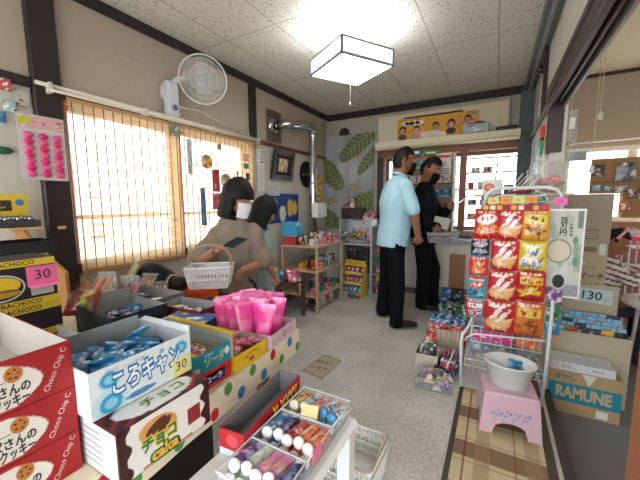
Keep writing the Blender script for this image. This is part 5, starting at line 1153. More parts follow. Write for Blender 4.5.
def person(label, base, J, cl, hs=1., ms=1., style='short', skin='a87858', maskc=None, haircol='161315', group=None):
    """J: absolute joint positions; cl: clothing description"""
    t = thing('person', label, 'person', base, 0, group)
    J = {k: (sub(base, v) if k not in ('f', 'hf', 'hu') else V(v)) for k, v in J.items()}
    F_ = V(J['f']); F_.z = 0; F_.normalize(); Rv = V((F_.y, -F_.x, 0)); fr = frame(J['hf'], J['hu']); s_ = ms
    up_ = V((0, 0, 1)); g = G()
    head(g, J['head'], fr, hs)
    limb(g, [J['neckb'], J['head'] - fr[2]*.06*hs - fr[1]*.015], [.052*s_, .050*s_])
    loft(g, [(J['hip'], Rv*.13*s_, F_*.085*s_), ((J['hip']+J['sh'])/2, Rv*.12*s_, F_*.08*s_), (J['sh']-up_*.03*s_, Rv*.115*s_, F_*.07*s_), (J['neckb'], Rv*.06*s_, F_*.05*s_)])
    for q in 'RL':
        limb(g, [J['s'+q], J['e'+q], J['w'+q]], [.047*s_, .038*s_, .026*s_])
        hand(g, J['w'+q], J['hd'+q], J['hp'+q], J['hc'+q].x, .95*s_ if s_ > .9 else .92*s_, 1 if q == 'R' else -1)
        limb(g, [J['hip']+Rv*(.09 if q == 'R' else -.09)*s_, J['k'+q], J['a'+q]], [.075*s_, .05*s_, .036*s_])
        limb(g, [J['a'+q]-up_*.03*s_, J['t'+q]], [.036*s_, .028*s_])
    remeshed(g, 'body', .0055, 'skin', c(skin), t, 3)
    # trousers or skirt
    g = G()
    if cl.get('legs'):
        loft(g, [(J['hip']+up_*.07*s_, Rv*.142*s_, F_*.100*s_), (J['hip'], Rv*.155*s_, F_*.115*s_), (J['hip']-up_*.10*s_, Rv*.16*s_, F_*.122*s_)])
        for q in 'RL': limb(g, [J['hip']+Rv*(.085 if q == 'R' else -.085)*s_-up_*.05, J['k'+q], J['a'+q]-up_*.015], [.090*s_, .075*s_, .068*s_])
        remeshed(g, 'trousers', .011, 'cloth', c(cl['legs']), t, 4, .007, 7)
    for q in 'RL':
        g = G(); a_, b_ = J['a'+q], J['t'+q]; d_ = (b_-a_); d_.z = 0; d_.normalize(); sdv = V((d_.y, -d_.x, 0)); zf = b_.z-.02
        loft(g, [(V((a_.x, a_.y, zf+.03))-d_*.065, sdv*.03, up_*.028), (V((a_.x, a_.y, zf+.04))-d_*.02, sdv*.038, up_*.045), (V((a_.x, a_.y, zf+.03))+d_*.07, sdv*.044, up_*.034), (V((b_.x, b_.y, zf+.022))+d_*.02, sdv*.046, up_*.024), (V((b_.x, b_.y, zf+.018))+d_*.055, sdv*.028, up_*.017)], 16)
        o = remeshed(g, 'shoe', .007, 'plastic' if cl.get('gloss') else 'card', c(cl.get('shoe', '17171a')), t, 3)
    # top
    g = G(); hw, hdp = cl.get('w', 1.), cl.get('d', 1.)
    hem = J['hip'] + up_*cl.get('hem', -.02)
    mid = (J['hip']+J['sh'])/2
    loft(g, [(hem, Rv*.175*s_*hw, F_*.135*s_*hdp), (mid-up_*.06*s_, Rv*.168*s_*hw, F_*.128*s_*hdp), (mid+up_*.08*s_, Rv*.178*s_*hw, F_*.13*s_*hdp), (J['sh']-up_*.05*s_, Rv*.18*s_*hw, F_*.122*s_*hdp), (J['sh']+up_*.025*s_, Rv*.14*s_, F_*.095*s_), (J['neckb']+up_*.012, Rv*.066*s_, F_*.062*s_)])
    for q in 'RL':
        e_ = J['e'+q] if cl.get('long') else J['s'+q].lerp(J['e'+q], cl.get('sl', .75))
        pts = [J['s'+q]-(J['s'+q]-J['sh'])*.12, e_]; rs = [cl.get('sr', .076)*s_, cl.get('cuff', .068)*s_]
        if cl.get('long'): pts.append(J['w'+q]); rs = [.072*s_, .056*s_, .042*s_]
        limb(g, pts, rs)
    fn = cl.get('fn'); 
    remeshed(g, 'top', .010, 'cloth', (lambda p: fn(p)) if fn else c(cl['top']), t, 4, cl.get('wr', .012), 8)
    if cl.get('collar'):
        g = G(); pts = [J['neckb']+up_*.018+Rv*.062*math.cos(a_)+F_*(.06*math.sin(a_))+up_*(-.02*math.sin(a_)) for a_ in [2*PI*k/20 for k in range(21)]]
        g.tube(pts, .014, c(cl['collar']), 'cloth', cap=False); g.build('collar', t)
    face(t, J['head'], fr, hs); hair(t, J['head'], fr, hs, style, c(haircol))
    if maskc: mask(t, J['head'], fr, c(maskc), hs)
    return t
X1 = lambda v: (v, 0, 0)
m1 = person('man in a light blue short-sleeved shirt and black trousers, seen from behind', (-.87, 3.04, 0), dict(
    f=(.80, .60, 0), hf=(.86, .46, -.14), hu=(.08, .0, 1), hip=(-.885, 3.05, .86), sh=(-.845, 3.065, 1.37), neckb=(-.835, 3.075, 1.445), head=(-.80, 3.11, 1.595),
    sR=(-.725, 2.925, 1.34), eR=(-.635, 2.90, 1.06), wR=(-.605, 2.935, .87), hdR=(.02, .04, -1), hpR=(-.6, .6, 0), hcR=X1(.28),
    sL=(-.95, 3.22, 1.34), eL=(-.90, 3.34, 1.08), wL=(-.76, 3.36, .98), hdL=(1, 0, 0), hpL=(0, 0, 1), hcL=X1(.3),
    kR=(-.80, 2.96, .46), aR=(-.785, 2.90, .085), tR=(-.66, 2.985, .035), kL=(-.96, 3.14, .46), aL=(-1.0, 3.15, .085), tL=(-.88, 3.23, .035)),
    dict(top='a9cfe0', legs='131318', hem=-.08, collar='a9cfe0', sl=.76, cuff=.064, sr=.074, gloss=1, w=1.02, d=1.06, wr=.012), hs=1.06, ms=1.02, maskc='1b1c20', skin='8f6248')
m2 = person('man in a black jacket looking down at his phone, holding a grey basket', (-.66, 3.62, 0), dict(
    f=(.95, .15, 0), hf=(.90, -.18, -.42), hu=(.35, 0, 1), hip=(-.70, 3.63, .84), sh=(-.70, 3.62, 1.32), neckb=(-.695, 3.60, 1.40), head=(-.635, 3.58, 1.545),
    sR=(-.67, 3.47, 1.27), eR=(-.64, 3.41, 1.0), wR=(-.53, 3.43, .95), hdR=(1, .1, -.25), hpR=(0, 0, -1), hcR=X1(.5),
    sL=(-.68, 3.82, 1.27), eL=(-.56, 3.83, 1.02), wL=(-.44, 3.72, 1.14), hdL=(.85, -.2, .45), hpL=(-.3, -.3, 1), hcL=X1(.35),
    kR=(-.66, 3.55, .45), aR=(-.68, 3.56, .085), tR=(-.56, 3.57, .035), kL=(-.60, 3.72, .45), aL=(-.60, 3.74, .085), tL=(-.47, 3.76, .035)),
    dict(top='1a1a20', legs='15151a', hem=-.03, long=1, w=1.02), hs=1.12, ms=1.06, maskc='17181c', skin='8f6248')
SC = .84
w1 = person('woman in a taupe T-shirt and white mask holding a phone and a white basket', (-1.53, 1.55, 0), dict(
    f=(.74, -.67, 0), hf=(.97, .08, -.24), hu=(0, 0, 1), hip=(-1.54, 1.56, .68), sh=(-1.545, 1.565, 1.03), neckb=(-1.54, 1.56, 1.105), head=(-1.50, 1.575, 1.235),
    sR=(-1.62, 1.47, .99), eR=(-1.61, 1.34, .835), wR=(-1.43, 1.32, .93), hdR=(.8, .25, .3), hpR=(-.1, .1, 1), hcR=X1(.45),
    sL=(-1.45, 1.67, .99), eL=(-1.37, 1.68, .80), wL=(-1.40, 1.48, .775), hdL=(-.3, -.9, -.05), hpL=(0, 0, -1), hcL=X1(.4),
    kR=(-1.50, 1.50, .38), aR=(-1.52, 1.50, .08), tR=(-1.44, 1.42, .035), kL=(-1.44, 1.58, .38), aL=(-1.46, 1.60, .08), tL=(-1.38, 1.52, .035)),
    dict(top='8c8074', legs='3a3a40', hem=-.06, sl=.85, cuff=.080, sr=.077, w=.96, d=.95, wr=.026), hs=1.0, ms=.88, style='long', maskc='e6e6e8', skin='a87860', haircol='17161a')
w2_ = person('child in a pale grey-green shirt standing behind the woman, facing away', (-1.66, 2.0, 0), dict(
    f=(.6, .8, 0), hf=(.45, .85, -.45), hu=(.2, .4, 1), hip=(-1.66, 1.98, .60), sh=(-1.65, 1.985, .93), neckb=(-1.65, 1.985, 1.0), head=(-1.615, 1.985, 1.135),
    sR=(-1.56, 1.88, .91), eR=(-1.50, 1.87, .74), wR=(-1.45, 1.92, .62), hdR=(.1, .1, -1), hpR=(-1, 0, 0), hcR=X1(.3),
    sL=(-1.76, 2.07, .91), eL=(-1.78, 2.1, .74), wL=(-1.72, 2.16, .62), hdL=(0, 0, -1), hpL=(1, 0, 0), hcL=X1(.3),
    kR=(-1.60, 1.93, .33), aR=(-1.60, 1.92, .08), tR=(-1.54, 2.0, .035), kL=(-1.71, 2.03, .33), aL=(-1.71, 2.03, .08), tL=(-1.65, 2.1, .035)),
    dict(top='8fa3a4', legs='5a5f6a', hem=-.12, sl=.8, cuff=.08, w=1.0, d=1.0), hs=.96, ms=.78, style='long', skin='a87860', haircol='17161a')
def stripes(p):
    return c('6a4a50') if (p.z*1.0+p.x*.3) % .045 < .018 else c('cfc8c4')
k1 = person('child in a striped shirt with a pink headband sitting in the side room', (.86, 3.43, -.12), dict(
    f=(.9, -.35, 0), hf=(.93, -.2, -.40), hu=(.3, 0, 1), hip=(.82, 3.43, .36), sh=(.83, 3.42, .68), neckb=(.84, 3.42, .74), head=(.855, 3.42, .865),
    sR=(.85, 3.31, .66), eR=(.95, 3.28, .58), wR=(1.06, 3.28, .66), hdR=(1, 0, .1), hpR=(0, 0, -1), hcR=X1(.25),
    sL=(.88, 3.54, .66), eL=(.98, 3.56, .58), wL=(1.09, 3.5, .66), hdL=(1, -.1, .1), hpL=(0, 0, -1), hcL=X1(.25),
    kR=(1.08, 3.36, .33), aR=(1.06, 3.34, -.04), tR=(1.16, 3.33, -.085), kL=(1.08, 3.50, .33), aL=(1.06, 3.52, -.04), tL=(1.16, 3.52, -.085)),
    dict(top='cfc8c4', legs='3a3a48', hem=0, long=1, w=1.05, fn=stripes), hs=.98, ms=.76, skin='8a5a42', haircol='1e1614')
g = G(); hd_ = k1.location; r_, f_, u_ = frame((.93, -.2, -.40), (.3, 0, 1)); ctr = V((.855, 3.42, .865)) - V((.86, 3.43, -.12))
g.tube([tuple(ctr + r_*.092*math.cos(a_) + f_*(.0+.09*math.sin(a_)*.3) + u_*(.105*math.sin(a_)+.035)) for a_ in [PI*k/14 for k in range(15)]], .011, c('e0a0a8'), 'cloth'); g.tube([tuple(ctr+r_*.02+u_*.15+f_*.04), tuple(ctr+r_*.05+u_*.155+f_*.09)], [.012, .004], c('e0a0a8'), 'cloth'); g.build('headband', k1)
g = G(); g.box(-.16, .16, -.16, .16, 0, .30, c('7a5a44'), 'wood', .004); tag(g.build('stool', loc=(.80, 3.44, -.12)), 'brown box stool under the seated child in the side room', 'stool')
# child crouching behind the counter
t = thing('person', 'person crouching behind the counter, dark hair in a bun, orange top', 'person', (-1.72, 1.32, 0))
bs = V((-1.72, 1.32, 0)); fr = frame((-.7, -.35, -.75), (-.5, -.2, .75)); hc_ = V((-1.86, 1.20, .70))-bs
g = G(); head(g, hc_, fr, .95); limb(g, [hc_-fr[2]*.05+V((.0, .0, -.02)), V((-1.74, 1.27, .61))-bs], [.045, .05]); loft(g, [(V((-.0, .05, .14)), V((.12, 0, 0)), V((0, .09, 0))), (V((.0, .02, .38)), V((.12, 0, 0)), V((0, .08, .03))), (V((.0, -.03, .58)), V((.11, .0, 0)), V((0, .05, .04)))])
for q in (-1, 1):
    sh_ = V((q*.12, -.0, .56)); limb(g, [sh_, sh_+V((q*.04, -.06, -.18)), sh_+V((q*.0, -.16, -.26))], [.042, .033, .025]); hand(g, sh_+V((q*.0, -.16, -.26)), (0, -.9, -.3), (0, .2, -1), .3, .8, q)
    limb(g, [V((q*.08, .06, .16)), V((q*.13, -.16, .28)), V((q*.10, .02, .04))], [.07, .05, .035]); limb(g, [V((q*.10, .02, .03)), V((q*.12, -.10, .025))], [.03, .022])
remeshed(g, 'body', .0055, 'skin', c('a87860'), t, 3)
g = G(); loft(g, [(V((0, .04, .12)), V((.15, 0, 0)), V((0, .10, 0))), (V((0, .02, .35)), V((.16, 0, 0)), V((0, .10, .02))), (V((.06, .0, .62)), V((.17, .02, 0)), V((0, .09, .04))), (V((.09, -.01, .70)), V((.12, .02, 0)), V((0, .07, .02)))])
for q in (-1, 1): limb(g, [V((q*.12, 0, .56)), V((q*.15, -.04, .43))], [.068, .062])
remeshed(g, 'top', .010, 'cloth', c('d8552a'), t, 4, .014, 8)
g = G()
for q in (-1, 1): limb(g, [V((q*.08, .06, .17)), V((q*.13, -.15, .28)), V((q*.10, .02, .06))], [.09, .065, .05])
remeshed(g, 'trousers', .011, 'cloth', c('3a3a44'), t, 4, .008, 7)
hair(t, hc_, fr, 1.08, 'long', c('1a1412')); face(t, hc_, fr, .95)
g = G(); g.ell(V((-1.66, 1.22, .72))-bs, (.055, .05, .045), c('241914'), 'hair', 20, 14); g.tube([tuple(V((-1.80, 1.22, .725))-bs), tuple(V((-1.68, 1.22, .725))-bs)], [.05, .035], c('241914'), 'hair', n=12); g.build('hair_bun', t)
g = G(); g.tube([tuple(V((-1.715, 1.22, .725))-bs+V((0, .04*math.cos(a_), .04*math.sin(a_)))) for a_ in [2*PI*k/14 for k in range(15)]], .006, c('b8a890'), n=6, cap=False); g.build('hair_tie', t)
# ---- things they hold
def phone(loc, dirx, diry, lab, colr='1c1c22'):
    g = G(); g.box(-.037, .037, -.075, .075, -.004, .004, c(colr), 'gloss', .003); g.box(-.033, .033, -.07, .07, .0042, .0046, c('3a4a5a'), 'gloss')
    o = g.build('smartphone'); x = V(dirx).normalized(); y = V(diry).normalized(); z = x.cross(y).normalized(); y = z.cross(x)
    o.matrix_world = Matrix(((x.x, y.x, z.x, loc[0]), (x.y, y.y, z.y, loc[1]), (x.z, y.z, z.z, loc[2]), (0, 0, 0, 1))); tag(o, lab, 'phone')
phone((-1.315, 1.35, .975), (.2, .7, -.2), (.85, -.1, .35), 'dark smartphone in the hand of the woman in taupe')
phone((-.33, 3.68, 1.215), (.2, .9, .1), (.75, -.1, .65), 'smartphone held up by the man in the black jacket', '2a2a30')
basket('shopping_basket', .24, .17, .115, 'e9e8ea', 'white openwork basket with brown handles hanging from the arm of the woman', (-1.40, 1.235, .735), math.radians(36), .82, True, 3, None, .12)
t = basket('shopping_basket', .30, .20, .10, 'b4b8be', 'grey openwork basket held by the man in the black jacket', (-.47, 3.43, .79), math.radians(10), .85, False)
for k, (x, y, q) in enumerate(((-.52, 3.40, 2), (-.45, 3.41, 3), (-.39, 3.44, 2), (-.47, 3.47, 1))): inst('toy_packet', PKM[q][1], (x, y, .815), (-.9, .2*k, k), '%s packet lying %s in the grey basket' % (PKM[q][0], ['at the left', 'in the middle', 'at the right', 'at the back'][k]), 'packet', 'packets in the grey basket')
g = G(); g.box(-.08, .08, -.006, .006, 0, .12, c('c8c4bc')); tag(g.build('paper_pad', loc=(-.50, 3.44, .93), rot=(.2, .2, .4)), 'pale paper pad tucked under the arm of the man in black', 'paper pad')
# ================================================================ plaid mat, stool, wire rack
def plaid(u, v):
    x, y = u*.42, v*3.3
    a_ = .10 < x % .23 < .17; yy = y % .30; b_ = yy < .11
    base = c('cfc09c')
    if b_: base = c('8d745c')
    if a_: base = mixc(base, c('a38c70'), .55)
    if abs((x % .23) - .055) < .004: base = mixc(base, c('7c3c34'), .8)
    if abs(yy-.13) < .004 or abs(yy-.27) < .003: base = mixc(base, c('7a5a48'), .5)
    return base
g = G(); g.box(-.15, .262, -1.2, 2.14, .0005, .004, c('55504c'), 'cloth'); g.grid((-.125, -1.2, .0055), (1, 0, 0), (0, 1, 0), .385, 3.33, 90, 420, plaid, 'cloth', sm=False)
tag(g.build('floor_mat'), 'long beige and brown plaid mat with a dark border leading to the wire rack', 'mat')
g = G(); g.add([(-.10, -.135, .001), (.09, -.17, .001), (.10, .14, .001), (-.07, .17, .001), (-.10, -.135, .003), (.09, -.17, .003), (.10, .14, .003), (-.07, .17, .003)], [(3,2,1,0), (4,5,6,7), (0,1,5,4), (1,2,6,5), (2,3,7,6), (3,0,4,7)], c('b3a892'))
g.text('おねがい', (0, .05, .0034), (1, .1, 0), (-.1, 1, 0), .045, c('5f5648'), bold=.02, maxw=.14); g.text('します', (0, -.04, .0034), (1, .1, 0), (-.1, 1, 0), .045, c('5f5648'), bold=.02, maxw=.12)
g.tube([(-.085, -.12, .0032), (.08, -.15, .0032), (.088, .125, .0032), (-.06, .15, .0032), (-.085, -.12, .0032)], .0015, c('6a6050'), n=4, cap=False)
tag(g.build('floor_sign', loc=(-1.07, 1.94, 0)), 'square cardboard notice with dark lettering taped flat on the floor', 'floor sign')
# pink stool
t = thing('step_stool', 'pale pink plastic step stool in front of the wire rack', 'stool', (.105, 1.875, 0), .12)
PS = c('d6b6c8'); g = G()
def side(x0b, x0t, y0b, y0t, x1b, x1t, y1b, y1t, z1, cut, zc):
    """slanted side sheet with an arched cut-out at the bottom between the legs"""
    n = 20; vs = []; fs = []
    for i in range(n+1):
        u = i/n; zb = 0 if abs(u-.5) > cut else zc*math.sqrt(max(0, 1-((u-.5)/cut)**2))**.6
        for k in range(7):
            z = zb + (z1-zb)*k/6; tz = z/z1
            xb, yb_ = x0b+(x1b-x0b)*u, y0b+(y1b-y0b)*u; xt, yt = x0t+(x1t-x0t)*u, y0t+(y1t-y0t)*u
            vs.append((xb+(xt-xb)*tz, yb_+(yt-yb_)*tz, z))
    for i in range(n):
        for k in range(6): q = i*7+k; fs.append((q, q+7, q+8, q+1))
    o_ = len(vs); ctr = (0, 0)
    vs2 = [(x*.965, y*.965, z) for x, y, z in vs]; fs2 = [tuple(o_+q for q in reversed(f)) for f in fs]
    edge = [(i*7, o_+i*7, o_+(i+1)*7, (i+1)*7) for i in range(n)]
    g.add(vs+vs2, fs+fs2+edge, PS, 'plastic', False)
B, T_ = (.142, .112), (.122, .10); HS = .215
side(-B[0], -T_[0], -B[1], -T_[1], B[0], T_[0], -B[1], -T_[1], HS, .30, .075)
side(B[0], T_[0], -B[1], -T_[1], B[0], T_[0], B[1], T_[1], HS, .28, .07)
side(B[0], T_[0], B[1], T_[1], -B[0], -T_[0], B[1], T_[1], HS, .30, .075)
side(-B[0], -T_[0], B[1], T_[1], -B[0], -T_[0], -B[1], -T_[1], HS, .28, .07)
g.build('leg_skirt', t)
g = G(); g.box(-T_[0]-.004, T_[0]+.004, -T_[1]-.004, T_[1]+.004, HS-.012, HS+.008, c('dcbccc'), 'plastic', .010)
rnd = random.Random(5)
for k in range(34): x = -.08+.16*k/33; g.disc((x, -T_[1]*.78+.006*math.sin(k*1.9), HS+.0085), (1, .3*math.sin(k), 0), (0, 1, 0), .003, .002, c('4a3e48'), n=6)
g.disc((0, -.02, HS+.0085), (1, 0, 0), (0, 1, 0), .018, .01, c('eadde4')); g.build('seat', t)
g = G()
for k in range(26):
    x = -.085+.17*k/25; z = .115+.018*math.sin(k*2.1)+.01*math.sin(k*5.3); y = -(B[1]+(T_[1]-B[1])*z/HS)-.0012
    g.disc((x, y, z), (1, 0, .3*math.sin(k)), (0, .08, 1), .004+.003*(k % 3 == 0), .008, c(['7fb0cc', 'a08cb8', '8aa8c0'][k % 3]), n=8)
g.build('printed_motif', t)
t = thing('bowl', 'white plastic bowl-like tub sitting on the pink stool', 'tub', (.105, 1.885, .2235))
g = G(); g.lathe([(0, 0), (.075, 0), (.082, .004), (.118, .126), (.124, .128), (.124, .134), (.114, .134), (.078, .010), (0, .008)], c('dfe6e6'), 'plastic', n=36, sy=.80); g.build('bowl_body', t)
inst('candy_packet', bpm[1], (.13, 1.91, .305), (-.4, .2, .3), 'dark blue packet lying at the right inside the white tub', 'candy packet', scale=(1.4, 1.4, 1.4)); inst('candy_packet', bpm[0], (.165, 1.89, .315), (-.7, .2, 1.3), 'light blue packet leaning at the rim of the white tub', 'candy packet')
# wire rack
WR = c('dfe6ea'); t = thing('wire_rack', 'white tubular wire rack on the mat, hung with rows of snack bags', 'rack', (.08, 2.2, 0))
def rt(pts, r_=.0095, name='tube_frame', n=10): g = G(); g.tube([(x-.08, y-2.2, z) for x, y, z in pts], r_, WR, 'plastic', n=n); g.build(name, t)
rt([(-.085, 2.36, .015), (-.07, 2.30, 1.18), (-.06, 2.295, 1.24), (-.03, 2.295, 1.275), (.01, 2.295, 1.283), (.25, 2.295, 1.283), (.30, 2.295, 1.27), (.325, 2.295, 1.235), (.33, 2.30, 1.18), (.335, 2.36, .015)], .011)
rt([(-.145, 2.13, .012), (-.155, 2.13, .31), (-.150, 2.14, .355), (-.12, 2.17, .40), (-.085, 2.30, .475)])
rt([(.288, 2.13, .012), (.298, 2.13, .33), (.303, 2.13, .62), (.305, 2.17, .665), (.33, 2.30, .70)])
rt([(-.02, 2.285, 1.17), (-.015, 2.285, 1.225), (.0, 2.285, 1.235), (.24, 2.285, 1.235), (.255, 2.285, 1.225), (.26, 2.285, 1.17)], .005, 'inner_loop')
for z in (1.20, .9, .6): rt([(-.072, 2.30, z), (.332, 2.30, z)], .004, 'cross_wire', 6)
def basket_wire(z0, z1, y0, y1, x0, x1):
    g = G(); f = lambda P: [(x-.08, y-2.2, z) for x, y, z in P]
    g.tube(f([(x0, y0, z1), (x1, y0, z1), (x1, y1, z1), (x0, y1, z1), (x0, y0, z1)]), .0035, WR, n=6, cap=False); g.tube(f([(x0, y0, z0), (x1, y0, z0), (x1, y1, z0), (x0, y1, z0), (x0, y0, z0)]), .0035, WR, n=6, cap=False)
    k = 0
    while x0+k*.055 <= x1+.001: x = x0+k*.055; g.tube(f([(x, y0, z1), (x, y0, z0), (x, y1, z0), (x, y1, z1)]), .0022, WR, n=5); k += 1
    for q in range(1, 4): y = y0+(y1-y0)*q/4; g.tube(f([(x0, y, z1), (x0, y, z0), (x1, y, z0), (x1, y, z1)]), .0022, WR, n=5)
    g.build('wire_basket', t)
basket_wire(.335, .435, 2.12, 2.34, -.10, .27); basket_wire(.16, .20, 2.14, 2.34, -.13, .285)
rt([(-.13, 2.12, .33), (-.12, 2.10, .36), (-.08, 2.10, .39), (.285, 2.10, .42)], .006, 'front_rail')
for x in (-.04, .07, .18): rt([(x, 2.295, 1.20), (x, 2.14, 1.20), (x, 2.12, 1.215)], .003, 'hook_wire', 6)
# boxes in the wire baskets
def pbox(nm, x0, x1, y0, y1, z0, z1, base, pal, seed, lab, inn=None):
    t = thing(nm, lab, 'box', ((x0+x1)/2, (y0+y1)/2, z0)); g = G(); w2, d2, hh = (x1-x0)/2, (y1-y0)/2, z1-z0
    g.carton(-w2, w2, -d2, d2, 0, hh, c(base), inn or c('aab4bc')); fn = blobs(seed, c(base), [c(q) for q in pal], 14, .03, .12)
    g.grid((-w2, -d2-.0006, 0), (1, 0, 0), (0, 0, 1), 2*w2, hh, 40, 14, fn); g.grid((w2+.0006, -d2, 0), (0, 1, 0), (0, 0, 1), 2*d2, hh, 20, 10, fn); g.build('box', t); return t
pbox('pink_carton', -.085, .125, 2.145, 2.32, .34, .40, 'd83a94', ['f4d8e8', 'f090c0', 'ffffff'], 601, 'pink and white printed open carton in the middle wire basket')
pbox('orange_carton', .14, .255, 2.145, 2.32, .34, .405, 'd8702e', ['f0d8c0', '8a3a1a', 'e8e0d0'], 602, 'orange printed open carton in the middle wire basket beside the pink one')
rnd = random.Random(31)
for k in range(5): inst('clear_packet', pillow_mesh('clear_packet', .11, .11, .06, blobs(620+k, c('8a98a4'), [c('b8c4cc'), c('6a7c8c'), c('a0a8b8')], 7)), (-.07+.07*k, 2.25+.02*(k % 2), .205), (-.4, rnd.uniform(-.3, .3), rnd.uniform(-.4, .4)), 'crumpled grey-blue clear bag %s in the lowest wire basket' % ['at the left end', 'left of centre', 'in the centre', 'right of centre', 'at the right end'][k], 'bag', 'bags in the lowest wire basket')
# snack bags
def snack(main, band, logo, lc, food, fc, seed, kind=0):
    rd = random.Random(seed); F_ = [(rd.uniform(.15, .85), rd.uniform(.14, .45), rd.uniform(.1, .22), rd.uniform(.018, .04), rd.uniform(0, 3.1), c(rd.choice(food))) for _ in range(15)]
    S_ = [(rd.uniform(.2, .8), rd.uniform(.58, .75), rd.uniform(.02, .05), rd.uniform(.05, .1), rd.uniform(-.5, .5)) for _ in range(6)]
    def f(u, v):
        if v > .93: return c(band)
        if v < .06: return c(band)
        if .86 < v < .92 and .15 < u < .85 and int(u*18) % 3: return c('e8dcc0')
        for x, y, a_, b_, t_ in S_:
            if inell(u, v, x, y, a_, b_*.9, t_): return c(lc)
        if kind == 0 and inell(u, v, .5, .66, .40, .17, .1): return c(logo)
        if kind == 1 and (inell(u, v, .42, .66, .36, .075, .75) or inell(u, v, .62, .55, .32, .07, .75) or inell(u, v, .3, .82, .2, .04, 0)): return c(logo)
        if kind == 2 and .55 < v < .80 and .08 < u < .92: return c(logo)
        for x, y, a_, b_, t_, cl in F_:
            if inell(u, v, x, y, a_, b_, t_): return cl
        if kind == 1 and v < .5 and inell(u, v, .45, .3, .42, .2): return c(fc)
        return c(main)
    return f
RDs = 'c4202a'
BT = {
 'logo': ('red snack bag with a white cloud logo', snack(RDs, 'a81822', 'f0ecec', 'c82a30', ['e8a050', 'd8803a', 'f0c080'], fc=RDs, seed=1)),
 'fries': ('red and white snack bag with pale stick snacks', snack(RDs, 'a81822', 'f0e8ec', 'b8283a', ['f0c890', 'e8b070', 'f4dcb0'], fc='e0a878', seed=2, kind=1)),
 'choco': ('yellow snack bag with brown snacks', snack('d8a02a', 'b87a1e', 'e8d060', '5a2a14', ['6a3018', 'd8b080', '8a4420'], fc='d8a02a', seed=3, kind=2)),
 'yellow': ('bright yellow snack bag with a white picture', snack('dcc42e', 'c8a81e', 'f0ecd8', '4a7aa0', ['e8e4d8', '8a5a3a', '6aa0c0'], fc='e8e4d8', seed=4, kind=1)),
 'chick': ('red snack bag with a yellow round picture', snack('b82a26', '9a1e1e', 'e8b83a', '5a1a1a', ['e8d040', 'e8d040', 'd8a030'], fc='b82a26', seed=5, kind=2)),
 'steak': ('orange-red snack bag with a brown patty', snack('d06a2a', 'b02a22', 'e8c850', 'a83a20', ['7a3a1e', '8a4424', 'd88a40'], fc='c86028', seed=6, kind=2)),
 'black': ('small black and red snack bag', snack('1e1e26', 'c03038', 'a8a8b0', 'c83a40', ['8a8a92', '4a8ab8', 'd8d8d8'], fc='1e1e26', seed=7)),
 'dots': ('small red snack bag with orange pieces', snack('c83030', '3a7ab0', 'e88a50', 'e8d0c0', ['f0a060', 'e8c0a0', 'e06a40'], fc='d84a38', seed=8, kind=1)),
 'teal': ('small teal and red snack bag', snack('3f9cb0', 'c03038', 'd04850', 'f0f0f0', ['2a5a6a', '7ac8d0', '1a3a4a'], fc='3f9cb0', seed=9)),
 'blue': ('small red, white and blue snack bag', snack('c43038', '5aa8d8', 'e8f0f4', 'c43038', ['7ac0e8', '3f8ac0', 'ffffff'], fc='6ab8e0', seed=10, kind=2))}
def bag_at(key, x, z, w_, h_, where, y=2.09, rz=0., t_=.04):
    nm, fn = BT[key]; w_ *= 1.08; h_ *= 1.07; inst('snack_bag', pillow_mesh('snack_bag', w_, h_, t_, fn, nu=26, nv=32, seed=sum(map(ord, key)) % 50), (x, y, z), (.05, 0, rz), '%s, %s' % (nm, where), 'snack bag', 'snack bags hung on the wire rack')
for k in range(3): bag_at(['logo', 'fries', 'choco'][k], (-.045, .075, .19)[k], .985-.0*k, .118, .165, 'top row of wire rack, %s column' % ['left', 'middle', 'right'][k], 2.085)
bag_at('fries', .055, .805, .128, .175, 'second row, middle column', 2.082); bag_at('yellow', .188, .815, .118, .16, 'second row, right column', 2.085)
bag_at('fries', .052, .62, .134, .18, 'third row, middle column', 2.079); bag_at('chick', .19, .645, .122, .165, 'third row, right column', 2.082)
bag_at('fries', .048, .435, .14, .185, 'bottom row, middle column', 2.075); bag_at('steak', .19, .44, .128, .195, 'bottom row, right column', 2.079)
bag_at('black', -.072, .885, .09, .10, 'left column under the cloud-logo bag', 2.072); bag_at('dots', -.075, .765, .092, .115, 'left column, third from the top', 2.070); bag_at('teal', -.080, .625, .094, .125, 'left column, fourth from the top', 2.067); bag_at('blue', -.082, .51, .092, .11, 'left column, lowest', 2.064)
g = G(); g.box(-.13, .18, -.004, .004, 0, .035, c('b02028'))
for k in range(9): g.box(-.125+.034*k, -.10+.034*k, -.0048, -.004, .006, .029, c(['d8c040', 'e8e0d8', 'c8b848', '8a1820', 'e8a050', 'e0d8d0', '9a1a22', 'd8b060', 'd83a3a'][k]))
tag(g.build('header_strip', loc=(.06, 2.055, 1.15)), 'red printed strip of small pictures across the top row of snack bags', 'header strip')
for k, (x, cl, nm) in enumerate(((-.015, 'e8cf78', 'pale yellow'), (.045, 'e89a3a', 'orange'), (.103, 'd4dc80', 'lime'), (.162, 'e89038', 'deep orange'))):
    g = G(); g.box(-.028, .028, -.001, .001, 0, .038, c(cl)); g.text('50', (0, -.0015, .018), (1, 0, 0), (0, 0, 1), .02, c('6a5a3a')); tag(g.build('price_card', loc=(x, 2.06, 1.187+.002*k), rot=(0, .05*(k-1.5), 0)), '%s price card clipped above the snack bags' % nm, 'price card')
g = G(); g.box(-.028, .028, -.001, .001, 0, .042, c('e868b4')); g.text('60', (0, -.0015, .02), (1, 0, 0), (0, 0, 1), .02, c('8a3a6a')); tag(g.build('price_card', loc=(.298, 2.11, 1.18)), 'bright pink price card at the top right of the wire rack', 'price card')
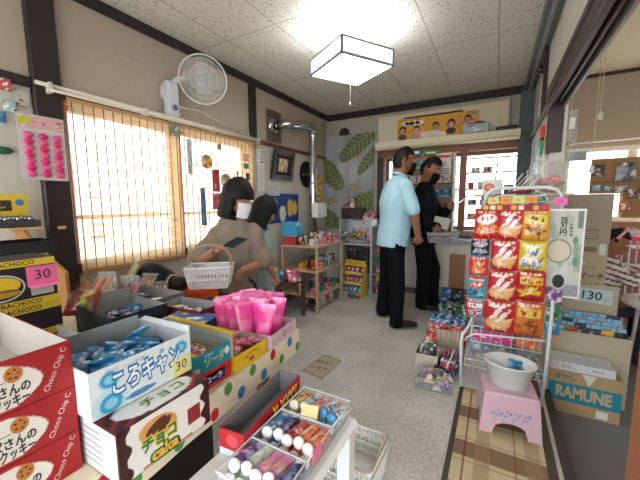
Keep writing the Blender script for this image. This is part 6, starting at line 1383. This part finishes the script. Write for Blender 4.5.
for k, (x, cl) in enumerate(((-.02, '4a4a86'), (.06, 'c8d0dc'), (.14, '2f8a94'), (.22, '2f8a94'))):
    inst('back_packet', pillow_mesh('back_packet', .10, .09, .04, blobs(640+k, c(cl), [c('e8e8ee'), c('2a3a6a'), c('d85a70')], 8)), (x, 2.36, 1.16), (-.1, 0, 0), '%s packet behind the top loop of the wire rack, %s' % (['purple', 'pale', 'teal', 'teal'][k], ['leftmost', 'second', 'third', 'rightmost'][k]), 'packet', 'packets behind the top of the wire rack')
for k in range(3): inst('side_packet', PKM[(1, 4, 7)[k]][1], (.315, 2.16, .44+.09*k), (-.1, 0, .3), 'small %s packet on the right side of the wire rack' % ['blue', 'green', 'purple'][k], 'packet')
# things on the shelf just behind the rack top: cup with tools, jar with packets, straws
t = thing('shelf_board', 'narrow board shelf behind the top of the wire rack carrying the jar and cup', 'shelf', (.13, 2.44, 1.235))
g = G(); g.box(-.27, .27, -.06, .13, 0, .015, c('c8b8a0'), 'wood', .002); g.build('shelf_top', t)
for x in (-.22, .14):
    g = G(); g.tube([(x, .08, 0), (x, .08, -1.235)], .01, c('b8bcc0')); g.build('leg', t)
ZB = 1.251
t = thing('tool_cup', 'white paper box with a red seal holding scissors and pens', 'pen holder', (-.03, 2.44, ZB))
g = G(); g.carton(-.06, .055, -.04, .04, 0, .095, c('dcdcdc'), c('b8b8b8')); g.disc((-.02, -.041, .045), (1, 0, 0), (0, 0, 1), .03, .026, c('d8604a'), n=20); g.disc((-.02, -.0415, .045), (1, 0, 0), (0, 0, 1), .018, .014, c('e8a080'), n=20); g.build('cup_body', t)
for k, (x, a_, cl, L_) in enumerate([(-.045, -.35, 'b8bcc0', .19), (-.03, -.15, 'c84a4a', .2), (-.01, -.05, 'a8a8a8', .21), (.0, .12, '3a3a40', .2), (.02, .25, 'c8ccd0', .22), (.035, .4, 'd8a840', .19), (.01, .05, '8a9098', .23)]):
    g = G(); x2, z2 = x+math.sin(a_)*L_, math.cos(a_)*L_
    g.tube([(x, 0, .01), (x2, 0, z2)], .004, c(cl), n=6)
    if k in (0, 2, 4): g.tube([(x2+.014*math.cos(b_), 0, z2+.012+.014*math.sin(b_)) for b_ in [2*PI*q/12 for q in range(13)]], .003, c('c8ccd0'), n=5, cap=False)
    tag(g.build('scissors' if k in (0, 2, 4) else 'pen', loc=(-.03, 2.44, ZB)), ['steel-handled scissors leaning left in the white seal cup', 'red pen in the white seal cup', 'grey scissors upright in the middle of the seal cup', 'black pen in the white seal cup', 'pale scissors leaning right in the seal cup', 'mustard pencil leaning far right in the seal cup', 'long grey pen standing tallest in the seal cup'][k], 'pen' if k not in (0, 2, 4) else 'scissors', 'pens and scissors in the cup')
g = G(); g.box(-.03, .03, -.03, .03, 0, .06, c('3a4438')); tag(g.build('dark_box', loc=(.065, 2.45, ZB)), 'small dark green box between the seal cup and the jar', 'box')
t = thing('candy_jar', 'big clear plastic jar half full of red and green wrapped candy', 'jar', (.265, 2.47, ZB))
g = G(); g.lathe([(0, 0), (.095, 0), (.105, .01), (.105, .15), (.09, .175), (.07, .185), (.07, .20), (.067, .20), (.067, .183), (.088, .17), (.101, .148), (.101, .012), (0, .004)], WHITE, 'clear', n=28); g.build('jar_wall', t)
g = G(); g.lathe([(0, .215), (.07, .215), (.075, .21), (.075, .19), (.072, .19)], c('d8dcdc'), 'clear', n=24); g.build('lid', t)
rnd = random.Random(17); jm = [pillow_mesh('wrapped_candy', .045, .035, .018, blobs(650+k, c(b0), [c(q) for q in p_], 6), nu=6, nv=6) for k, (b0, p_) in enumerate((('c82a36', ['e8d8d8', '8a1620']), ('d83a40', ['f0f0f0', '3a8a3a']), ('7aa03a', ['e8e8c0', 'c83030'])))]
for k in range(34):
    a_, r_ = rnd.uniform(0, 6.3), .068*math.sqrt(rnd.random()); inst('wrapped_candy', jm[(0, 1, 0, 1, 2)[k % 5]], (.265+r_*math.cos(a_), 2.47+r_*math.sin(a_), ZB+.012+.018*(k//7)), (rnd.uniform(-1, 1), rnd.uniform(-.5, .5), rnd.uniform(0, 6)), 'red or green wrapped candy inside the big clear jar', 'candy', 'wrapped candies in the clear jar')
for k in range(6):
    inst('wrapped_candy', jm[k % 2], (.13+.02*k-.06, 2.40+.012*(k % 3), ZB+.006), (-1.3, 0, k), 'red wrapped candy lying on the board in front of the jar', 'candy', 'loose red candies on the board')
for k in range(7):
    g = G(); g.tube([(0, 0, 0), (.075, .0, .12)], .0035, c(['e8e4e4', 'd8c8c8', 'f0f0f0'][k % 3]), 'gloss', n=6); tag(g.build('drinking_straw', loc=(.09+.016*k-.03, 2.40+.004*k, ZB+.006), rot=(0, .1*(k % 3), 0)), 'white wrapped straw leaning up in front of the jar', 'straw', 'straws leaning in front of the jar')
g = G(); g.ell((0, 0, .02), (.022, .02, .022), c('e0502c')); tag(g.build('orange_ball', loc=(.135, 2.50, ZB+.001)), 'small orange-red ball behind the leaning straws', 'ball')
# 1,000,000 yen style panel
t = thing('banknote_panel', 'white framed vertical panel printed like a giant banknote, beside the snack bags', 'panel', (.335, 2.18, .66), 0)
g = G(); g.box(-.085, .09, -.004, .006, 0, .50, c('e4e8ea'), 'plastic', .003)
rd = random.Random(8); NB = blobs(660, c('c3c9c1'), [c('b4bcb2'), c('ccd0c8'), c('a8b4a8')], 14, .05, .2)
def note(u, v):
    if inell(u, v, .36, .53, .34, .125): return c('cfc8b4')
    if inell(u, v, .36, .53, .37, .14): return c('6a6f6c')
    if inell(u, v, .82, .66, .08, .05) or inell(u, v, .85, .42, .08, .06): return c('5f9a74')
    if u > .84 and v > .8: return c('2c3430') if int(u*60+v*70) % 3 else NB(u, v)
    if u > .8 and .3 < v < .62 and int((u+v*1.5)*46) % 3 == 0: return c('4a524e')
    if v < .30 and inell(u, v, .42, .2, .24, .13): return c('23282c') if inell(u, v, .42, .17, .18, .08) else c('c9cfd0')
    if v < .14 and u > .3 and int((u*3+v*2)*14) % 2 == 0: return c('4a4e80')
    if v < .10 and u < .3: return c('8a6a78')
    return NB(u, v)
g.grid((-.075, -.0045, .012), (1, 0, 0), (0, 0, 1), .155, .476, 60, 170, note, 'card')
g.build('note_board', t)
g = G(); 
for k, ch in enumerate('百万円'): g.text(ch, (-.005, -.0052, .435-.034*k), (1, 0, 0), (0, 0, 1), .036, c('1e2422'), bold=.03)
for k, ch in enumerate('こども銀行券'): g.text(ch, (.03, -.0052, .45-.019*k), (1, 0, 0), (0, 0, 1), .016, c('2e3432'), bold=.02)
g.build('lettering', t)
# ================================================================ cartons on the right, lower floor
KR = c('a99a84'); FZ = -.12
def kraft(nm, x0, x1, y0, y1, z0, z1, lab, col_=None, open_=False, flap=0, extra=None):
    t = thing(nm, lab, 'carton', ((x0+x1)/2, (y0+y1)/2, z0)); g = G(); w2, d2, hh = (x1-x0)/2, (y1-y0)/2, z1-z0; cl = col_ or KR
    if open_: g.carton(-w2, w2, -d2, d2, 0, hh, cl, mul(cl, .92), .004, 'matte')
    else: g.box(-w2, w2, -d2, d2, 0, hh, cl, 'matte'); g.box(-w2, w2, -.002, .002, hh, hh+.0008, mul(cl, .6))
    if extra: extra(g, w2, d2, hh)
    g.build('box', t)
    if flap: g = G(); g.box(-w2, w2, d2-.004, d2, hh, hh+flap, mul(cl, .97), 'matte'); g.build('flap', t)
    return t
kraft('cardboard_carton', .44, .71, 2.92, 3.18, FZ, .50, 'plain cardboard carton at the bottom of the tall stack, behind the 130 carton')
def ex1(g, w, d, h):
    g.text('マーチ', (.055, -d-.001, .16), (1, 0, 0), (0, 0, 1), .05, c('3a342c'), bold=.02); g.text('パック', (.05, -d-.001, .10), (1, 0, 0), (0, 0, 1), .035, c('5a5248')); g.text('コアラの', (.03, -d-.001, .22), (1, 0, 0), (0, 0, 1), .022, c('6a6252'))
    g.box(.0, .07, -d-.001, -d, h-.06, h-.025, c('6a6152')); g.add([(-.085, -d-.0012, h-.06), (-.05, -d-.0012, h-.04), (.02, -d-.0012, h-.15), (-.01, -d-.0012, h-.17)], [(3,2,1,0)], c('b8bcb4')); g.box(.085, .12, -d-.001, -d, h-.08, h, c('c0c4c0'))
kraft('cardboard_carton', .435, .70, 2.90, 3.16, .501, .90, 'cardboard carton with dark lettering in the middle of the tall stack', extra=ex1)
def ex2(g, w, d, h):
    g.box(-.03, .07, -d-.001, -d, .03, .10, c('5f574a')); g.box(-.025, .065, -d-.0015, -d-.001, .037, .093, KR)
    for k in range(4): g.box(-.02, .06, -d-.002, -d-.0015, .045+k*.012, .05+k*.012, c('6f6656'))
kraft('cardboard_carton', .43, .705, 2.90, 3.17, .901, 1.25, 'plain cardboard carton on top of the tall stack, seen beside the banknote panel', c('9c9280'), extra=ex2)
kraft('snack_carton', .362, .775, 2.56, 2.88, FZ, .345, 'open pale carton full of upright snack packets, with the 130 sign at its back', c('b0a894'), True, .26, lambda g, w, d, h: g.box(-.20, -.15, -d-.001, -d, h-.10, h-.03, c('c8a08a')))
g = G(); g.box(-.10, .11, -.002, .0, 0, .105, c('b4c4cc')); g.text('130', (-.01, -.003, .052), (1, 0, 0), (0, 0, 1), .085, c('23282e'), bold=.012); g.text('えん', (.08, -.003, .03), (1, 0, 0), (0, 0, 1), .018, c('3a4046'))
tag(g.build('price_sign', loc=(.63, 2.868, .475), rot=(0, .05, 0)), 'pale blue sign reading 130 on the back flap of the open snack carton', 'price sign')
rnd = random.Random(23)
UP = [pillow_mesh('upright_packet', .075, .11, .02, blobs(670+k, c(b0), [c(q) for q in p_], 8, .08, .25), nu=8, nv=8, mat='card') for k, (b0, p_) in enumerate((('8ac0dc', ['e0eef4', '3a7ab0', 'c83a40']), ('c03a34', ['2a8a4a', 'e8e0d8', '7a1a20']), ('3a3a5a', ['d8c0b8', '8ac0dc', '1e1e30']), ('d8b03a', ['f0ece0', 'c84a30', '3a3a3a']), ('1c1c22', ['4a4a50']), ('5ab0dc', ['e8f4fa', 'd8804a'])))]
for r_ in range(5):
    for k in range(6):
        q = (0, 1, 2, 2, 3, 4)[k] if r_ == 0 else (0, 5, 0, 2, 0, 5)[(k+r_) % 6]
        inst('snack_packet', UP[q], (.405+.066*k+rnd.uniform(-.005, .005), 2.60+.052*r_, .255+.012*r_), (-.16, 0, rnd.uniform(-.06, .06)), '%s snack packet, row %s from the front, %s in the 130 carton' % (['pale blue', 'red', 'dark violet', 'yellow', 'black', 'sky blue'][q], ['first', 'second', 'third', 'fourth', 'fifth'][r_], ['leftmost', 'second from left', 'third from left', 'fourth from left', 'fifth from left', 'rightmost'][k]), 'snack packet', 'upright packets in the 130 carton')
g = G(); g.box(-.19, .19, -.15, .10, 0, .36, c('6a5c50')); tag(g.build('packet_support', loc=(.568, 2.73, FZ+.005)), 'inner filler block the packets stand on inside the 130 carton', 'filler block')
def exr(g, w, d, h):
    g.box(-w, w, -d-.0006, -d, .075, .195, c('1f7f94')); g.text('RAMUNE', (0, -d-.0014, .135), (1, 0, 0), (0, 0, 1), .098, c('b8a888'), bold=.045, maxw=.27); g.text('冷やし', (-.09, -d-.0014, .232), (1, 0, 0), (0, 0, 1), .04, c('3a6a70'), bold=.02)
    g.box(.07, .125, -d-.0012, -d-.0006, .012, .06, c('d8dcd8')); g.add([(-.01, -d-.001, .27), (.06, -d-.001, .27), (.025, -d-.001, .20)], [(0,2,1)], c('cfd2cc')); g.box(-.05, .05, -d-.001, -d-.0006, .05, .06, c('c88a70'))
kraft('ramune_carton', .34, .70, 2.365, 2.52, FZ, .152, 'cardboard carton with a teal band reading RAMUNE on the lower floor', c('a8926e'), extra=exr)
kraft('white_carton', .345, .665, 2.37, 2.535, .153, .205, 'flat white printed carton lying on top of the RAMUNE carton', c('c9ced6'), extra=lambda g, w, d, h: (g.text('おかし', (-.06, -d-.001, .026), (1, 0, 0), (0, 0, 1), .026, c('5a5a6a')), g.text('PACK', (.08, -d-.001, .026), (1, 0, 0), (0, 0, 1), .022, c('4a4a5a')), g.box(-.15, -.11, -d-.001, -d, .01, .042, c('d8b8c0'))))
# low wooden cabinet at the right edge
t = thing('wooden_cabinet', 'orange-brown wooden cabinet edge at the far right close to the camera', 'cabinet', (.62, .85, FZ))
g = G(); g.box(-.225, .25, -.35, .40, 0, 1.0, c('a8683e'), 'wood', .004); g.build('body', t); g = G(); g.box(-.23, .26, -.36, .41, 1.0, 1.02, c('8f5632'), 'wood', .004); g.build('top_board', t)
# ================================================================ snack boxes along the floor
def floor_tray(nm, x, y, rz, w_, d_, h_, outc, lab, inn=None, mat='card', z=0):
    t = thing(nm, lab, 'box', (x, y, z), rz); g = G(); g.carton(-w_/2, w_/2, -d_/2, d_/2, 0, h_, c(outc), inn or mul(c(outc), .9), mat=mat); g.build('box', t); return t
t = thing('clear_basket', 'clear plastic basket of triangular candy packs, nearest on the floor', 'basket', (-.30, 2.075, 0), .12)
g = G(); 
for a_ in ((-.115, .115, -.08, .08, 0, .003), (-.115, -.112, -.08, .08, .003, .075), (.112, .115, -.08, .08, .003, .075), (-.112, .112, -.08, -.077, .003, .075), (-.112, .112, .077, .08, .003, .075)): g.box(*a_, WHITE, 'clear')
g.build('basket_wall', t); g = G(); g.tube([(-.117, -.082, .075), (.117, -.082, .075), (.117, .082, .075), (-.117, .082, .075), (-.117, -.082, .075)], .003, c('a8b0b4'), n=6, cap=False); g.build('rim', t)
rnd = random.Random(41)
def tri_mesh(c1, c2):
    g = G(); a_ = .032; P = [V((-a_, -a_*.6, 0)), V((a_, -a_*.6, 0)), V((0, a_*1.1, 0)), V((0, 0, a_*1.7))]
    for f in ((0, 1, 3), (1, 2, 3), (2, 0, 3)):
        A, B_, C_ = P[f[0]], P[f[1]], P[f[2]]
        n = 6
        for i in range(n):
            for j in range(n-i):
                q = lambda u, v: tuple(A+(B_-A)*(u/n)+(C_-A)*(v/n))
                cl = c(c1) if (j < 3) else c(c2)
                if (i+j) == 2 and j == 1: cl = c('f0ece0')
                g.add([q(i, j), q(i+1, j), q(i, j+1)], [(0, 1, 2)], cl, 'film')
                if i+j < n-1: g.add([q(i+1, j), q(i+1, j+1), q(i, j+1)], [(0, 1, 2)], cl, 'film')
    g.add([tuple(P[0]), tuple(P[2]), tuple(P[1])], [(0, 1, 2)], c(c1)); return g.mesh('triangle_pack')
TR = [tri_mesh('7a5aa0', 'c8b8d8'), tri_mesh('d8a83a', 'e8d8a0'), tri_mesh('d8d0c8', '8a6ab0')]
for k in range(16): q = k % 3; inst('triangle_pack', TR[q], (-.30+(-.082+.055*(k % 4))+rnd.uniform(-.006, .006), 2.075+(-.052+.036*((k//4) % 4)), .012+.035*(k % 2)), (rnd.uniform(-.6, .6), rnd.uniform(-.6, .6), rnd.uniform(0, 6)), '%s triangular candy pack in the clear floor basket' % ['purple', 'golden yellow', 'cream and purple'][q], 'candy pack', '%s triangular packs in the clear basket' % ['purple', 'golden', 'cream'][q])
floor_tray('snack_tray', -.385, 2.30, .05, .15, .17, .13, 'c8c4b4', 'pale upright carton of green and red packets behind the clear basket')
floor_tray('snack_tray', -.245, 2.30, -.1, .12, .28, .08, '3a3a44', 'dark carton of long thin blue and red candy sticks by the rack leg')
FM = [(n_, pillow_mesh('snack_packet', .09, .12, .02, blobs(700+k, c(b0), [c(q) for q in p_], 9, .05, .2), nu=9, nv=10)) for k, (n_, b0, p_) in enumerate((('green and white', '2a6a4a', ['e0e8e0', '1a2a2a', '6aa080', 'c8d8d0']), ('red and yellow', 'c02a2a', ['e8c850', 'f0e8e0', '7a1a1a', 'e87a3a']), ('blue', '2a74b8', ['e0ecf4', '1a3a7a', 'c83a40', '7ac0e8']), ('dark', '2a2c34', ['8a9298', 'd8dcd8', '4a6a60']), ('pink and white', 'd85a6a', ['f4e8e8', 'a02a3a', 'e8d060'])))]
for k in range(6): inst('snack_packet', FM[(3, 0, 3, 0, 1, 1)[k]][1], (-.385+rnd.uniform(-.012, .012), 2.245+.024*k, .045+.006*k), (-.5, 0, rnd.uniform(-.1, .1)), '%s packet in the pale upright floor carton, %s from the front' % (FM[(3, 0, 3, 0, 1, 1)[k]][0], ['first', 'second', 'third', 'fourth', 'fifth', 'last'][k]), 'snack packet', 'packets in the pale upright carton')
for k in range(14):
    cl = ['2a4a9a', 'c82a3a', '2a3a7a', 'd83a44', 'e8e4e4', 'c02030'][k % 6]; g = G(); L_ = .20; g.tube([(0, 0, 0), (0, L_, .06)], .007, c(cl), 'film', n=8); g.box(-.0072, .0072, .05, .09, .016, .03, c('e8e8f0'), 'film')
    tag(g.build('candy_stick', loc=(-.285+.0135*(k % 7), 2.20+.01*(k//7), .045+.022*(k//7)), rot=(0, 0, rnd.uniform(-.12, .12)-.12)), '%s long wrapped candy stick in the dark floor carton' % {'2a4a9a': 'blue', 'c82a3a': 'red', '2a3a7a': 'navy', 'd83a44': 'bright red', 'e8e4e4': 'white', 'c02030': 'crimson'}[cl], 'candy stick', '%s candy sticks in the dark carton' % {'2a4a9a': 'blue', 'c82a3a': 'red', '2a3a7a': 'navy', 'd83a44': 'bright red', 'e8e4e4': 'white', 'c02030': 'crimson'}[cl])
t = thing('cream_carton', 'cream carton with ridged upright flap between the stick carton and the red packets', 'carton', (-.275, 2.53, 0))
g = G(); g.carton(-.10, .11, -.08, .06, 0, .10, c('c8c0ac'), c('bab29e')); 
for k in range(12): g.box(-.10+.0175*k, -.087+.0175*k, .055, .062, .10, .19+.0*k, c('cdc5b0') if k % 2 else c('b9b19c'))
g.build('box', t)
def row_tray(x0, x1, y0, y1, fm, n, cols, trayc, nm):
    tl = floor_tray('snack_tray', (x0+x1)/2, (y0+y1)/2, 0, x1-x0, y1-y0, .05, trayc, 'low carton filled with a row of %s snack packets on the floor' % nm)
    for r_ in range(n):
        for k in range(cols): inst('snack_packet', FM[fm[(r_+k) % len(fm)]][1], (x0+.05+(x1-x0-.10)*k/max(1, cols-1), y0+.04+(y1-y0-.06)*r_/n, .035+.012*(k % 2)), (-.75+rnd.uniform(-.12, .12), rnd.uniform(-.1, .1), rnd.uniform(-.25, .25)), '%s packet in the floor carton of %s packets, %s, %s' % (FM[fm[(r_+k) % len(fm)]][0], nm, ['front row', 'second row', 'third row', 'fourth row', 'fifth row', 'sixth row'][r_], ['left end', 'left of centre', 'centre', 'right of centre', 'right end'][k if cols == 5 else (0, 1, 3, 4)[k]]), 'snack packet', '%s packets on the floor' % nm)
row_tray(-.48, -.17, 2.62, 2.86, (1, 4, 1), 4, 4, 'a83030', 'red'); row_tray(-.50, -.18, 2.90, 3.16, (2, 2, 3), 4, 4, '3a6aa0', 'blue'); row_tray(-.47, -.16, 3.22, 3.55, (0, 3, 0), 5, 4, '3a6a50', 'green')
for k, (x, y, cl, pl_, lab) in enumerate(((-.46, 3.865, '2f6ea8', ['d8e4ec', '1a3a6a'], 'blue and white boxed snack at the foot of the counter, left'), (-.335, 3.865, '24242a', ['b8b0b0', '5a5058'], 'black boxed snack at the foot of the counter, middle'), (-.21, 3.865, 'a82a3a', ['e8d0d4', '7a1a2a'], 'dark red boxed snack at the foot of the counter, right'))):
    for q in range(2):
        g = G(); g.box(-.055, .055, -.045, .045, 0, .10, c(cl)); g.grid((-.055, -.0455, 0), (1, 0, 0), (0, 0, 1), .11, .10, 12, 10, blobs(720+k*2+q, c(cl), [c(z_) for z_ in pl_], 7, .08, .2)); tag(g.build('snack_box', loc=(x, y, .101*q), rot=(0, 0, .1*(k-1)+.05*q)), lab + (', lower of two' if q == 0 else ', upper of two'), 'box', 'boxed snacks at the foot of the counter')
g = G(); g.lathe([(0, 0), (.07, 0), (.095, .05), (.092, .05), (.068, .004), (0, .004)], c('8a9a94'), n=22); tag(g.build('grey_bowl', loc=(-.38, 3.70, 0)), 'grey-green plastic bowl on the floor in front of the boxed snacks at the counter foot', 'bowl')
# ================================================================ far right corner details
t = thing('security_camera', 'small black dome camera at the top of the right wall', 'camera', (.262, 3.30, 2.28))
g = G(); g.ell((0, 0, 0), (.035, .035, .035), c('161618'), 'gloss', 18, 12); g.build('dome', t); g = G(); g.box(-.01, .028, -.02, .02, -.01, .045, c('2a2a2c')); g.build('bracket', t)
g = G(); g.tube([(.0, -.02, -.03), (-.0, .05, -.2), (.01, .25, -.6), (.01, .3, -.85)], .004, c('8a8c8c'), n=6); g.build('cable', t)
t = thing('hanging_toy', 'red and green plastic toy hanging on the right wall beside the dark post', 'toy', (.252, 2.74, 1.55))
g = G(); g.box(-.014, .014, -.03, .03, .09, .17, c('d8382c'), 'plastic', .008); g.build('red_part', t); g = G(); g.add([(-.014, -.03, .07), (.014, -.03, .07), (.014, .03, .07), (-.014, .03, .07), (-.01, -.012, -.02), (.01, -.012, -.02), (.01, .012, -.02), (-.01, .012, -.02)], [(0,1,2,3), (7,6,5,4), (4,5,1,0), (5,6,2,1), (6,7,3,2), (7,4,0,3)], c('1f9a4c'), 'plastic'); g.build('green_part', t)
g = G(); g.box(-.012, .012, -.03, .03, .07, .088, c('26262a')); g.build('black_band', t)
def wall_poster(y, z, w_, h_, base, pal, seed, lab):
    g = G(); g.box(0, .003, -w_/2, w_/2, 0, h_, c(base)); g.grid((-.0008, w_/2, 0), (0, -1, 0), (0, 0, 1), w_, h_, int(w_*90), int(h_*90), blobs(seed, c(base), [c(q) for q in pal], 16, .04, .16)); tag(g.build('poster', loc=(.287, y, z)), lab, 'poster')
wall_poster(3.35, 1.26, .36, .42, '8fb0c4', ['e4ecee', '4a6a88', 'c8a860', '2a3a4a'], 801, 'blue and white poster on the right wall near the back corner')
wall_poster(2.92, 1.30, .22, .38, 'd8c88a', ['e8e0c0', '4a7a8a', 'a87a3a'], 802, 'yellowish poster on the right wall next to the hanging toy')
t = thing('clear_curtain', 'narrow clear plastic strip hanging down beside the dark post', 'plastic strip', (.41, 2.72, 1.35)); g = G(); g.grid((-.03, 0, 0), (1, 0, 0), (0, 0, 1), .06, .45, 4, 16, WHITE, 'clear', lambda u, v: .006*math.sin(v*20)); g.build('sheet', t)
g = G(); g.box(-.015, .015, -.01, .0, .33, .40, c('d8dede'), 'plastic'); g.build('clip', t)
# side room: curtain rail, cords, cardboard display board with packets
g = G(); g.tube([(.60, 4.10, 1.775), (2.1, 4.10, 1.80)], .010, c('e4e2da')); 
for x in (.64, 1.2, 1.8): g.box(x-.008, x+.008, 4.10, 4.2, 1.765+.005*x, 1.80+.005*x, c('e4e2da'))
tag(g.build('curtain_rail'), 'white curtain rail above the side room window', 'curtain rail')
for k, (x, y, z0, lab) in enumerate(((.705, 3.60, 1.50, 'long pale lamp pull cord in the side room, the one nearer the wall end'), (.735, 3.62, 1.95, 'shorter pale cord with a paper tag in the side room'), (.53, 3.58, 1.55, 'pale cord hanging close behind the dark lintel'))):
    t = thing('pull_cord', lab, 'cord', (x, y, z0)); g = G(); g.tube([(0, 0, 0), (0, 0, CE-z0-.002)], .003, c('d8ccb0'), n=6); g.build('cord', t)
    g = G(); g.add([(-.02, 0, -.05), (.015, 0, -.06), (.02, 0, .0), (-.005, 0, .02), (-.02, .006, -.05), (.015, .006, -.06), (.02, .006, .0), (-.005, .006, .02)], [(3,2,1,0), (4,5,6,7), (0,1,5,4), (1,2,6,5), (2,3,7,6), (3,0,4,7)], c('dfe4e2')); g.build('paper_tag', t)
g = G(); g.box(-.09, .09, -.003, 0, 0, .09, c('a8b4b4')); 
for k in range(3): g.box(-.08, .08, -.004, -.003, .02+.022*k, .026+.022*k, c('8a9898'))
tag(g.build('grey_notice', loc=(.66, 4.06, 1.60)), 'grey notice hanging from the rail in front of the side room window', 'notice')
t = thing('display_board', 'brown cardboard display board hung with small packets in front of the side window', 'display board', (1.02, 3.97, 1.0))
g = G(); g.box(-.245, .30, 0, .012, .27, .60, c('a8845c'), 'matte'); g.box(-.02, .19, -.10, .0, .05, .27, c('a07c54'), 'matte'); g.box(-.245, .3, -.02, .012, .37, .385, c('8a6a48')); g.build('board', t)
for k, (x, z, w_, h_, b0, pl_) in enumerate([(-.19, .42, .08, .12, '4a403a', ['8a8078', 'b0a8a0']), (.0, .38, .14, .17, '6a6a72', ['d8d8dc', 'b05a70', '2a3038', 'e8e8e8']), (.18, .42, .12, .12, '7a6a52', ['d8c8a8', '5aa08a']), (-.20, .30, .06, .05, '7ab0c8', ['e0eef4']), (-.12, .295, .06, .05, '5a9ab0', ['e8f0f0']), (-.02, .27, .09, .07, 'c8c4c0', ['5a5a60']), (.04, .22, .07, .09, '8a5a4a', ['d8c8c0', '3a2a2a']), (.11, .22, .07, .09, '2a2a2e', ['e8e8e8', '8a8a8a']), (.18, .22, .07, .09, '26262a', ['d8d8dc', '6a6a70']), (.25, .22, .07, .09, '3a4a40', ['a8c8a8', 'c0ccc0']), (-.005, .10, .08, .10, 'd87a3a', ['e8e0d8', '3a4a8a'])]):
    inst('hung_packet', pillow_mesh('hung_packet', w_, h_, .02, blobs(820+k, c(b0), [c(q) for q in pl_], 7, .08, .25), nu=9, nv=9), (1.02+x, 3.94 if z > .26 else 3.855, 1.0+z), (0, 0, 0), ['dark brown packet at the upper left of the brown board', 'large grey and pink packet at the top of the brown board', 'olive packet at the upper right of the brown board', 'pale blue packet at the far left of the brown board', 'second pale blue packet on the brown board', 'pale grey packet in the middle of the brown board', 'brown and white packet in the lower row of the board', 'black and white packet in the lower row, left one', 'black and white packet in the lower row, right one', 'green-grey packet at the right end of the lower row', 'orange and blue packet under the brown board'][k], 'packet', 'packets hung on the brown board')
g = G(); g.tube([(1.02, 3.98, 1.6), (1.02, 3.98, 1.79)], .002, c('c8c0b0')); tag(g.build('board_string'), 'thin string holding the brown display board to the curtain rail', 'string')
g = G(); g.box(-.05, .05, 0, .006, 0, .10, c('dcd6c4')); g.box(-.02, .02, -.012, 0, .03, .07, c('c8c2b0')); tag(g.build('wall_switch', loc=(1.30, 4.19, 1.98)), 'cream switch plate high on the side room wall', 'switch')
# white low table with items by the child
t = thing('low_table', 'white round low table in front of the child in the side room', 'table', (1.16, 3.10, FZ)); g = G(); g.lathe([(0, .56), (.28, .56), (.30, .57), (.30, .59), (.28, .60), (0, .60)], c('dcdad4'), n=36); g.build('tabletop', t)
for a_ in (.8, 2.4, 3.9, 5.5):
    g = G(); g.tube([(.22*math.cos(a_), .22*math.sin(a_), .56), (.25*math.cos(a_), .25*math.sin(a_), 0)], .014, c('c8c4bc')); g.build('leg', t)
g = G(); g.box(-.11, .11, -.08, .08, 0, .02, c('4a4e54'), 'plastic', .004); g.box(-.09, .09, -.06, .06, .0205, .021, c('d8dce0')); tag(g.build('writing_board', loc=(1.08, 3.08, FZ+.601), rot=(0, 0, .3)), 'white and dark drawing board lying on the low table', 'board')
t = thing('lattice_rack', 'white and pink lattice storage racks under the side room window', 'rack', (1.35, 4.05, FZ))
g = G(); 
for r_ in range(6):
    g.box(-.65, .65, -.1, .1, .08+.16*r_, .10+.16*r_, c('e4dcd8'), 'plastic')
for k in range(27): g.box(-.65+.05*k, -.638+.05*k, -.1, -.09, 0, .95, c('d8b8b0') if k % 2 else c('ece6e2'), 'plastic')
g.box(-.65, .65, .09, .1, 0, .95, c('b8807a')); g.build('lattice', t)
g = G(); g.tube([(-.14, -.02, 0), (-.05, .0, .02), (.05, 0, .01), (.13, .02, .02)], [.012, .02, .02, .01], c('d83a7a'), n=8); tag(g.build('pink_cloth', loc=(1.18, 4.05, FZ+.955)), 'bright pink rolled cloth on top of the lattice rack', 'cloth')
# ================================================================ smaller pieces belong to the part that carries them
SUB = {'dial': 'switch_box', 'power_cord': 'switch_box', 'hub_badge': 'blades', 'collar': 'top', 'hair_tie': 'hair_bun', 'ceiling_rosette': 'cable', 'binding_cords': 'slat_sheet', 'horn': 'head',
       'paper_tag': 'cord', 'flange': 'wall_plate', 'black_band': 'red_part', 'lid': 'jar_wall', 'header_strip': 'clear_wrapper', 'bin_rim': 'bin_wall', 'printed_motif': 'leg_skirt', 'lettering': 'note_board',
       'clip': 'sheet', 'panel_door': 'body', 'rim': 'basket_wall', 'toy_domes': 'tray', 'lid_flap': 'box', 'flap': 'box', 'handle': 'basket_body', 'packet': 'backing', 'blister': 'backing_card', 'ring_tube': 'lamp_frame'}
for root in [o for o in bpy.data.objects if o.parent is None and o.type == 'EMPTY']:
    kids = list(root.children); by = {}
    for k in kids: by.setdefault(k.name.split('.')[0], k)
    for k in kids:
        tgt = by.get(SUB.get(k.name.split('.')[0], ''))
        if tgt is not None and tgt is not k: k.parent = tgt; k.matrix_parent_inverse = tgt.matrix_basis.inverted()
